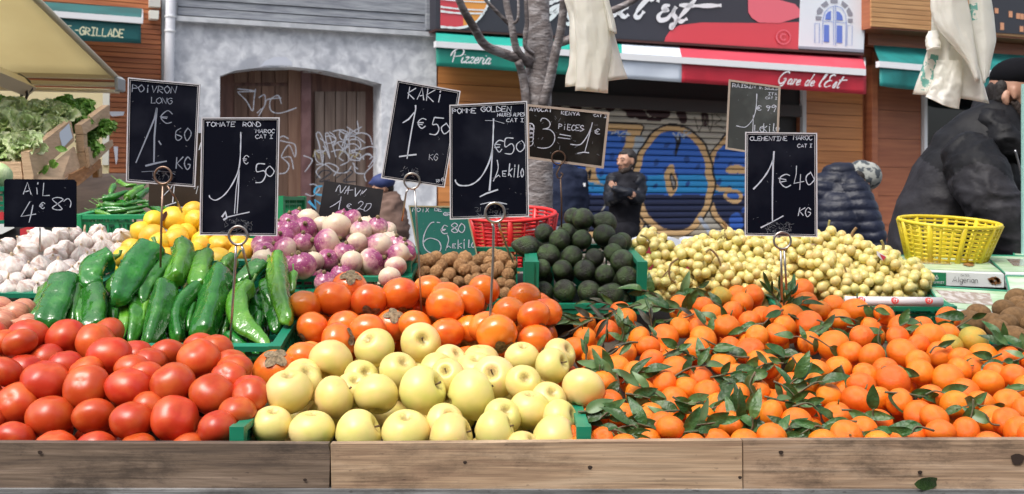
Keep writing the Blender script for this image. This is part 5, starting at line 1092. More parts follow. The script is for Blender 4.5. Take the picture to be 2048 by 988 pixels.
# ---- green plastic crates
M_gc = mat('green crate plastic', (.012, .23, .13), .4, (.01, .18, .1), 4, spec=.4); M_gc2 = mat('bright green crate plastic', (.02, .3, .12), .4)
def crate(label, TL, wd, dp, h, tilt=10, fh=None, mt=None, yaw=0, back=True, wall_l=True, wall_r=True):
    O = P(*TL); t = thing('green_crate', O, label, 'crate', 'green plastic crates'); mt = mt or M_gc
    rm = Matrix.Rotation(R(yaw), 3, 'Z') @ Matrix.Rotation(R(tilt), 3, 'X')
    def T_(u, v, w_): return O+rm @ Vector((u, v, w_))
    def bar(m, p, q, tx, tz, n):   # bar between local points
        p, q = Vector(p), Vector(q); d_ = (q-p).normalized(); s1 = n.normalized(); s2 = d_.cross(s1)
        a = [p+s1*i*tx/2+s2*j*tz/2 for i, j in ((-1, -1), (1, -1), (1, 1), (-1, 1))]; e = [v+(q-p) for v in a]
        m.hexa([T_(*v) for v in a], [T_(*v) for v in e])
    def panel(nm, p0, p1, top, bot):
        m = MB(); p0, p1 = Vector(p0), Vector(p1); d_ = (p1-p0); L_ = d_.length; d_.normalize(); n = d_.cross(Vector((0, 0, 1)))
        V = lambda s_, z_: p0+d_*s_+Vector((0, 0, z_))
        bar(m, V(0, top-.005), V(L_, top-.005), .02, .011, n); bar(m, V(0, bot+.006), V(L_, bot+.006), .014, .012, n)
        if top-bot > .05:
            bar(m, V(.01, top-.022), V(L_-.01, top-.022), .006, .006, n); bar(m, V(.01, (top+bot)/2), V(L_-.01, (top+bot)/2), .008, .01, n)
            k = max(3, int(L_/.024))
            for i in range(k+1): s_ = .006+(L_-.012)*i/k; bar(m, V(s_, bot+.01), V(s_, top-.009), .007, .0045 if i % 4 else .012, n)
            for i in range(0, k-1, 4): s_ = .02+(L_-.04)*(i+.5)/k; bar(m, V(s_, bot+.012), V(min(s_+.05, L_), (top+bot)/2-.008), .006, .02, n)
        m.build(nm, mt, t)
    fh_ = h if fh is None else fh
    panel('front_panel', (0, 0, 0), (wd, 0, 0), -(h-fh_), -h)
    if back: panel('back_panel', (wd, dp, 0), (0, dp, 0), 0, -h)
    if wall_l: panel('side_panel', (0, dp, 0), (0, 0, 0), 0, -h)
    if wall_r: panel('side_panel', (wd, 0, 0), (wd, dp, 0), 0, -h)
    for u, v in ((0, 0), (wd, 0), (0, dp), (wd, dp)):
        m = MB(); hh = h if v or fh is None else h
        a = [T_(u+i*.012, v+j*.012, .002) for i, j in ((-1, -1), (1, -1), (1, 1), (-1, 1))]; e = [T_(u+i*.010, v+j*.010, -hh) for i, j in ((-1, -1), (1, -1), (1, 1), (-1, 1))]
        m.hexa(e, a); m.build('corner_post', mt, t)
    m = MB(); a = [T_(x, y, -h+.004) for x, y in ((.01, .01), (wd-.01, .01), (wd-.01, dp-.01), (.01, dp-.01))]; m.hexa([v-Vector((0, 0, .006)) for v in a], a); m.build('floor', M_cfloor, t)
    return t
def px2m(d_, Y): return d_*Y/F
crate('green crate under the apples, its corners showing at the front board', (477, 853, 1.635), px2m(690, 1.635), .34, .075, 0, fh=.035, back=False)
crate('green crate under the green peppers, its corner beside a persimmon', (90, 690, 1.97), px2m(462, 1.97), .36, .12, 12)
crate('green crate holding the turnips', (560, 553, 2.34), px2m(254, 2.34), .33, .13, 7)
crate('green crate holding the walnuts', (813, 524, 2.385), px2m(246, 2.385), .30, .12, 4, fh=.03)
crate('green crate with a cut-down front holding the avocados', (1068, 524, 2.39), px2m(216, 2.39), .32, .125, 5, fh=.024)
crate('green crate holding the long thin chillies at the back left', (157, 430, 2.72), px2m(280, 2.72), .34, .11, 6, mt=M_gc2, back=False)
crate('green crate under the paper roll, in front of the grapes', (1560, 612, 2.42), px2m(340, 2.42), .34, .10, 8)
crate('green crate under the kiwis, rim showing at the right edge', (1955, 676, 2.24), px2m(400, 2.24), .3, .10, 8, yaw=-4)
crate('green crate behind the lemons, one corner showing beside the tomato sign', (480, 393, 2.85), px2m(80, 2.85), .3, .13, 0, mt=M_gc2)
crate('green crate hidden under the lemons', (255, 520, 2.36), px2m(255, 2.36), .32, .11, 10)
crate('green crate under the garlic, corner showing above the peppers', (-110, 585, 2.34), px2m(275, 2.34), .36, .11, 10)

# ---- long green peppers
M_pep = mat('green pepper skin', (.02, .15, .016), .17, (.05, .24, .025), 25, .45, .7, coat=.5, rand=.15, randhue=.015, spec=.6, bump=.55, bscale=32, randoff=False)
M_pel = mat('light green pepper skin', (.08, .27, .02), .17, (.15, .36, .035), 25, .45, .7, coat=.4, spec=.6, bump=.5, bscale=45, randoff=False)
M_pst = mat('pepper stem', (.13, .26, .06), .5)
PH = Heap(700, 2.04, 500, 2.32, .06)
def pepper(name, pts, wpx, label, light=False, front=.0, stem=True, grp='long green peppers heaped in a crate', cat='pepper', lob=.15, tipw=.35, bl=1.0):
    rr = random.Random(hash(label) % 999 if False else sum(map(ord, label)))
    c = catmull([P(x, y, PH.Y(y)-front) for x, y in pts], 8) if len(pts) > 2 else [P(pts[0][0], pts[0][1], PH.Y(pts[0][1])-front).lerp(P(pts[1][0], pts[1][1], PH.Y(pts[1][1])-front), i/14) for i in range(15)]
    n = len(c); L_ = sum((c[i+1]-c[i]).length for i in range(n-1)); r0 = wpx*.9/2/F*PH.Y(pts[0][1]); ph = rr.uniform(0, 6); vs = []; K_ = 22
    t_ = (c[1]-c[0]).normalized(); a = t_.cross(Vector((0, 1, .2))).normalized(); nrm = 3
    # extend the ends so they round off
    for i in range(n):
        u = i/(n-1); t_ = (c[min(i+1, n-1)]-c[max(i-1, 0)]).normalized(); a = (a-t_*a.dot(t_)).normalized(); b2 = t_.cross(a)
        r = r0*min(1, (u/.07)**.5 if u < .07 else 1)*(1-(1-tipw)*max(0, (u-.35)/.65)**1.7)*(max(0, (1-u)/.10)**.5 if u > .9 else 1)
        r = max(r, r0*.06)
        for k in range(K_):
            q = 2*math.pi*k/K_
            lr = 1+lob*math.cos(nrm*q+ph+u*1.2)+.16*bl*mnoise.noise(Vector((math.cos(q)*1.3, math.sin(q)*1.3, u*4*bl+ph)))+.09*bl*mnoise.noise(Vector((math.cos(q)*2.6, math.sin(q)*2.6, u*10+ph)))+.06*bl*(1-2*abs(mnoise.noise(Vector((math.cos(q)*2.2, math.sin(q)*2.2, u*7-ph)))))
            vs.append(c[i]+(a*math.cos(q)+b2*math.sin(q))*r*lr-t_*(r0*.22 if i == 0 else 0)*-1)
    fs = [(i*K_+k, i*K_+(k+1) % K_, (i+1)*K_+(k+1) % K_, (i+1)*K_+k) for i in range(n-1) for k in range(K_)]
    fs += [tuple(range(K_-1, -1, -1)), tuple((n-1)*K_+k for k in range(K_))]
    mb = MB(); mb.add(vs, fs); o = mb.build(name, M_pel if light else M_pep, None, True, label=label, cat=cat, group=grp)
    if stem:
        d_ = (c[0]-c[2]).normalized(); s = MB(); p0 = c[0]-d_*.006; s.tube(catmull([p0, p0+d_*.018, p0+d_*.034+Vector((rr.uniform(-.012, .012), -.004, .006))], 3), [r0*.5, r0*.33, r0*.22, r0*.16, r0*.14, r0*.14, r0*.18][:7], 8)
        s.build('stem', M_pst, o, True)
    return o
Za = lambda L: [(60+a*.2429, 480+b_*.2429) for a, b_ in L]; Zb = lambda L: [(330+a*.2531, 480+b_*.2531) for a, b_ in L]
PL = 'long green pepper '
pepper('pepper', Za([(300, 320), (230, 500), (130, 740)]), 58, 'broad flat green pepper standing at the left, beside the garlic', front=.03, tipw=.8, stem=False)
pepper('pepper', Za([(420, 330), (380, 480), (340, 700)]), 40, PL+'half hidden behind the broad left one', front=.0)
pepper('pepper', Za([(690, 140), (560, 200), (500, 330), (540, 400)]), 50, 'curled green pepper with a dent, above the broad left one', front=.02, tipw=.6)
pepper('pepper', Za([(1010, 60), (900, 200), (790, 360), (720, 530)]), 60, 'large green pepper with twin ridges, leaning down to the left', front=.05, tipw=.55)
pepper('pepper', Za([(530, 410), (540, 560), (530, 760)]), 54, PL+'standing in shade under the large ridged one', front=.0, tipw=.8, stem=False)
pepper('pepper', Za([(1160, 140), (1050, 280), (950, 400), (930, 520)]), 34, 'slim green pepper right of the large ridged one', front=.02)
pepper('pepper', Za([(860, 490), (880, 650), (830, 860)]), 38, PL+'low in the middle, behind the tomatoes', front=.0, stem=False)
pepper('pepper', Za([(1120, 380), (1060, 600), (960, 890)]), 54, 'wrinkled glossy green pepper straight below the pepper sign stake', front=.045, stem=False)
pepper('pepper', Za([(140, 510), (60, 600), (-20, 660)]), 24, 'small green pepper tip poking out left, by the onions', front=.02)
pepper('pepper', Za([(700, 320), (660, 430)]), 30, 'short dark pepper wedged left of the large ridged one', stem=False)
pepper('pepper', Za([(440, 500), (400, 700)]), 30, 'dark pepper low between the two left ones', stem=False)
pepper('pepper', Zb([(130, 40), (150, 130), (100, 230), (70, 330)]), 46, 'light green twisted pepper behind the stake', True, front=.05, tipw=.9, stem=True)
pepper('pepper', Zb([(320, 110), (280, 240), (250, 380)]), 42, 'light green pepper right of the twisted one', True, front=.02, tipw=.8)
pepper('pepper', Zb([(290, 360), (150, 480), (90, 620), (110, 800)]), 36, 'bent green pepper curving down left of the big bluish one', front=.03, tipw=.7, stem=False)
pepper('pepper', Zb([(440, 250), (370, 500), (290, 790)]), 58, 'big broad green pepper beside the tomato sign stake', front=.055, tipw=.85, stem=False)
pepper('pepper', Zb([(540, 150), (470, 210), (420, 280)]), 38, 'small green pepper under the tomato sign ring', True, front=.0)
pepper('pepper', Zb([(780, 190), (660, 280), (560, 360)]), 40, 'green pepper lying left of the light upright one', front=.02)
pepper('pepper', Zb([(670, 350), (590, 460), (600, 640), (700, 740), (830, 850)]), 44, 'hooked light green pepper right of the tomato sign stake', True, front=.055, tipw=.35)
pepper('pepper', Zb([(890, 120), (890, 300), (930, 480), (975, 670)]), 42, 'light green pepper standing tall in front of the turnips', True, front=.05, tipw=.6, stem=False)
o = pepper('pepper', Zb([(1010, 270), (1000, 340), (1000, 420)]), 26, 'small pepper with a long pale stem, beside the turnip crate', True)
pepper('pepper', Zb([(870, 560), (880, 640), (880, 740)]), 36, 'short green pepper low at the crate corner', front=.0)
pepper('pepper', Zb([(740, 600), (730, 670), (720, 750)]), 32, 'short green pepper left of the crate corner one', front=.0)
pepper('pepper', Zb([(500, 760), (620, 860), (760, 940)]), 38, 'green pepper lying lowest, under the hooked one', front=.02)
pepper('pepper', Zb([(700, 470), (760, 560)]), 34, 'dark green pepper end in shade behind the hooked one')
pepper('pepper', Zb([(820, 420), (860, 560)]), 36, 'dark green pepper in shade behind the tall light one')
pepper('pepper', Zb([(230, 500), (190, 640), (180, 720)]), 28, 'dark pepper between the bent one and the big broad one')
pepper('pepper', Zb([(480, 640), (440, 800)]), 34, 'pepper low behind the tomato sign stake')
for i, (x, y, dx, dy, w_, lt) in enumerate(((190, 560, -14, 90, 26, 0), (300, 560, -20, 100, 26, 1), (345, 585, -10, 90, 24, 0), (395, 560, -18, 90, 24, 0), (255, 590, -12, 90, 24, 1), (505, 600, 10, 80, 24, 0), (455, 560, -12, 120, 24, 1), (530, 560, 6, 80, 24, 0))):
    pepper('pepper', [(x, y), (x+dx*.4, y+dy*.5), (x+dx, y+dy)], w_, 'slim green pepper filling a gap, '+ORD[i]+' of the slim ones from the back left', bool(lt), front=.0)
for i in range(16):
    x = 90+i*30; pepper('pepper', [(x+random.uniform(-15, 15), 575+random.uniform(-15, 25)), (x+random.uniform(-25, 25), 700)], 40, 'green pepper at the bottom of the crate, seen only between the others', front=-.07, stem=False)
# pepper scars and the chillies
PH = Heap(440, 2.78, 365, 3.0, .03)
Zc = lambda L: [(100+a*.1417, 340+b_*.1417) for a, b_ in L]
CH = [([(960, 150), (1060, 210), (1200, 230)], 60, 'behind, tip to the left'), ([(730, 410), (900, 380), (1120, 290)], 90, 'thick one lying across the middle'), ([(900, 220), (870, 290), (850, 350)], 80, 'standing up at the left'),
      ([(1080, 400), (1180, 320), (1330, 220)], 100, 'thick one with its stem down'), ([(1210, 410), (1290, 340), (1420, 250)], 100, 'thick one by the pepper sign'), ([(790, 600), (1050, 570), (1400, 500)], 75, 'longest one along the rim'),
      ([(650, 590), (750, 610), (880, 650)], 65, 'low at the left rim'), ([(760, 480), (900, 500), (1040, 490)], 75, 'dark one in shade'), ([(1180, 270), (1260, 230), (1360, 200)], 50, 'thin one at the top'), ([(1060, 225), (1140, 215), (1230, 205)], 50, 'thin one at the very top'),
      ([(1230, 460), (1320, 445), (1420, 445)], 40, 'thinnest one'), ([(1080, 620), (1200, 595), (1340, 580)], 60, 'low at the right rim'), ([(670, 520), (720, 490), (780, 520)], 50, 'small curled one'), ([(1000, 520), (1150, 470), (1300, 430)], 70, 'lying under the thick ones'), ([(700, 560), (900, 540), (1100, 560)], 60, 'half buried')]
for i, (L, w_, nm) in enumerate(CH): pepper('chilli', Zc(L), w_*.1417*1.28, 'long thin green chilli, '+nm+' in the back crate', i % 3 == 0, front=.01*(i % 4), grp='long green chillies in the back crate', cat='chilli', lob=.03, tipw=.3, bl=.4)
for i in range(14): x = 195+i*9; pepper('chilli', [(x, 405+random.uniform(-8, 8)), (x+40, 432+random.uniform(-14, 8))], 11, 'long thin green chilli at the bottom of the back crate', grp='long green chillies in the back crate', cat='chilli', lob=.03, front=-.03, bl=.4)

# ---- grapes
M_gr = mat('grape skin', (.88, .77, .29), .26, (.86, .65, .24), 1.0, .45, .75, rand=.08, randhue=.014, trans=.28)
M_gstem = mat('grape stem', (.3, .26, .08), .7, (.22, .12, .05), 20)
gme = rev('grape', lambda t, p: sph(t, p, 1, 1.08), 14, 10)
def gY(py): return 1/(1/2.50+(1/2.78-1/2.50)*(610-py)/(150))
GB = [(1305, 520, 46, 60, 'leftmost, beside the avocado crate'), (1330, 575, 62, 42, 'lowest at the left, above the leaves'), (1385, 545, 52, 60, 'second from the left at the front'), (1405, 505, 44, 30, 'low one behind the second from the left'), (1455, 505, 52, 44, 'with an upright stem left of the sign ring'), (1450, 560, 60, 50, 'front, below the upright stem'),
      (1515, 515, 50, 44, 'behind, left of the sign ring'), (1520, 568, 60, 50, 'front, left of the leafy twig'), (1590, 530, 50, 60, 'behind the leafy twig'), (1655, 500, 50, 42, 'tallest, with a stray grape on top'), (1650, 560, 60, 55, 'front, right of the leafy twig'), (1700, 515, 50, 42, 'behind, with a pale forked stem'),
      (1690, 580, 45, 38, 'lowest at the right of the twig'), (1760, 545, 58, 48, 'with a striped tag on its stem'), (1735, 575, 45, 38, 'front, above the paper roll'), (1815, 560, 44, 40, 'rightmost, beside the date boxes'), (1780, 578, 50, 30, 'lowest, right above the paper roll')]
rg = random.Random(5); gpts = []
for bi, (cx, cy, rx, ry, nm) in enumerate(GB):
    Yc = gY(cy+ry*.3); c0 = P(cx, cy, Yc); t = thing('grape_bunch', c0, 'bunch of yellow grapes, '+nm, 'grapes', 'bunches of yellow grapes')
    n = 0; tries = 0; mine = []
    while n < int(rx*ry/42)+12 and tries < 4000:
        tries += 1; u = Vector((rg.gauss(0, 1), rg.gauss(0, 1), rg.gauss(0, 1))).normalized()*rg.uniform(.55, 1)
        if u.y > .35: continue
        p = c0+Vector((u.x*rx/F*Yc, u.y*.075+.01, u.z*ry/F*Yc)); r = rg.uniform(.0115, .0145)
        if any((p-q).length < (r+r2)*.74 for q, r2 in gpts): continue
        gpts.append((p, r)); o = obj('grape', gme, M_gr, t); o.location = p-c0; o.scale = (r, r, r); o.rotation_euler = (rg.uniform(0, 3), rg.uniform(0, 3), 0); n += 1
Zg = lambda L, ox=1260: [(ox+a*.2024, 440+b_*.2024) for a, b_ in L]
bun = [o for o in bpy.data.objects if o.name.startswith('grape_bunch')]
def stemg(i, pts, r=.0028, dy=-.05):
    m = MB(); t = bun[i]; Y = t.location.y+dy; m.tube(catmull([P(x, y, Y) for x, y in pts], 4), r, 6); m.build('stem', M_gstem, t, True)
stemg(0, Zg([(100, 150), (160, 170), (210, 230), (290, 300), (340, 350)]), .003); stemg(0, Zg([(430, 260), (460, 330), (480, 460)])); stemg(1, Zg([(480, 380), (400, 440), (390, 560), (450, 620)])); stemg(1, Zg([(400, 480), (340, 540), (300, 600)]), .002)
stemg(3, Zg([(370, 195), (360, 240)])); stemg(4, Zg([(905, 15), (945, 60), (940, 140), (925, 200)]), .004, -.02); stemg(4, Zg([(940, 140), (890, 170), (860, 200)]), .002); stemg(4, Zg([(940, 130), (960, 200)]), .002)
stemg(5, Zg([(750, 320), (790, 290), (850, 340), (890, 420), (905, 500)])); stemg(6, Zg([(1055, 135), (1075, 200), (1080, 280)]), .0035, -.01); stemg(6, Zg([(1110, 330), (1135, 360), (1135, 400)]))
Zg2 = lambda L: Zg(L, 1560)
stemg(8, Zg2([(215, 265), (230, 330), (270, 360), (250, 290)])); stemg(9, Zg2([(490, 0), (480, 60), (490, 120)]), .003, 0); stemg(9, Zg2([(350, 240), (380, 310), (440, 330)])); stemg(9, Zg2([(370, 330), (375, 420), (400, 460)]), .002)
stemg(11, Zg2([(755, 75), (715, 130), (700, 200), (690, 260)]), .004, 0); stemg(11, Zg2([(640, 235), (690, 255), (760, 270)]), .002); stemg(13, Zg2([(1000, 200), (1022, 250), (1010, 310), (960, 370), (890, 410)]), .0035, -.03)
stemg(10, Zg2([(630, 450), (660, 530), (670, 590)]), .002)
t = bun[13]; m = MB(); Y = t.location.y-.06; slab(m, Zg2([(955, 305), (1050, 360), (1035, 380), (1010, 400), (960, 345)]), Y, .001); m.build('tag', mat('tag white', (.7, .7, .75), .5), t)
m = MB(); slab(m, Zg2([(985, 335), (1050, 365), (1020, 400)]), Y-.002, .001); m.build('tag_stripe', mat('tag red', (.55, .05, .07), .5), t)

# ---- leafy clementine twigs
def leafmesh(k):
    rr = random.Random(k); vs = []; fs = []; n = 9; bend = rr.uniform(-.9, .35); cup = rr.uniform(.1, .3); wv = rr.uniform(0, 6)
    for i in range(n+1):
        u = i/n; w_ = .21*(math.sin(math.pi*min(1, u**.8))**.85)+.004
        for j, s_ in enumerate((-1, -.5, 0, .5, 1)):
            vs.append(Vector((s_*w_, u, bend*u*u+cup*abs(s_)*w_*1.2+.02*math.sin(u*9+wv+s_))))
    fs = [(i*5+j, i*5+j+1, (i+1)*5+j+1, (i+1)*5+j) for i in range(n) for j in range(4)]
    return mesh('leaf', vs, fs, True)
M_leaf = mat('citrus leaf', (.035, .095, .024), .36, (.075, .15, .04), 3, .4, .7, translucent=.15, rand=.4, randhue=.02, spec=.5, bump=.3, bscale=8)
M_lf2 = mat('pale citrus leaf', (.09, .17, .06), .45, (.13, .2, .08), 3, .4, .7, rand=.2)
M_dry = mat('dry dark leaf', (.035, .04, .025), .6, (.07, .06, .035), 3, .4, .7, rand=.3)
M_twig = mat('citrus twig', (.09, .1, .05), .7, (.14, .1, .06), 20)
lfm = var(leafmesh, 8)
SP = [(1185, 640, 170, 90, 6, 1), (1235, 622, 195, 100, 7, 1), (1155, 655, 205, 70, 5, 1), (1120, 640, 175, 80, 8, 2), (1285, 660, 150, 80, 5, 1), (1240, 700, 200, 80, 5, 1), (1325, 612, 172, 80, 5, 2), (1300, 590, 150, 70, 5, 2), (1195, 607, 172, 70, 5, 1), (1350, 636, 190, 80, 4, 1), (1300, 635, 100, 60, 4, 1), (1210, 670, 260, 70, 4, 1),
      (1233, 770, 268, 45, 2, 0), (1215, 745, 160, 55, 2, 0), (1345, 705, 25, 60, 2, 0), (1365, 625, 60, 50, 3, 0), (1380, 580, 20, 70, 4, 2), (1420, 600, 150, 60, 3, 0), (1440, 690, 340, 80, 3, 0), (1390, 740, 20, 90, 5, 0), (1460, 745, 15, 80, 5, 0), (1490, 765, 200, 100, 6, 0), (1530, 735, 190, 80, 5, 0), (1510, 775, 265, 60, 3, 0),
      (1340, 825, 175, 100, 5, 0), (1290, 850, 165, 80, 4, 0), (1410, 850, 15, 100, 7, 0), (1470, 840, 85, 70, 4, 0), (1500, 850, 80, 60, 3, 0), (1440, 815, 30, 80, 5, 0), (1380, 800, 350, 70, 3, 0), (1250, 860, 170, 60, 4, 0), (1380, 865, 10, 60, 4, 0), (1560, 605, 92, 85, 10, 0), (1550, 600, 120, 75, 8, 0), (1575, 600, 70, 70, 8, 0), (1590, 610, 20, 60, 4, 0), (1540, 640, 215, 70, 3, 0),
      (1610, 640, 340, 70, 3, 0), (1660, 655, 330, 60, 2, 0), (1600, 680, 160, 60, 2, 0), (1650, 690, 330, 70, 2, 0), (1560, 715, 190, 90, 5, 0), (1600, 740, 300, 60, 4, 0), (1640, 760, 190, 80, 4, 0), (1580, 790, 320, 80, 5, 0), (1620, 820, 350, 70, 4, 0), (1600, 855, 355, 80, 3, 0), (1545, 850, 175, 70, 3, 0), (1590, 770, 70, 50, 4, 0), (1690, 750, 290, 40, 2, 0),
      (1755, 830, 95, 55, 1, 0), (1765, 680, 275, 55, 2, 0), (1740, 620, 345, 50, 2, 0), (1820, 790, 355, 95, 3, 0), (1870, 790, 15, 60, 2, 0), (1700, 640, 350, 60, 2, 0), (1800, 650, 20, 50, 3, 0), (1960, 805, 350, 100, 4, 0), (1940, 830, 255, 65, 2, 0), (1930, 815, 190, 60, 2, 0), (1975, 715, 195, 60, 2, 0), (2030, 700, 150, 80, 5, 2), (2020, 720, 190, 70, 4, 0), (2010, 690, 120, 60, 4, 0),
      (1910, 640, 200, 50, 3, 0), (1880, 700, 20, 40, 1, 0), (1440, 640, 150, 60, 2, 0), (1500, 655, 195, 60, 2, 0), (1470, 710, 170, 60, 3, 0), (1410, 660, 110, 50, 2, 0), (1740, 860, 10, 60, 2, 0), (1840, 865, 185, 60, 2, 0), (2035, 780, 200, 60, 2, 0), (1835, 660, 200, 50, 2, 0), (1690, 850, 195, 50, 2, 0)]
rq = random.Random(77)
for _ in range(22): SP.append((rq.uniform(1170, 1640), rq.uniform(650, 865), rq.choice((170, 190, 10, 350, 150, 30, 90)), rq.uniform(60, 90), rq.choice((3, 4, 5)), 0 if rq.random() < .8 else 2))
for _ in range(5): SP.append((rq.uniform(1640, 2040), rq.uniform(640, 865), rq.choice((170, 190, 10, 350, 150, 30)), rq.uniform(50, 70), rq.choice((1, 2, 2)), 0))
LZ = [(1270, 'near the apples'), (1400, 'below the avocado crate'), (1520, 'left of the sign stake'), (1640, 'by the clementine sign stake'), (1780, 'right of the sign stake'), (1900, 'below the date boxes'), (9999, 'at the right edge')]
LR = [(820, 'at the bottom'), (740, 'in the lower half'), (660, 'in the upper half'), (0, 'at the top')]
cnt = {}
rl = random.Random(12)
for (x, y, an, ln, n, kd) in SP:
    Yl = Cl.Y(y)-.045 if y > 620 or x < 1480 else Cl.Y(y)-.06
    if x < 1330 and y < 700: Yl = Cl.Y(y)-.05
    Yl = max(Yl, 1.58 if y > 860 else 1.60)
    a = R(an); dirv = Vector((math.cos(a), -.25*rl.random(), math.sin(a)))
    L_ = ln/F*Yl; zn = next(z for l, z in LZ if x <= l); rn = next(z for l, z in LR if y >= l); k_ = (zn, rn); cnt[k_] = cnt.get(k_, 0)+1
    tone = {0: 'glossy', 1: 'dry dark', 2: 'pale'}[kd]
    base = P(x, y, Yl)-dirv*L_*.5
    lab = '%s clementine twig, %s of those %s %s' % (tone, ORD[cnt[k_]-1], rn, zn)
    t = thing('leafy_twig', base, lab, 'leafy twig', 'leafy clementine twigs')
    tip = base+dirv*L_*.8; mid = base+dirv*L_*.4+Vector((rl.uniform(-.01, .01), 0, rl.uniform(-.008, .012)))
    cv = catmull([base, mid, tip], 5); m = MB(); m.tube(cv, [.0022-.0012*i/len(cv) for i in range(len(cv))], 6); m.build('stem', M_twig, t, True)
    for i in range(n):
        u = (i+.6)/n; p = cv[min(len(cv)-1, int(u*(len(cv)-1)))]
        side = 1 if i % 2 else -1; sp = 35 if n < 7 else 28
        la = a+R(side*rl.uniform(8, sp+15)) if i < n-1 else a
        d_ = Vector((math.cos(la), rl.uniform(-.45, .25), math.sin(la))).normalized()
        nn = Vector((rl.uniform(-.5, .5), -1, rl.uniform(-.1, 1.1))).normalized(); nn = (nn-d_*nn.dot(d_)).normalized(); xx = d_.cross(nn)
        sc = rl.uniform(.030, .054)*(1.0 if kd != 1 else .8)
        wd_ = rl.uniform(.8, 1.15) if kd != 1 else rl.uniform(.4, .8)
        if n >= 8: wd_ *= .55
        o = obj('leaf', rl.choice(lfm), {0: M_leaf if rl.random() < .92 else M_lf2, 1: M_dry if rl.random() < .45 else M_leaf, 2: M_lf2 if rl.random() < .6 else M_leaf}[kd], None)
        o.matrix_world = Matrix.Translation(p-base) @ Matrix((xx, d_, nn)).transposed().to_4x4() @ Matrix.Diagonal((sc*wd_, sc, sc, 1)); o.parent = t
        if not o.data.materials: pass
# leaves share meshes: give each object its own material slot link
# loose leaf on the front ledge
lf = obj('loose_leaf', leafmesh(3), M_leaf, label='single fallen green leaf lying on the stall ledge below the clementines', cat='leaf')
lf.matrix_world = Matrix.Translation(P(1828, 968, 1.588)) @ Matrix((Vector((.1, -.1, 1)).normalized(), Vector((1, -.05, 0)).normalized(), Vector((0, -1, -.1)).normalized())).transposed().to_4x4() @ Matrix.Diagonal((.052, .052, .03, 1))
# ================================================================== PRICE SIGNS
M_ch = mat('chalk', (.50, .54, .64), .9); M_ch2 = mat('faint chalk', (.17, .18, .21), .9); M_chd = mat('dim chalk', (.22, .25, .32), .9); M_wire = mat('steel wire', (.42, .4, .38), .3, metal=.9)
M_wire2 = mat('rusty wire', (.2, .11, .06), .5, metal=.6); M_wood_edge = mat('sign frame wood', (.36, .30, .25), .6); M_silver = mat('sign frame white', (.56, .56, .60), .45)
def board_mat(name, c, c2, sc=9): return mat(name, c, .6, c2, sc, .5, .75, detail=9, randoff=True, bump=.05, bscale=40, spec=.04)
M_slate = board_mat('slate', (.004, .005, .011), (.016, .018, .028)); M_slate2 = board_mat('worn slate', (.013, .012, .011), (.045, .042, .038)); M_slateg = board_mat('grey slate', (.05, .055, .055), (.1, .11, .11)); M_sgreen = board_mat('green slate', (.03, .15, .125), (.05, .2, .17))
def sign(q, Y, label, mt, text, frame=M_silver, ring=None, stakes=(), chips=(), rw=None, faint=(), th=.004, frw=(3.2, 6.2), wire=None):
    """q: four corners in photo pixels; text(mb, fn) writes the chalk"""
    c = P(sum(p[0] for p in q)/4, sum(p[1] for p in q)/4, Y); t = thing('price_sign', c, label, 'price sign', 'chalk price signs')
    slabm('board', mt, q, Y, th, t)
    if frame is not None:
        cx, cy = sum(p[0] for p in q)/4, sum(p[1] for p in q)/4
        def inset(d_):
            out = []
            for i in range(4):
                p0, p1, p2 = Vector(q[i-1]), Vector(q[i]), Vector(q[(i+1) % 4]); e1 = (p1-p0).normalized(); e2 = (p2-p1).normalized()
                n1 = Vector((-e1.y, e1.x)); n2 = Vector((-e2.y, e2.x)); b_ = (n1+n2); out.append(p1+b_*d_/(1+n1.dot(n2)))
            return out
        if (Vector(q[1])-Vector(q[0])).cross(Vector(q[2])-Vector(q[1])) < 0 if False else False: pass
        for (a0, a1, nm) in ((-.3, frw[0]-1.2, 'outer_frame'), (frw[0]+1.0, frw[1]-1.4, 'inner_frame')):
            A0, A1 = inset(a0), inset(a1); m = MB()
            for i in range(4):
                j = (i+1) % 4; slab(m, [tuple(A0[i]), tuple(A0[j]), tuple(A1[j]), tuple(A1[i])], Y-.0022, .002)
            m.build(nm, frame, t)
    fn = lambda x, y: P(x, y, Y-.0008)
    if text: m = MB(); text(m, fn); o = m.build('chalk_lettering', M_chd if 'POIVRON' in label else M_ch, t)
    if faint:
        m = MB(); rf = random.Random(int(q[0][0]))
        for (x, y, rx, ry, n) in faint:
            for _ in range(n if n > 25 else n//2):
                a, b_ = rf.uniform(-1, 1), rf.uniform(-1, 1); l = rf.uniform(3, 9); an = rf.uniform(0, 6.3)
                l *= (1 if n > 25 else .45); ribbon(m, [(x+a*rx, y+b_*ry), (x+a*rx+l*math.cos(an), y+b_*ry+l*math.sin(an))], rf.uniform(.4, .9), fn)
        m.build('chalk_smudges', M_ch2, t)['kind'] = 'stuff'
    wm = wire or M_wire
    if ring:
        x, y, r_ = ring; c = P(x, y, Y-.004); rr_ = r_/F*Y; m = MB()
        m.tube([c+Vector((rr_*math.sin(a*.3142), -.003, rr_*math.cos(a*.3142))) for a in range(21)], rw or .0021, 7, caps=False); m.build('clip_ring', wm, t, True)
    for L in stakes:
        m = MB(); m.tube([P(x, y, Y-.005 if len(p_) < 3 else p_[2]) for p_ in L for x, y in [p_[:2]]], rw or .002, 7); m.build('stake', wm, t, True)
    return t
def one(m, fn, main, foot, w_=3.2, fw=3.4, dbl=None):
    ribbon(m, catmull(main, 6), w_, fn); ribbon(m, foot, fw, fn)
    if dbl: ribbon(m, dbl, w_*.8, fn)
ZZ = lambda ox, oy, s_: (lambda L: [(ox+a*s_, oy+b_*s_) for a, b_ in L])
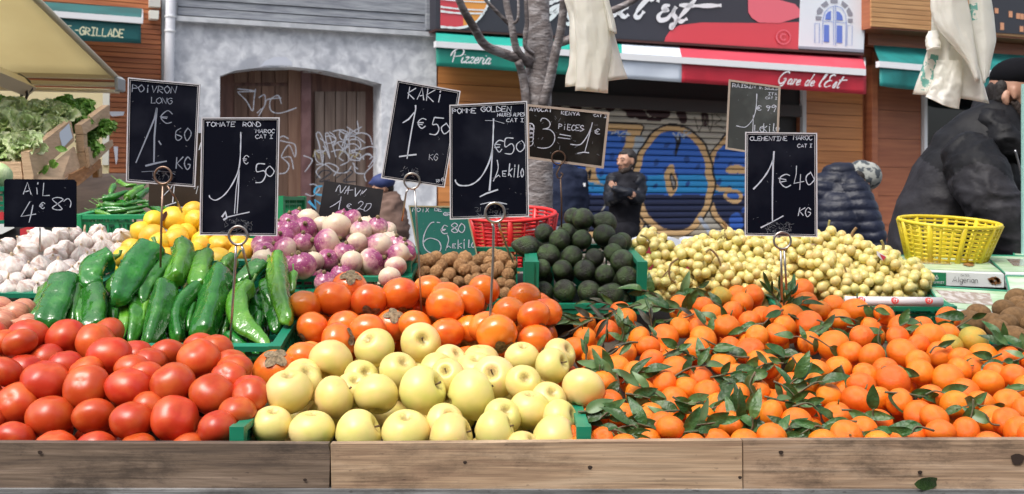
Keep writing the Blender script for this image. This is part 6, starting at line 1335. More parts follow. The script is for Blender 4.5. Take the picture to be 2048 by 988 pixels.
# POIVRON LONG
z1 = ZZ(240, 150, .2532)
def tx(m, f):
    put_text(m, 'POiVRON', 264, 183, 14, f, 2.5, .72, 2.0, .28); put_text(m, 'LONG', 302, 206, 11.5, f, 2.5, .75, 1.7, .28)
    ribbon(m, z1([(290, 258), (272, 345), (125, 695)]), 3.6, f); ribbon(m, z1([(292, 262), (272, 480), (268, 690)]), 3.8, f); ribbon(m, z1([(200, 718), (290, 695), (370, 680)]), 3.6, f)
    put_text(m, '\u20ac', 323, 246, 24, f, 2, .8, 2.2); put_text(m, '60', 351, 280, 25, f, 2, .5, 2.2, .35); ribbon(m, z1([(305, 520), (325, 552)]), 3.5, f)
    put_text(m, 'KG', 352, 338, 24, f, 3, .5, 2.6, .3); ribbon(m, z1([(170, 765), (280, 758), (385, 765), (435, 785)]), 1.2, f)
sign([(256, 155), (400, 168), (390, 374), (252, 363)], 2.16, 'black chalk sign reading POIVRON LONG 1 euro 60 KG above the green peppers', M_slate, tx, ring=(327, 351, 17),
     stakes=[[(326, 368), (323, 440), (321, 535)], [(332, 368), (350, 395), (364, 424, 2.4)]], faint=[(325, 352, 22, 12, 40), (320, 260, 60, 90, 14)], rw=.0024, wire=mat('bronze wire', (.3, .2, .15), .4, metal=.8))
# TOMATE ROND
z2 = ZZ(390, 220, .2835)
def tx(m, f):
    put_text(m, 'TOMATE', 412, 253, 9, f, 0, .85, 1.7, .32); put_text(m, 'ROND', 486, 253, 9, f, 0, .8, 1.7, .28); put_text(m, 'MAROC', 512, 266, 7.5, f, 0, .8, 1.5, .3); put_text(m, 'CAT I', 511, 277, 7.5, f, 0, .8, 1.5, .3)
    one(m, f, z2([(323, 155), (322, 250), (312, 400), (275, 500), (215, 590), (150, 635), (110, 622), (100, 600)]), z2([(230, 755), (300, 738), (385, 720)]), 2.6, 2.6)
    ribbon(m, z2([(312, 420), (290, 560), (278, 730)]), 1.6, f); ribbon(m, z2([(312, 420), (305, 600), (296, 730)]), 2.2, f); ribbon(m, z2([(190, 755), (215, 720), (225, 760), (200, 775)]), 6, f)
    put_text(m, '\u20ac', 487, 328, 17, f, 0, .55, 1.7); put_text(m, '5', 512, 363, 35, f, 0, .5, 2.3); put_text(m, '0', 533, 354, 20, f, -6, .7, 2.3)
sign([(403, 235), (559, 235), (554, 472), (399, 470)], 2.0, 'black chalk sign reading TOMATE ROND 1 euro 50 above the tomatoes', M_slate, tx, ring=(477, 471, 18.5),
     stakes=[[(472, 489), (471, 520), (466, 600), (460, 700)], [(483, 489), (490, 515), (503, 565, 2.25)]], faint=[(478, 450, 28, 12, 70), (505, 360, 8, 4, 10), (480, 340, 60, 90, 22)], rw=.0026)
# KAKI
z3 = ZZ(750, 150, .2532)
def tx(m, f):
    put_text(m, 'KAKi', 815, 197, 24, f, 6, .6, 2.4, .3)
    ribbon(m, z3([(320, 238), (322, 265), (290, 430), (268, 560), (253, 662)]), 3.2, f); ribbon(m, z3([(310, 295), (265, 350), (218, 378)]), 3, f); ribbon(m, z3([(190, 645), (260, 635), (328, 628)]), 3, f)
    put_text(m, '\u20ac', 836, 256, 21, f, 3, .75, 2.4); ribbon(m, z3([(470, 335), (545, 342)]), 2.6, f); ribbon(m, catmull(z3([(470, 335), (455, 390), (490, 390), (505, 430), (480, 470), (430, 465)]), 5), 2.4, f); put_text(m, '0', 882, 267, 20, f, 0, .8, 2.4)
    put_text(m, 'KG', 858, 319, 12, f, 5, .6, 1.0); put_text(m, 'RMS', 873, 365, 6, f, -12, .8, 1.2, .2)
sign([(794, 159), (921, 182), (889, 375), (762, 356)], 2.12, 'tilted black chalk sign reading KAKI 1 euro 50 above the persimmons', M_slate, tx, ring=(824, 362, 15.5),
     stakes=[[(829, 377), (833, 440), (838, 520), (843, 625)], [(817, 377), (812, 385), (804, 442)]], faint=[(824, 348, 20, 10, 30), (850, 280, 40, 70, 12)], rw=.0021)
# POMME GOLDEN
z4 = ZZ(880, 190, .2734)
def tx(m, f):
    put_text(m, 'POMME', 905, 227, 10, f, -1, .75, 1.9, .3); put_text(m, 'GOLDEN', 962, 224, 11, f, -1, .75, 1.9, .26); put_text(m, 'HAUTES ALPES', 995, 233, 7, f, -1, .56, 1.4, .2); put_text(m, 'CAT I', 1013, 244, 7, f, 0, .85, 1.6, .3)
    one(m, f, z4([(392, 172), (390, 260), (382, 400), (355, 500), (300, 600), (230, 655), (150, 662), (118, 640), (112, 618)]), z4([(290, 745), (340, 720), (425, 692)]), 3, 3.2)
    ribbon(m, z4([(384, 400), (374, 560), (362, 700)]), 3.8, f); ribbon(m, z4([(330, 186), (400, 188), (470, 208)]), 1, f); ribbon(m, z4([(295, 800), (360, 785), (430, 785), (490, 798)]), 2, f)
    put_text(m, '\u20ac', 990, 303, 23, f, 0, .65, 2.2); put_text(m, '5', 1010, 309, 32, f, 0, .5, 2.2); put_text(m, '0', 1033, 305, 24, f, 0, .6, 2.2)
    ribbon(m, catmull(z4([(418, 475), (425, 540), (395, 620), (388, 630)]), 5), 2.2, f); ribbon(m, z4([(395, 612), (430, 585), (440, 600)]), 2, f); put_text(m, 'E', 1005, 353, 11, f, 0, .7, 2); put_text(m, 'kilo', 1017, 353, 25, f, 2, .24, 2.0, .3)
sign([(899, 210), (1054, 202), (1058, 433), (900, 439)], 2.0, 'black chalk sign reading POMME GOLDEN 1 euro 50 le kilo above the apples', M_slate, tx, ring=(990, 425, 19.5),
     stakes=[[(983, 443), (987, 455), (986, 520), (981, 620), (976, 716)], [(997, 443), (1000, 460), (1026, 524, 2.5)]], faint=[(985, 425, 32, 10, 50), (980, 320, 65, 100, 20)], rw=.0027)
# AVOCAT
z5 = ZZ(1040, 190, .1721)
def tx(m, f):
    put_text(m, 'AVOCAT', 1059, 222, 7.5, f, 3, .8, 1.9, .28); put_text(m, 'KENYA', 1122, 229, 7, f, 4, .85, 1.9, .3); put_text(m, 'CAT I', 1187, 233, 5, f, 5, .9, 1.5, .3)
    ribbon(m, catmull(z5([(238, 305), (260, 272), (310, 280), (350, 330), (330, 380), (265, 395), (340, 400), (395, 450), (400, 530), (350, 600), (270, 618), (200, 608)]), 6), 1.9, f)
    put_text(m, 'PiECES', 1117, 258, 11, f, 5, .6, 1.7, .3); ribbon(m, z5([(460, 455), (590, 478)]), 2, f); ribbon(m, z5([(440, 493), (585, 512)]), 2, f)
    ribbon(m, z5([(842, 318), (810, 450), (752, 665)]), 2.1, f); ribbon(m, catmull(z5([(825, 380), (790, 460), (730, 550), (680, 580), (585, 572)]), 5), 1.9, f); ribbon(m, z5([(665, 678), (740, 665), (803, 672)]), 2.2, f)
    put_text(m, '\u20ac', 1190, 268, 10, f, 4, .9, 1.6); ribbon(m, z5([(90, 380), (120, 350), (100, 470), (140, 440)]), 2, f)
    for k in range(5): ribbon(m, catmull(z5([(95, 330+k*55), (150, 340+k*50), (160-k*5, 400+k*45), (100, 390+k*52)]), 4), 2.6-k*.25, f)
sign([(1053, 208), (1219, 225), (1207, 337), (1055, 317)], 2.42, 'wide worn chalk sign reading AVOCAT 3 PIECES = 1 euro above the avocados', M_slate2, tx, frame=M_wood_edge, ring=(1117, 316, 13.5), frw=(3.4, 3.5),
     stakes=[[(1125, 322), (1113, 348), (1116, 356), (1122, 356), (1126, 348), (1121, 346)], [(1121, 357), (1123, 400), (1123, 455)]], faint=[(1130, 270, 65, 40, 30)], rw=.0020, wire=mat('dark rusty wire', (.1, .06, .04), .5, metal=.6))
# RAISIN
z6 = ZZ(1440, 150, .3543)
def tx(m, f):
    put_text(m, 'RAISIN', 1465, 174, 7.5, f, 3, .85, 1.5, .25); put_text(m, 'R. SICILIA', 1519, 178, 5.5, f, 3, .6, 1.3, .25); put_text(m, 'ITA', 1536, 190, 5, f, 2, 1, 1.2); put_text(m, 'CAT I', 1531, 198, 4.5, f, 2, .9, 1.2)
    one(m, f, z6([(208, 105), (203, 190), (185, 250), (150, 290), (125, 294), (92, 286)]), z6([(188, 225), (186, 300), (185, 326)]), 1.9, 1.9)
    put_text(m, '\u20ac', 1514, 221, 10, f, 0, .9, 1.6); put_text(m, '99', 1532, 223, 15, f, 0, .55, 1.7, .35); put_text(m, 'Le', 1509, 263, 14, f, 0, .55, 1.6, .3); put_text(m, 'kilo', 1527, 263, 16, f, 0, .4, 1.6, .3)
sign([(1458, 159), (1561, 173), (1555, 314), (1451, 298)], 2.75, 'grey chalk sign reading RAISIN 1 euro 99 le kilo, half behind the clementine sign', M_slateg, tx, frame=M_wood_edge, frw=(2.6, 2.7), faint=[(1505, 240, 45, 50, 20)], stakes=[[(1520, 312, 2.76), (1522, 470, 2.76), (1522, 500, 2.76)]])
# CLEMENTINE
def tx(m, f):
    put_text(m, 'CLEMENTINE', 1500, 281, 8, f, 0, .75, 1.7, .26); put_text(m, 'MAROC', 1587, 280, 9, f, 0, .68, 1.7, .26); put_text(m, 'CAT I', 1595, 295, 7, f, 0, .75, 1.5, .26)
    ribbon(m, z6([(305, 430), (300, 500), (296, 650), (296, 830)]), 3.2, f); ribbon(m, catmull(z6([(300, 480), (270, 545), (230, 600), (188, 645)]), 4), 3.2, f); ribbon(m, z6([(230, 862), (290, 832), (358, 795)]), 3, f)
    put_text(m, '\u20ac', 1560, 374, 27, f, 0, .75, 2.3); ribbon(m, z6([(432, 512), (430, 560), (418, 612), (475, 600)]), 2.2, f); ribbon(m, z6([(455, 560), (450, 648)]), 2.2, f); put_text(m, '0', 1611, 369, 25, f, 3, .6, 2.3)
    put_text(m, 'KG', 1597, 431, 17, f, 5, .6, 1.9, .25)
sign([(1491, 264), (1634, 266), (1635, 474), (1490, 471)], 2.12, 'black chalk sign reading CLEMENTINE MAROC 1 euro 40 KG above the clementines', M_slate, tx, ring=(1564, 481, 17), rw=.0024,
     stakes=[[(1561, 497), (1563, 540), (1564, 600)], [(1568, 497), (1571, 540), (1573, 580)]], faint=[(1558, 455, 26, 10, 60), (1565, 370, 60, 80, 20)])
# AIL
def tx(m, f):
    put_text(m, 'AiL', 47, 390, 24, f, 0, .62, 2.0, .3); ribbon(m, [(60, 403), (42, 433), (72, 428)], 2.2, f); ribbon(m, [(66, 410), (62, 430), (58, 445)], 2.2, f); put_text(m, '\u20ac', 80, 417, 12, f, 0, .8, 1.6); put_text(m, '8', 105, 421, 25, f, 0, .75, 1.8); ribbon(m, catmull([(127, 403), (136, 397), (142, 405), (140, 415)], 4), 1.8, f)
sign([(12, 358), (147, 359), (152, 364), (152, 455), (8, 454), (8, 362)], 2.4, 'plain black chalk sign with rounded corners reading AIL 4 euro 80 over the garlic', M_slate, tx, frame=None, stakes=[[(80, 455, 2.41), (80, 500, 2.41)]], faint=[(80, 410, 60, 40, 12)])
# NAVET
z9 = ZZ(620, 340, .1417)
def tx(m, f):
    ribbon(m, catmull(z9([(362, 305), (395, 235), (425, 220), (430, 325), (480, 270), (510, 225)]), 3), 1.7, f)
    for L in ([(485, 335), (555, 225)], [(555, 225), (530, 345)], [(500, 290), (610, 280)], [(640, 250), (640, 375)], [(640, 375), (715, 280)], [(710, 355), (745, 290)], [(735, 335), (800, 268)], [(440, 375), (420, 470), (405, 560)], [(440, 420), (360, 480), (282, 525)]): ribbon(m, z9(L), 1.7, f)
    put_text(m, '\u20ac', 694, 418, 11, f, 3, .8, 1.4); ribbon(m, catmull(z9([(680, 470), (720, 440), (750, 470), (700, 530), (650, 565), (700, 545), (745, 560)]), 4), 1.6, f); ribbon(m, catmull(z9([(790, 480), (860, 475), (850, 530), (790, 580), (760, 560), (800, 490)]), 4), 1.6, f)
sign([(649, 361), (767, 379), (757, 440), (636, 436)], 2.62, 'dark chalk sign reading NAVET 1 euro 20 behind the turnips', mat('matt slate', (.016, .016, .019), .6, (.03, .03, .033), 9, spec=.12), tx, frame=None, stakes=[[(700, 436, 2.63), (700, 500, 2.63)]], faint=[(700, 400, 45, 25, 8)])
# NOIX
zA = ZZ(800, 390, .1518)
def tx(m, f):
    put_text(m, 'NOiX', 825, 423, 8, f, 2, .8, 1.7, .35); put_text(m, 'DE', 869, 422, 7, f, 2, .9, 1.7, .3); put_text(m, 'GR', 887, 431, 6.5, f, 2, 1, 2.0, .25)
    ribbon(m, catmull(zA([(450, 358), (400, 375), (340, 470), (308, 570), (310, 660), (350, 730), (420, 765), (500, 760), (540, 700), (520, 620), (470, 585), (400, 568), (340, 590), (318, 620)]), 6), 2.2, f); ribbon(m, zA([(485, 358), (528, 365)]), 1.6, f)
    put_text(m, '\u20ac', 882, 468, 17, f, 0, .75, 2.2); put_text(m, '80', 903, 465, 18, f, 0, .65, 2.0, .2); ribbon(m, catmull(zA([(625, 525), (640, 600), (600, 730)]), 4), 2, f); ribbon(m, zA([(600, 715), (640, 670), (670, 695)]), 2, f); put_text(m, 'E', 905, 496, 8, f, 0, .8, 2); put_text(m, 'kilo', 916, 497, 17, f, -3, .42, 2, .25)
sign([(817, 411), (932, 413), (956, 514), (836, 514)], 2.62, 'green chalk sign reading NOIX 6 euro 80 le kilo behind the walnuts', M_sgreen, tx, frame=mat('thin brass edge', (.35, .33, .2), .5), frw=(1.6, 1.7), faint=[(880, 460, 45, 40, 10)])
# small dark sign behind the pepper sign
def tx(m, f):
    ribbon(m, [(350, 358), (342, 376), (322, 396)], 2.2, f); ribbon(m, [(350, 358), (345, 405)], 2.2, f); ribbon(m, [(330, 412), (357, 403)], 2.2, f); ribbon(m, [(398, 300), (402, 285)], 2, f); ribbon(m, [(388, 378), (396, 372), (392, 388)], 1.6, f)
sign([(300, 262), (406, 266), (404, 414), (297, 412)], 2.66, 'dark brown chalk sign half hidden behind the pepper sign, its 1 showing below', mat('brown slate', (.022, .016, .012), .6, (.04, .03, .024), 9, spec=.12), tx, frame=None, stakes=[[(350, 412, 2.67), (350, 480, 2.67)]])
# ================================================================== BASKETS, BOXES, LETTUCE, TARP, BAGS
def basket(name, label, rim, Y, rx, ry_m, h, taper, mt, tilt=0, rows=11, n=26, hole_rows=()):
    """oval tapered plastic basket; rim = centre of the rim in photo pixels, rx half width in pixels"""
    c = P(rim[0], rim[1], Y); t = thing(name, c-Vector((0, 0, h)), label, 'basket'); a = rx/F*Y; rm = Matrix.Rotation(R(tilt[0]), 3, 'X') @ Matrix.Rotation(R(tilt[1]), 3, 'Y') if tilt else Matrix.Identity(3)
    def E(ang, z, s=1.0): k = taper+(1-taper)*(1+z/h); return c+rm @ Vector((a*k*s*math.cos(ang), ry_m*k*s*math.sin(ang), z))
    m = MB(); m.tube([E(i*math.pi/24, 0) for i in range(49)], .0055, 8, caps=False); m.build('rim', mt, t, True)
    m = MB()
    for k in range(rows+1):
        z = -.012-(h-.012)*k/rows; m.tube([E(i*math.pi/24, z, 1-.006*(k % 2)) for i in range(49)], .0036, 5, caps=False)
    m.build('woven_bands', mt, t, True)
    for i in range(n):
        m = MB(); m.tube([E(2*math.pi*i/n, 0, 1.005), E(2*math.pi*i/n, -h, 1.005)], .0045 if i % 3 else .009, 6, flat=.6); m.build('rib', mt, t, True)
    m = MB(); b_ = [E(i*math.pi/12, -h+.001) for i in range(24)]; m.hexa([v-Vector((0, 0, .003)) for v in b_], b_); m.build('bottom', mt, t)
    return t
basket('yellow_basket', 'yellow woven plastic basket in front of the seller in the dark jacket', (1899, 444), 2.85, 99, .10, .135, .70, mat('yellow plastic', (.72, .56, .03), .4, (.6, .45, .02), 9, spec=.4), (8, 2.5), rows=10, n=28)
basket('red_basket', 'red slatted plastic basket between the apple sign and the avocados', (1020, 428), 2.85, 91, .11, .14, .80, mat('red plastic', (.68, .02, .02), .4, (.55, .015, .02), 6), (10, -1.5), rows=12, n=20)
b = thing('steel_scale_bowl', P(1098, 452, 2.9), 'edge of a shiny grey metal bowl behind the avocados', 'bowl')
m = MB(); c = P(1098, 462, 2.95); prof = [(.0, -.03), (.03, -.028), (.055, -.015), (.07, .012), (.072, .012), (.056, -.018), (.0, -.033)]
vs = [c+Vector((r_*math.cos(i*math.pi/12), r_*math.sin(i*math.pi/12), z+.0)) for r_, z in prof for i in range(24)]
m.add(vs, [(j*24+i, j*24+(i+1) % 24, (j+1)*24+(i+1) % 24, (j+1)*24+i) for j in range(len(prof)-1) for i in range(24)]); m.build('bowl', mat('brushed steel', (.4, .41, .43), .3, metal=.9), b, True)

# ---- date boxes: front edge corners and back edge corners of the lid in photo pixels
M_bw = mat('white card', (.72, .74, .74), .35); M_bg = mat('green card', (.02, .2, .09), .35); M_lidg = mat('printed lid green', (.35, .52, .3), .3, (.55, .66, .5), 14, .4, .6, stretch=(1, 3, 1)); M_gt = mat('green lid edge', (.03, .26, .15), .35)
M_txt = mat('black print', (.02, .02, .022), .5); M_dt = mat('date print', (.22, .09, .03), .5, (.4, .22, .1), 30); M_win = mat('cellophane window', (.36, .27, .2), .12, (.62, .56, .5), 60, .45, .6, coat=.6)
def dbox(label, fl, fr, Y0, bl, br, Y1, h, front=None, lidwin=None):
    A = P(*fl, Y0); B = P(*fr, Y0); D = P(*bl, Y1); Cc = P(*br, Y1); dn = Vector((0, 0, -h))
    t = thing('date_box', (A+B)/2+dn, label, 'box', 'flat cardboard boxes of dates')
    m = MB(); m.hexa([A+dn, B+dn, Cc+dn, D+dn], [A, B, Cc, D]); m.build('box', M_bw, t)
    up = (B-A).cross(D-A).normalized(); up = up if up.z > 0 else -up
    def L_(u, v, e=.0015): return A.lerp(B, u).lerp(D.lerp(Cc, u), v)+up*e
    def pane(nm, mt, q, e0=.0003, e=.0018): m = MB(); m.hexa([L_(u, v, e0) for u, v in q], [L_(u, v, e) for u, v in q]); m.build(nm, mt, t)
    pane('lid_print', M_lidg, [(.0, .12), (1, .12), (1, 1), (0, 1)]); pane('lid_edge', M_gt, [(0, .97), (1, .97), (1, 1.03), (0, 1.03)], .0003, .003); pane('lid_edge', M_gt, [(-.015, .0), (.005, .0), (.005, 1), (-.015, 1)], .0003, .003)
    if lidwin: pane('window', M_win, lidwin, .0018, .0026)
    n = (B-A).cross(Vector((0, 0, 1))).normalized(); n = n if n.y < 0 else -n
    def f(u, w_, e=.001): return A.lerp(B, u)+dn*w_+n*e
    return t, f, L_
t, f, L_ = dbox('white and green date box lettered Algerian, behind the nearer date box', (1849, 543), (2008, 549), 2.58, (1790, 512), (1964, 515), 2.98, .034, lidwin=[(.12, .45), (.5, .45), (.5, .78), (.18, .78)])
m = MB(); q = [(0, .04), (.27, .04), (.27, .98), (0, .98)]; m.add([f(u, v) for u, v in q], [(3, 2, 1, 0)]); m.build('green_label', M_bg, t)
def onface(f, W_, H_, e=.002): return lambda x, y: f(x/W_, y/H_, e)
fn = onface(f, 159, 28)
m = MB(); put_text(m, 'Algerian'.replace('Algerian', 'A'), 55, 20, 12, fn, 0, .8, 1.2, .2, jit=0)
cx = 67
LC = {'l': [[(1, 14), (1, 0)]], 'g': [[(7, 8), (3, 9), (0, 5), (3, 0), (7, 2)], [(7, 9), (7, -3), (4, -5), (0, -4)]], 'e': [[(0, 5), (7, 5), (5, 9), (1, 8), (0, 4), (3, 0), (7, 1)]], 'r': [[(0, 9), (0, 0)], [(0, 6), (3, 9), (5, 8)]], 'i': [[(1, 9), (1, 0)], [(1, 12), (1, 13)]], 'a': [[(7, 8), (3, 9), (0, 5), (3, 0), (7, 2)], [(7, 9), (7, 0)]], 'n': [[(0, 9), (0, 0)], [(0, 6), (3, 9), (6, 8), (7, 5), (7, 0)]]}
for ch, adv in (('l', 3.5), ('g', 9), ('e', 9), ('r', 6), ('i', 3.5), ('a', 9.5), ('n', 9)):
    for s_ in LC[ch]: ribbon(m, [(cx+a*.78, 20-b_*.82) for a, b_ in s_], 1.15, fn)
    cx += adv*.82
put_text(m, 'Dates'.upper(), 72, 7, 4, fn, 0, .7, .6, .25, jit=0); m.build('lettering', M_txt, t)
m = MB(); put_text(m, 'TUNIFRUIT', 8, 24, 4.5, fn, 0, .62, .8, .25, jit=0); ribbon(m, [(21, 14), (24, 6), (27, 14), (24, 15), (21, 14)], 1.6, fn); m.build('white_lettering', M_white, t)
m = MB()
for i in range(9):
    a = i*.7; cxx, cyy = 140+7*math.cos(a)*(1+(i % 2)*.4), 14+5*math.sin(a); m.add([fn(cxx-6, cyy-2), fn(cxx, cyy-4.5), fn(cxx+6, cyy), fn(cxx, cyy+4)], [(0, 3, 2, 1)])
m.build('date_print', M_dt, t)
m = MB()
for i in range(8):
    u, v = .72+.09*math.cos(i*.9)*(i % 3)/2, .55+.14*math.sin(i*1.3); m.add([L_(u-.06, v, .0025+i*.0002), L_(u, v-.1, .0025+i*.0002), L_(u+.06, v, .0025+i*.0002), L_(u, v+.09, .0025+i*.0002)], [(0, 1, 2, 3)])
m.build('lid_date_print', M_dt, t)
dbox('date box lying in front of the Algerian box, lid window showing', (1888, 622), (2040, 634), 2.42, (1858, 574), (2022, 584), 2.555, .03, lidwin=[(.12, .35), (.7, .35), (.72, .85), (.05, .85)])
dbox('date box at the right edge beside the Algerian box', (2010, 548), (2170, 552), 2.60, (1972, 512), (2140, 515), 2.98, .034, lidwin=[(.2, .4), (.7, .4), (.7, .8), (.2, .8)])
dbox('date box at the right edge below the others, only its corner in view', (2020, 585), (2190, 592), 2.5, (2012, 553), (2180, 556), 2.59, .026)
dbox('topmost date box at the far right edge behind the rest', (2030, 513), (2190, 516), 3.0, (2025, 500), (2180, 502), 3.2, .03)
# ---- paper roll
t = thing('paper_roll', P(1790, 604, 2.38), 'roll of white wrapping paper with red roundels in front of the grapes', 'paper roll')
A = P(1690, 602, 2.39); B = P(1884, 604, 2.37); m = MB(); m.tube([A, B], .0115, 20); m.build('roll', mat('white paper', (.72, .68, .7), .5), t, True)
ax = (B-A).normalized()
def rollp(s_, ang, e=.0004): r_ = .0115+e; return A+ax*s_+Vector((0, -math.cos(ang)*r_, math.sin(ang)*r_))
for s0 in (.035, .112, .19):
    m = MB(); pts = [(s0+.009*math.cos(i*.5236), .35+.75*math.sin(i*.5236)) for i in range(12)]
    m.add([rollp(*p_) for p_ in pts]+[rollp(s0, .35, .0012)], [(i, (i+1) % 12, 12) for i in range(12)]); m.build('red_roundel', mat('roundel red', (.75, .08, .07), .5), t)
    m = MB()
    for L in ([(-.004, .1), (-.002, .7), (.002, .4), (.005, .8)], [(.001, .0), (.004, .5)]): 
        for (a0, b0), (a1, b1) in zip(L[:-1], L[1:]): m.add([rollp(s0+a0, b0, .0014), rollp(s0+a0+.0016, b0, .0014), rollp(s0+a1+.0016, b1, .0014), rollp(s0+a1, b1, .0014)], [(0, 1, 2, 3)])
    m.build('roundel_mark', M_white, t)
    m = MB()
    for k in range(5): m.add([rollp(s0-.016-k*.004, .1, .0005), rollp(s0-.014-k*.004, .1, .0005), rollp(s0-.008-k*.004, 1.0, .0005), rollp(s0-.010-k*.004, 1.0, .0005)], [(0, 1, 2, 3)])
    m.build('faint_print', mat('faint pink', (.62, .45, .48), .5), t)
# pale wooden tray behind the grapes
M_pw = mat('pale crate wood', (.62, .42, .26), .7, (.5, .33, .2), 30, .35, .7, stretch=(.3, 1, 4), bump=.3, bscale=60, rand=.12, randoff=False)
t = thing('wooden_tray', P(1480, 500, 3.0), 'pale wooden crate end behind the grapes, left of the clementine sign ring', 'crate')
for (x0, x1) in ((1412, 1507), (1510, 1640)): slabm('plank', M_pw, [(x0, 474), (x1, 476), (x1, 520), (x0, 520)], 3.0, .012, t)
slabm('post', M_pw, [(1500, 476), (1516, 476), (1516, 540), (1500, 540)], 3.014, .02, t)

# ---- neighbour's table, lettuce crates, awning
t = thing('cloth_table', P(60, 420, 3.6), 'brown cloth-covered sloping table behind the chillies and under the lettuce crates', 'table')
m = MB(); nx, ny = 30, 20; vs = []
for j in range(ny+1):
    for i in range(nx+1):
        v = j/ny; px = -700+(330+700)*i/nx; py = 480+(344-480)*v; Y = 3.05+1.25*v; p = P(px, py, Y); p.z += .012*mnoise.noise(Vector((p.x*5, p.y*4, 0)))-.01; vs.append(p)
m.add(vs, [(j*(nx+1)+i, j*(nx+1)+i+1, (j+1)*(nx+1)+i+1, (j+1)*(nx+1)+i) for j in range(ny) for i in range(nx)]); o = m.build('tablecloth', mat('brown cloth', (.25, .175, .135), .85, (.15, .1, .08), 8, .4, .7, bump=.3, bscale=14), t, True)
o.modifiers.new('t', 'SOLIDIFY').thickness = .02
for x, y in ((-700, 3.1), (300, 3.1), (-700, 4.25), (300, 4.25)):
    c = P(x, 400, y); m = MB(); m.box((c.x, c.y, .6), (.05, .05, 1.2)); m.build('leg', W1, t)
Zl = lambda L: [(a*.2025, 180+b_*.2025) for a, b_ in L]
def fslat(nm, q, Y, th, par, mt=None): return slabm(nm, mt or M_pw, Zl(q), Y, th, par)
c1 = thing('lettuce_crate', P(60, 340, 3.2), 'pale wooden crate nearest the garlic sign, with a paper label on its side', 'crate', 'wooden lettuce crates')
yy = [3.15, 3.45, 3.45, 3.15]
fslat('plank', [(285, 615), (690, 312), (722, 500), (330, 842)], yy, .012, c1); fslat('plank', [(325, 880), (722, 560), (778, 760), (600, 900)], [3.16, 3.46, 3.46, 3.25], .012, c1)
fslat('top_edge', [(208, 608), (640, 300), (690, 306), (285, 612)], [3.15, 3.45, 3.45, 3.15], .012, c1); fslat('end_post', [(205, 612), (284, 616), (330, 842), (320, 980), (245, 980), (222, 760)], 3.148, .03, c1)
fslat('plank', [(-900, 700), (204, 706), (222, 880), (-900, 870)], 3.15, .012, c1); fslat('plank', [(-900, 885), (230, 888), (245, 990), (-900, 980)], 3.152, .012, c1)
fslat('paper_label', [(580, 425), (680, 330), (715, 470), (618, 575)], [3.36, 3.43, 3.43, 3.36], .002, c1, mat('label paper', (.62, .67, .74), .7))
c2 = thing('lettuce_crate', P(190, 290, 3.45), 'pale wooden crate second from the left, leaning right, leafy greens poking through', 'crate', 'wooden lettuce crates')
yz = [3.5, 3.8, 3.8, 3.5]
fslat('plank', [(805, 345), (1068, 150), (1075, 280), (828, 430)], yz, .012, c2); fslat('top_edge', [(738, 345), (1000, 150), (1068, 148), (805, 344)], yz, .012, c2)
for q in ([(735, 348), (803, 346), (825, 436), (745, 440)], [(745, 446), (825, 442), (832, 608), (755, 612)], [(755, 618), (835, 614), (868, 770), (778, 785)]): fslat('end_post', q, 3.498, .03, c2)
fslat('plank', [(845, 640), (1100, 490), (1108, 545), (870, 770)], yz, .012, c2); fslat('plank', [(835, 590), (870, 560), (890, 740), (868, 770)], 3.49, .02, c2)
c3 = thing('wooden_riser', P(180, 350, 3.5), 'orange-brown wooden trestle carrying the lettuce crates at its right end', 'trestle')
M_or = mat('orange wood', (.5, .24, .09), .6, (.38, .17, .06), 20, stretch=(.3, 1, 4), randoff=False)
fslat('rail', [(680, 830), (975, 680), (978, 760), (755, 940), (640, 990)], [3.3, 3.7, 3.7, 3.4, 3.3], .02, c3, M_or); fslat('leg', [(910, 790), (950, 760), (972, 860), (915, 866)], 3.72, .03, c3, M_or); fslat('leg', [(952, 760), (978, 740), (978, 850), (973, 862)], 3.70, .03, c3, M_pw)
# lettuces
def lleaf(k, ruf=.12):
    vs = []; fs = []; n, mq = 9, 8; rr = random.Random(k)
    for i in range(n+1):
        u = i/n; w_ = .42*math.sin(math.pi*min(1, .12+u*.82))**.7
        for j in range(mq+1):
            s_ = j/mq*2-1; e = max(abs(s_), u**2)
            vs.append(Vector((s_*w_, u, .35*u*u*0+.28*s_*s_*w_+.22*math.sin(u*2.2)-ruf*.2+ruf*e**2*math.sin(s_*11+u*13+k)*.7+ruf*.5*math.sin(u*21+s_*5+k)*e)))
    fs = [(i*(mq+1)+j, i*(mq+1)+j+1, (i+1)*(mq+1)+j+1, (i+1)*(mq+1)+j) for i in range(n) for j in range(mq)]
    return mesh('leaf', vs, fs, True)
lls = [lleaf(i, .10) for i in range(5)]; llc = [lleaf(i+9, .26) for i in range(5)]
M_le = mat('lettuce leaf', (.45, .60, .24), .5, (.74, .80, .52), 3, .4, .65, rand=.25, randhue=.015, bump=.4, bscale=6, translucent=.25); M_lc = mat('curly lettuce leaf', (.13, .33, .04), .45, (.3, .52, .12), 4, .4, .65, rand=.3, bump=.4, bscale=7, translucent=.25)
rv = random.Random(21)
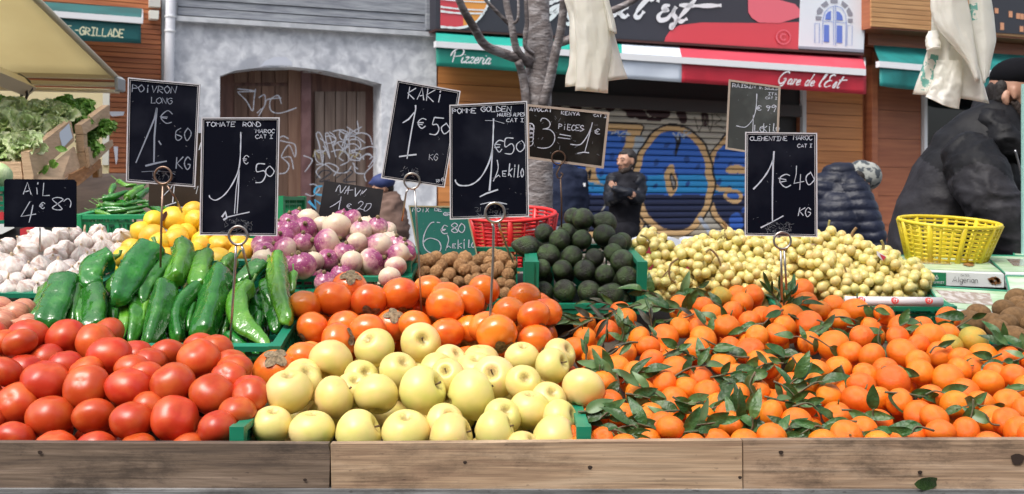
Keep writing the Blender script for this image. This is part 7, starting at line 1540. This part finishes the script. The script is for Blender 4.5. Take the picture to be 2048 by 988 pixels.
def lettuce(px, py, Y, rpx, label, curly=False, face=(0, -.75, .65)):
    c = P(px, py, Y); r = rpx/F*Y; t = thing('lettuce', c, label, 'lettuce', 'lettuces in the wooden crates'); ax_ = Vector(face).normalized(); e1 = ax_.cross(Vector((1, 0, 0))).normalized(); e2 = ax_.cross(e1)
    n = 18
    for i in range(n):
        ring = i/n; a = i*2.399+rv.random()*.3; op = R(18+66*ring+rv.uniform(-8, 8)); dv = (ax_*math.cos(op)+(e1*math.cos(a)+e2*math.sin(a))*math.sin(op)).normalized()
        nn = (ax_-dv*ax_.dot(dv)).normalized(); xx = dv.cross(nn); sc = r*rv.uniform(.95, 1.25)
        o = obj('leaf', rv.choice(llc if curly else lls), M_lc if curly else M_le, t); o.matrix_local = Matrix.Translation(-ax_*r*.35) @ Matrix((xx, dv, nn)).transposed().to_4x4() @ Matrix.Diagonal((sc*1.1, sc, sc, 1))
for q in [(0, 305, 3.25, 50, 'pale green lettuce at the left edge, front row'), (55, 298, 3.22, 46, 'pale green lettuce at the front corner of the first crate'), (5, 258, 3.4, 50, 'lettuce at the left edge, second row'), (62, 262, 3.38, 44, 'lettuce showing its cut stem, second row of the first crate'), (108, 262, 3.45, 40, 'lettuce against the side plank of the first crate'),
          (30, 232, 3.55, 42, 'lettuce third row left, below the hanging strap'), (85, 232, 3.55, 40, 'lettuce in the third row, middle of the first crate'), (122, 236, 3.55, 36, 'lettuce between the two crates, at the back')]: lettuce(*q)
for q in [(132, 222, 3.7, 36, 'curly lettuce on top at the back of the first crate', True), (165, 225, 3.75, 34, 'curly lettuce at the top of the second crate', True), (-5, 222, 3.65, 36, 'dark curly lettuce at the left edge, back row', True), (180, 300, 3.6, 26, 'curly lettuce bulging through the second crate near its foot', True), (172, 278, 3.62, 22, 'curly lettuce behind the end posts of the second crate', True), (188, 258, 3.7, 24, 'small curly lettuce poking from the side of the second crate', True), (212, 258, 3.7, 24, 'rightmost curly lettuce hanging out of the second crate', True), (158, 248, 3.6, 26, 'curly lettuce wedged behind the second crate top plank', True)]: lettuce(*q)
# green sprigs hanging out of the first crate side
for i, (x, y) in enumerate(((85, 335), (98, 330), (112, 320), (118, 328), (135, 300), (92, 345))):
    t = c1; o = obj('leaf', lfm[i % 8], M_lc, t); o.matrix_local = Matrix.Translation(P(x, y, 3.22)-wloc(t)) @ Matrix.Rotation(R(200+i*20), 4, 'Y') @ Matrix.Rotation(R(80), 4, 'X') @ Matrix.Scale(.05, 4)
kb = obj('cabbage', rev('cabbage', lambda t_, p: sph(t_, p, 1, .95)*(1+.03*nz(sph(t_, p), 2, 3))), mat('pale cabbage', (.62, .72, .42), .5, (.4, .58, .22), 2, .4, .7, bump=.4, bscale=5, stretch=(1, 1, .4)), label='round pale green cabbage at the left edge above the garlic sign', cat='cabbage')
kb.location = P(-6, 352, 2.9); kb.scale = (.042,)*3
# cartons under the garlic sign, left edge
t = thing('printed_carton', P(-30, 445, 2.9), 'black and white produce carton with red print at the left edge', 'box')
slabm('carton', mat('black carton', (.02, .02, .022), .5), [(-300, 440), (62, 452), (62, 520), (-300, 520)], 2.75, .25, t); slabm('white_flap', M_bw, [(-60, 452), (18, 447), (28, 456), (4, 468), (-60, 470)], 2.74, .004, t)
slabm('red_print', mat('print red', (.5, .03, .04), .5), [(-60, 424), (7, 424), (7, 440), (-60, 444)], 2.745, .004, t); slabm('red_print', mat('print red', (.5, .03, .04), .5), [(40, 458), (58, 453), (72, 453), (60, 480), (40, 482)], 2.72, .003, t)

M_tarp = mat('beige tarpaulin', (.86, .79, .56), .7, (.78, .70, .48), 2.5, .4, .7, bump=.25, bscale=5, randoff=False, translucent=.6); M_tarp2 = mat('beige aluminium', (.70, .62, .44), .45)
t = thing('stall_awning', P(100, 160, 4.2), 'beige tarpaulin awning of the neighbouring stall with its front rail and folding arm', 'awning')
m = MB(); cor = [P(-900, 135, 4.2), P(234, 157, 4.2), P(140, -10, 3.4), P(60, -150, 2.95), P(-900, -150, 2.95)]
nx, ny = 24, 12; vs = []
for j in range(ny+1):
    v = j/ny
    for i in range(nx+1):
        u = i/nx; l_ = P(-900, 135-300*v, 4.2-1.3*v); r_ = P(234-336*v, 157-330*v, 4.2-1.3*v); p = l_.lerp(r_, u); p.z -= .035*math.sin(math.pi*v)*math.sin(math.pi*min(1, u*1.2)); vs.append(p)
m.add(vs, [(j*(nx+1)+i, j*(nx+1)+i+1, (j+1)*(nx+1)+i+1, (j+1)*(nx+1)+i) for j in range(ny) for i in range(nx)]); o = m.build('canvas', M_tarp, t, True); o.modifiers.new('t', 'SOLIDIFY').thickness = .004
m = MB(); m.tube([P(234, 157, 4.19), P(-102, -173, 2.89)], .012, 8); m.build('edge_hem', M_tarp2, t, True)
for k, (ya, yb, th) in enumerate(((139, 152, .05), (154, 166, .07), (168, 179, .06))): slabm('front_rail', M_tarp2, [(-900, ya-20), (232-k*2, ya+11), (232-k*2, yb+5), (-900, yb-22)], 4.16-.01*k, th, t)
slabm('rail_end_cap', mat('cap grey', (.4, .42, .42), .4), [(229, 150), (236, 156), (236, 178), (231, 181), (229, 170)], 4.15, .08, t)
m = MB(); a = P(-60, 128, 3.6); e = P(55, 176, 4.1); m.tube([a, e], .038, 4); m.build('folding_arm', M_tarp2, t)
m = MB(); m.tube([P(36, 156, 4.1), P(50, 165, 4.08), P(55, 178, 4.06)], .022, 8); m.build('hinge', mat('black iron', (.02, .02, .02), .4), t, True)
m = MB(); m.tube(catmull([P(52, 180, 4.05), P(43, 188, 4.05), P(46, 205, 4.05), P(43, 222, 4.05)], 4), .006, 6); m.tube(catmull([P(52, 180, 4.05), P(54, 192, 4.05), P(46, 205, 4.05)], 4), .006, 6); m.build('hanging_strap', mat('black iron', (.02, .02, .02), .4), t, True)
t = thing('back_curtain', P(100, 210, 4.7), 'beige canvas curtain hanging behind the lettuce under the stall awning', 'curtain')
slabm('curtain', M_tarp, [(-900, 150), (218, 178), (216, 380), (-900, 380)], 4.7, .01, t); slabm('curtain_edge', mat('clear grey strip', (.5, .5, .45), .4), [(206, 178), (219, 178), (217, 330), (204, 330)], 4.69, .006, t)
for x, y, s_ in ((235, 226, ((214, 223), (249, 223), (247, 231), (224, 233))), (231, 310, ((227, 293), (236, 293), (235, 320), (232, 330)))):
    m = MB(); m.add([FP(a, b_, .02) for a, b_ in s_], [(0, 1, 2, 3)]); m.build('torn_paper', mat('paper scrap', (.66, .68, .74), .7), label='torn white paper scrap stuck on the cedar slats, '+('upper one' if y < 300 else 'lower one'), cat='paper scrap', group='paper scraps on the cedar wall')

# ---- hanging plastic bags and the rail they hang from
t = thing('hanging_rail', (0, 2.0, 2.05), 'steel rail above the stall from which the plastic bags hang, out of frame', 'rail')
m = MB(); m.tube([(-1.7, 2.0, 2.05), (1.7, 2.0, 2.05)], .012, 8); m.build('rail', M_wire, t, True)
for x in (-1.7, 1.7): m = MB(); m.tube([(x, 2.0, 0), (x, 2.0, 2.05)], .016, 8); m.build('post', M_wire, t, True)
M_bag = mat('milky plastic bag', (.94, .93, .88), .3, (.88, .86, .78), 5, .4, .7, spec=.5, bump=.35, bscale=30, distort=1.2, randoff=False, translucent=.5)
M_bprint = mat('teal bag print', (.16, .42, .36), .4, (.8, .77, .7), 90, .47, .56, randoff=False, detail=2, bump=.2, translucent=.3); M_bpr2 = mat('olive bag print', (.3, .32, .2), .4, (.42, .42, .3), 30, .4, .6, randoff=False)
def bag(t, left, right, Y, folds, amp, nm, prn=None, seed=0, topy=-240):
    ly = sorted(set([p[1] for p in left]+[p[1] for p in right])); rows = 40; n = 72; y0, y1 = left[0][1], min(left[-1][1], right[-1][1])
    def interp(L, y):
        for (a0, b0), (a1, b1) in zip(L[:-1], L[1:]):
            if b0 <= y <= b1: return a0+(a1-a0)*(y-b0)/max(1e-6, b1-b0)
        return L[-1][0]
    m = MB(); vs = []; flag = []
    for j in range(rows+1):
        v = j/rows
        for i in range(n):
            a = 2*math.pi*i/n; s_ = (1-math.cos(a))/2; front = math.sin(a) >= 0
            yl = left[0][1]+(left[-1][1]-left[0][1])*v; yr = right[0][1]+(right[-1][1]-right[0][1])*v; y = yl+(yr-yl)*s_+(2.5*math.sin(s_*5+seed)*v**3)
            x = interp(left, yl)+(interp(right, yr)-interp(left, yl))*s_
            dpt = (abs(math.sin(a))**.6)*(.012+.022*v)*(1 if front else -1); wf = min(1, abs(interp(right, yr)-interp(left, yl))/90)**2; dpt += wf*.75*amp*(1-2*abs(math.sin(s_*folds*2.2+seed+v*1.9+.8*mnoise.noise(Vector((s_*2, v*3, seed))))))*(.35+.6*v)+wf*.008*abs(mnoise.noise(Vector((s_*4+v*2, v*4-s_*2, seed))))+wf*.0025*mnoise.noise(Vector((s_*12, v*12, seed)))
            p = P(x+3*mnoise.noise(Vector((s_*4, v*5, seed+5))), y, Y-dpt); vs.append(p); flag.append((x, y, front))
    fs = [(j*n+i, j*n+(i+1) % n, (j+1)*n+(i+1) % n, (j+1)*n+i) for j in range(rows) for i in range(n)]+[tuple(rows*n+i for i in range(n))]
    m.add(vs, fs); o = m.build(nm, M_bag, t, True)
    if prn:
        o.data.materials.append(prn[0])
        for pi, f_ in enumerate(fs[:-1]):
            x, y, fr = flag[f_[0]]
            if fr and prn[1](x, y): o.data.polygons[pi].material_index = 1
    return o
t = thing('bag_bundle', P(1190, -40, 2.0), 'bundle of cream plastic carrier bags hanging in front of the white part of the awning', 'plastic bags', 'bundles of hanging plastic bags')
bag(t, [(1150, -170), (1127, 0), (1140, 40), (1140, 95), (1137, 130), (1131, 150), (1130, 172)], [(1180, -170), (1217, 0), (1226, 60), (1238, 100), (1250, 140), (1256, 158)], 2.0, 2.2, .009, 'bag', (M_bpr2, lambda x, y: 1178+(y-40)*.12 < x < 1190+(y-40)*.16 and 45 < y < 150), 1)
bag(t, [(1160, -170), (1146, 0), (1152, 90), (1150, 182)], [(1180, -170), (1212, 0), (1222, 90), (1216, 184)], 1.975, 2.6, .007, 'bag', None, 3)
bag(t, [(1175, -170), (1200, -20), (1210, 30), (1218, 62)], [(1190, -170), (1216, -10), (1226, 30), (1234, 66)], 1.98, 1.2, .004, 'bag_handle', None, 4)
t2 = thing('bag_bundle', P(1910, -60, 2.0), 'large crumpled bundle of white plastic bags with teal print above the seller', 'plastic bags', 'bundles of hanging plastic bags')
bag(t2, [(1872, -170), (1864, 10), (1862, 60), (1855, 95), (1845, 130), (1832, 165), (1825, 186)], [(1930, -170), (1934, 0), (1944, 60), (1955, 120), (1968, 170), (1979, 206)], 2.0, 2.8, .012, 'bag', (M_bprint, lambda x, y: 1838+(150-y)*.22 < x < 1872+(150-y)*.1 and 108 < y < 172), 2)
bag(t2, [(1900, -170), (1936, -5), (1940, 40), (1950, 100), (1965, 170)], [(1960, -170), (1988, 30), (1993, 82), (1984, 120), (1978, 150)], 2.01, 1.5, .010, 'bag', (M_bprint, lambda x, y: x < 1952 and 5 < y < 34), 6)
bag(t2, [(1868, -170), (1860, 15), (1866, 40), (1880, 62), (1930, 120), (1950, 160)], [(1920, -170), (1936, 0), (1942, 30), (1946, 60), (1955, 120), (1960, 160)], 1.965, 1.3, .010, 'bag_flap', None, 7)
bag(t2, [(1856, 62), (1850, 80), (1852, 98)], [(1874, 60), (1880, 80), (1884, 96)], 1.975, 1.6, .006, 'bag_handle', None, 8)
bag(t2, [(1872, 120), (1866, 160), (1850, 196)], [(1925, 120), (1925, 170), (1918, 219)], 1.975, 2.4, .009, 'bag', None, 11)
for tt, x in ((t, 1170), (t2, 1905)):
    m = MB(); a = P(x, -165, 2.0); m.tube(catmull([a, Vector((a.x+.008, 2.0, (a.z+2.06)/2)), Vector((a.x, 1.985, 2.05)), Vector((a.x, 2.0, 2.067)), Vector((a.x, 2.016, 2.05))], 4), .0025, 6); m.build('hook', M_wire, tt, True)
crate('green crate under the round cabbage at the left edge', (-150, 374, 2.84), px2m(230, 2.84), .2, .12, 4)
print('objects', len(bpy.data.objects), 'top', sum(o.parent is None for o in bpy.data.objects), 'script done')
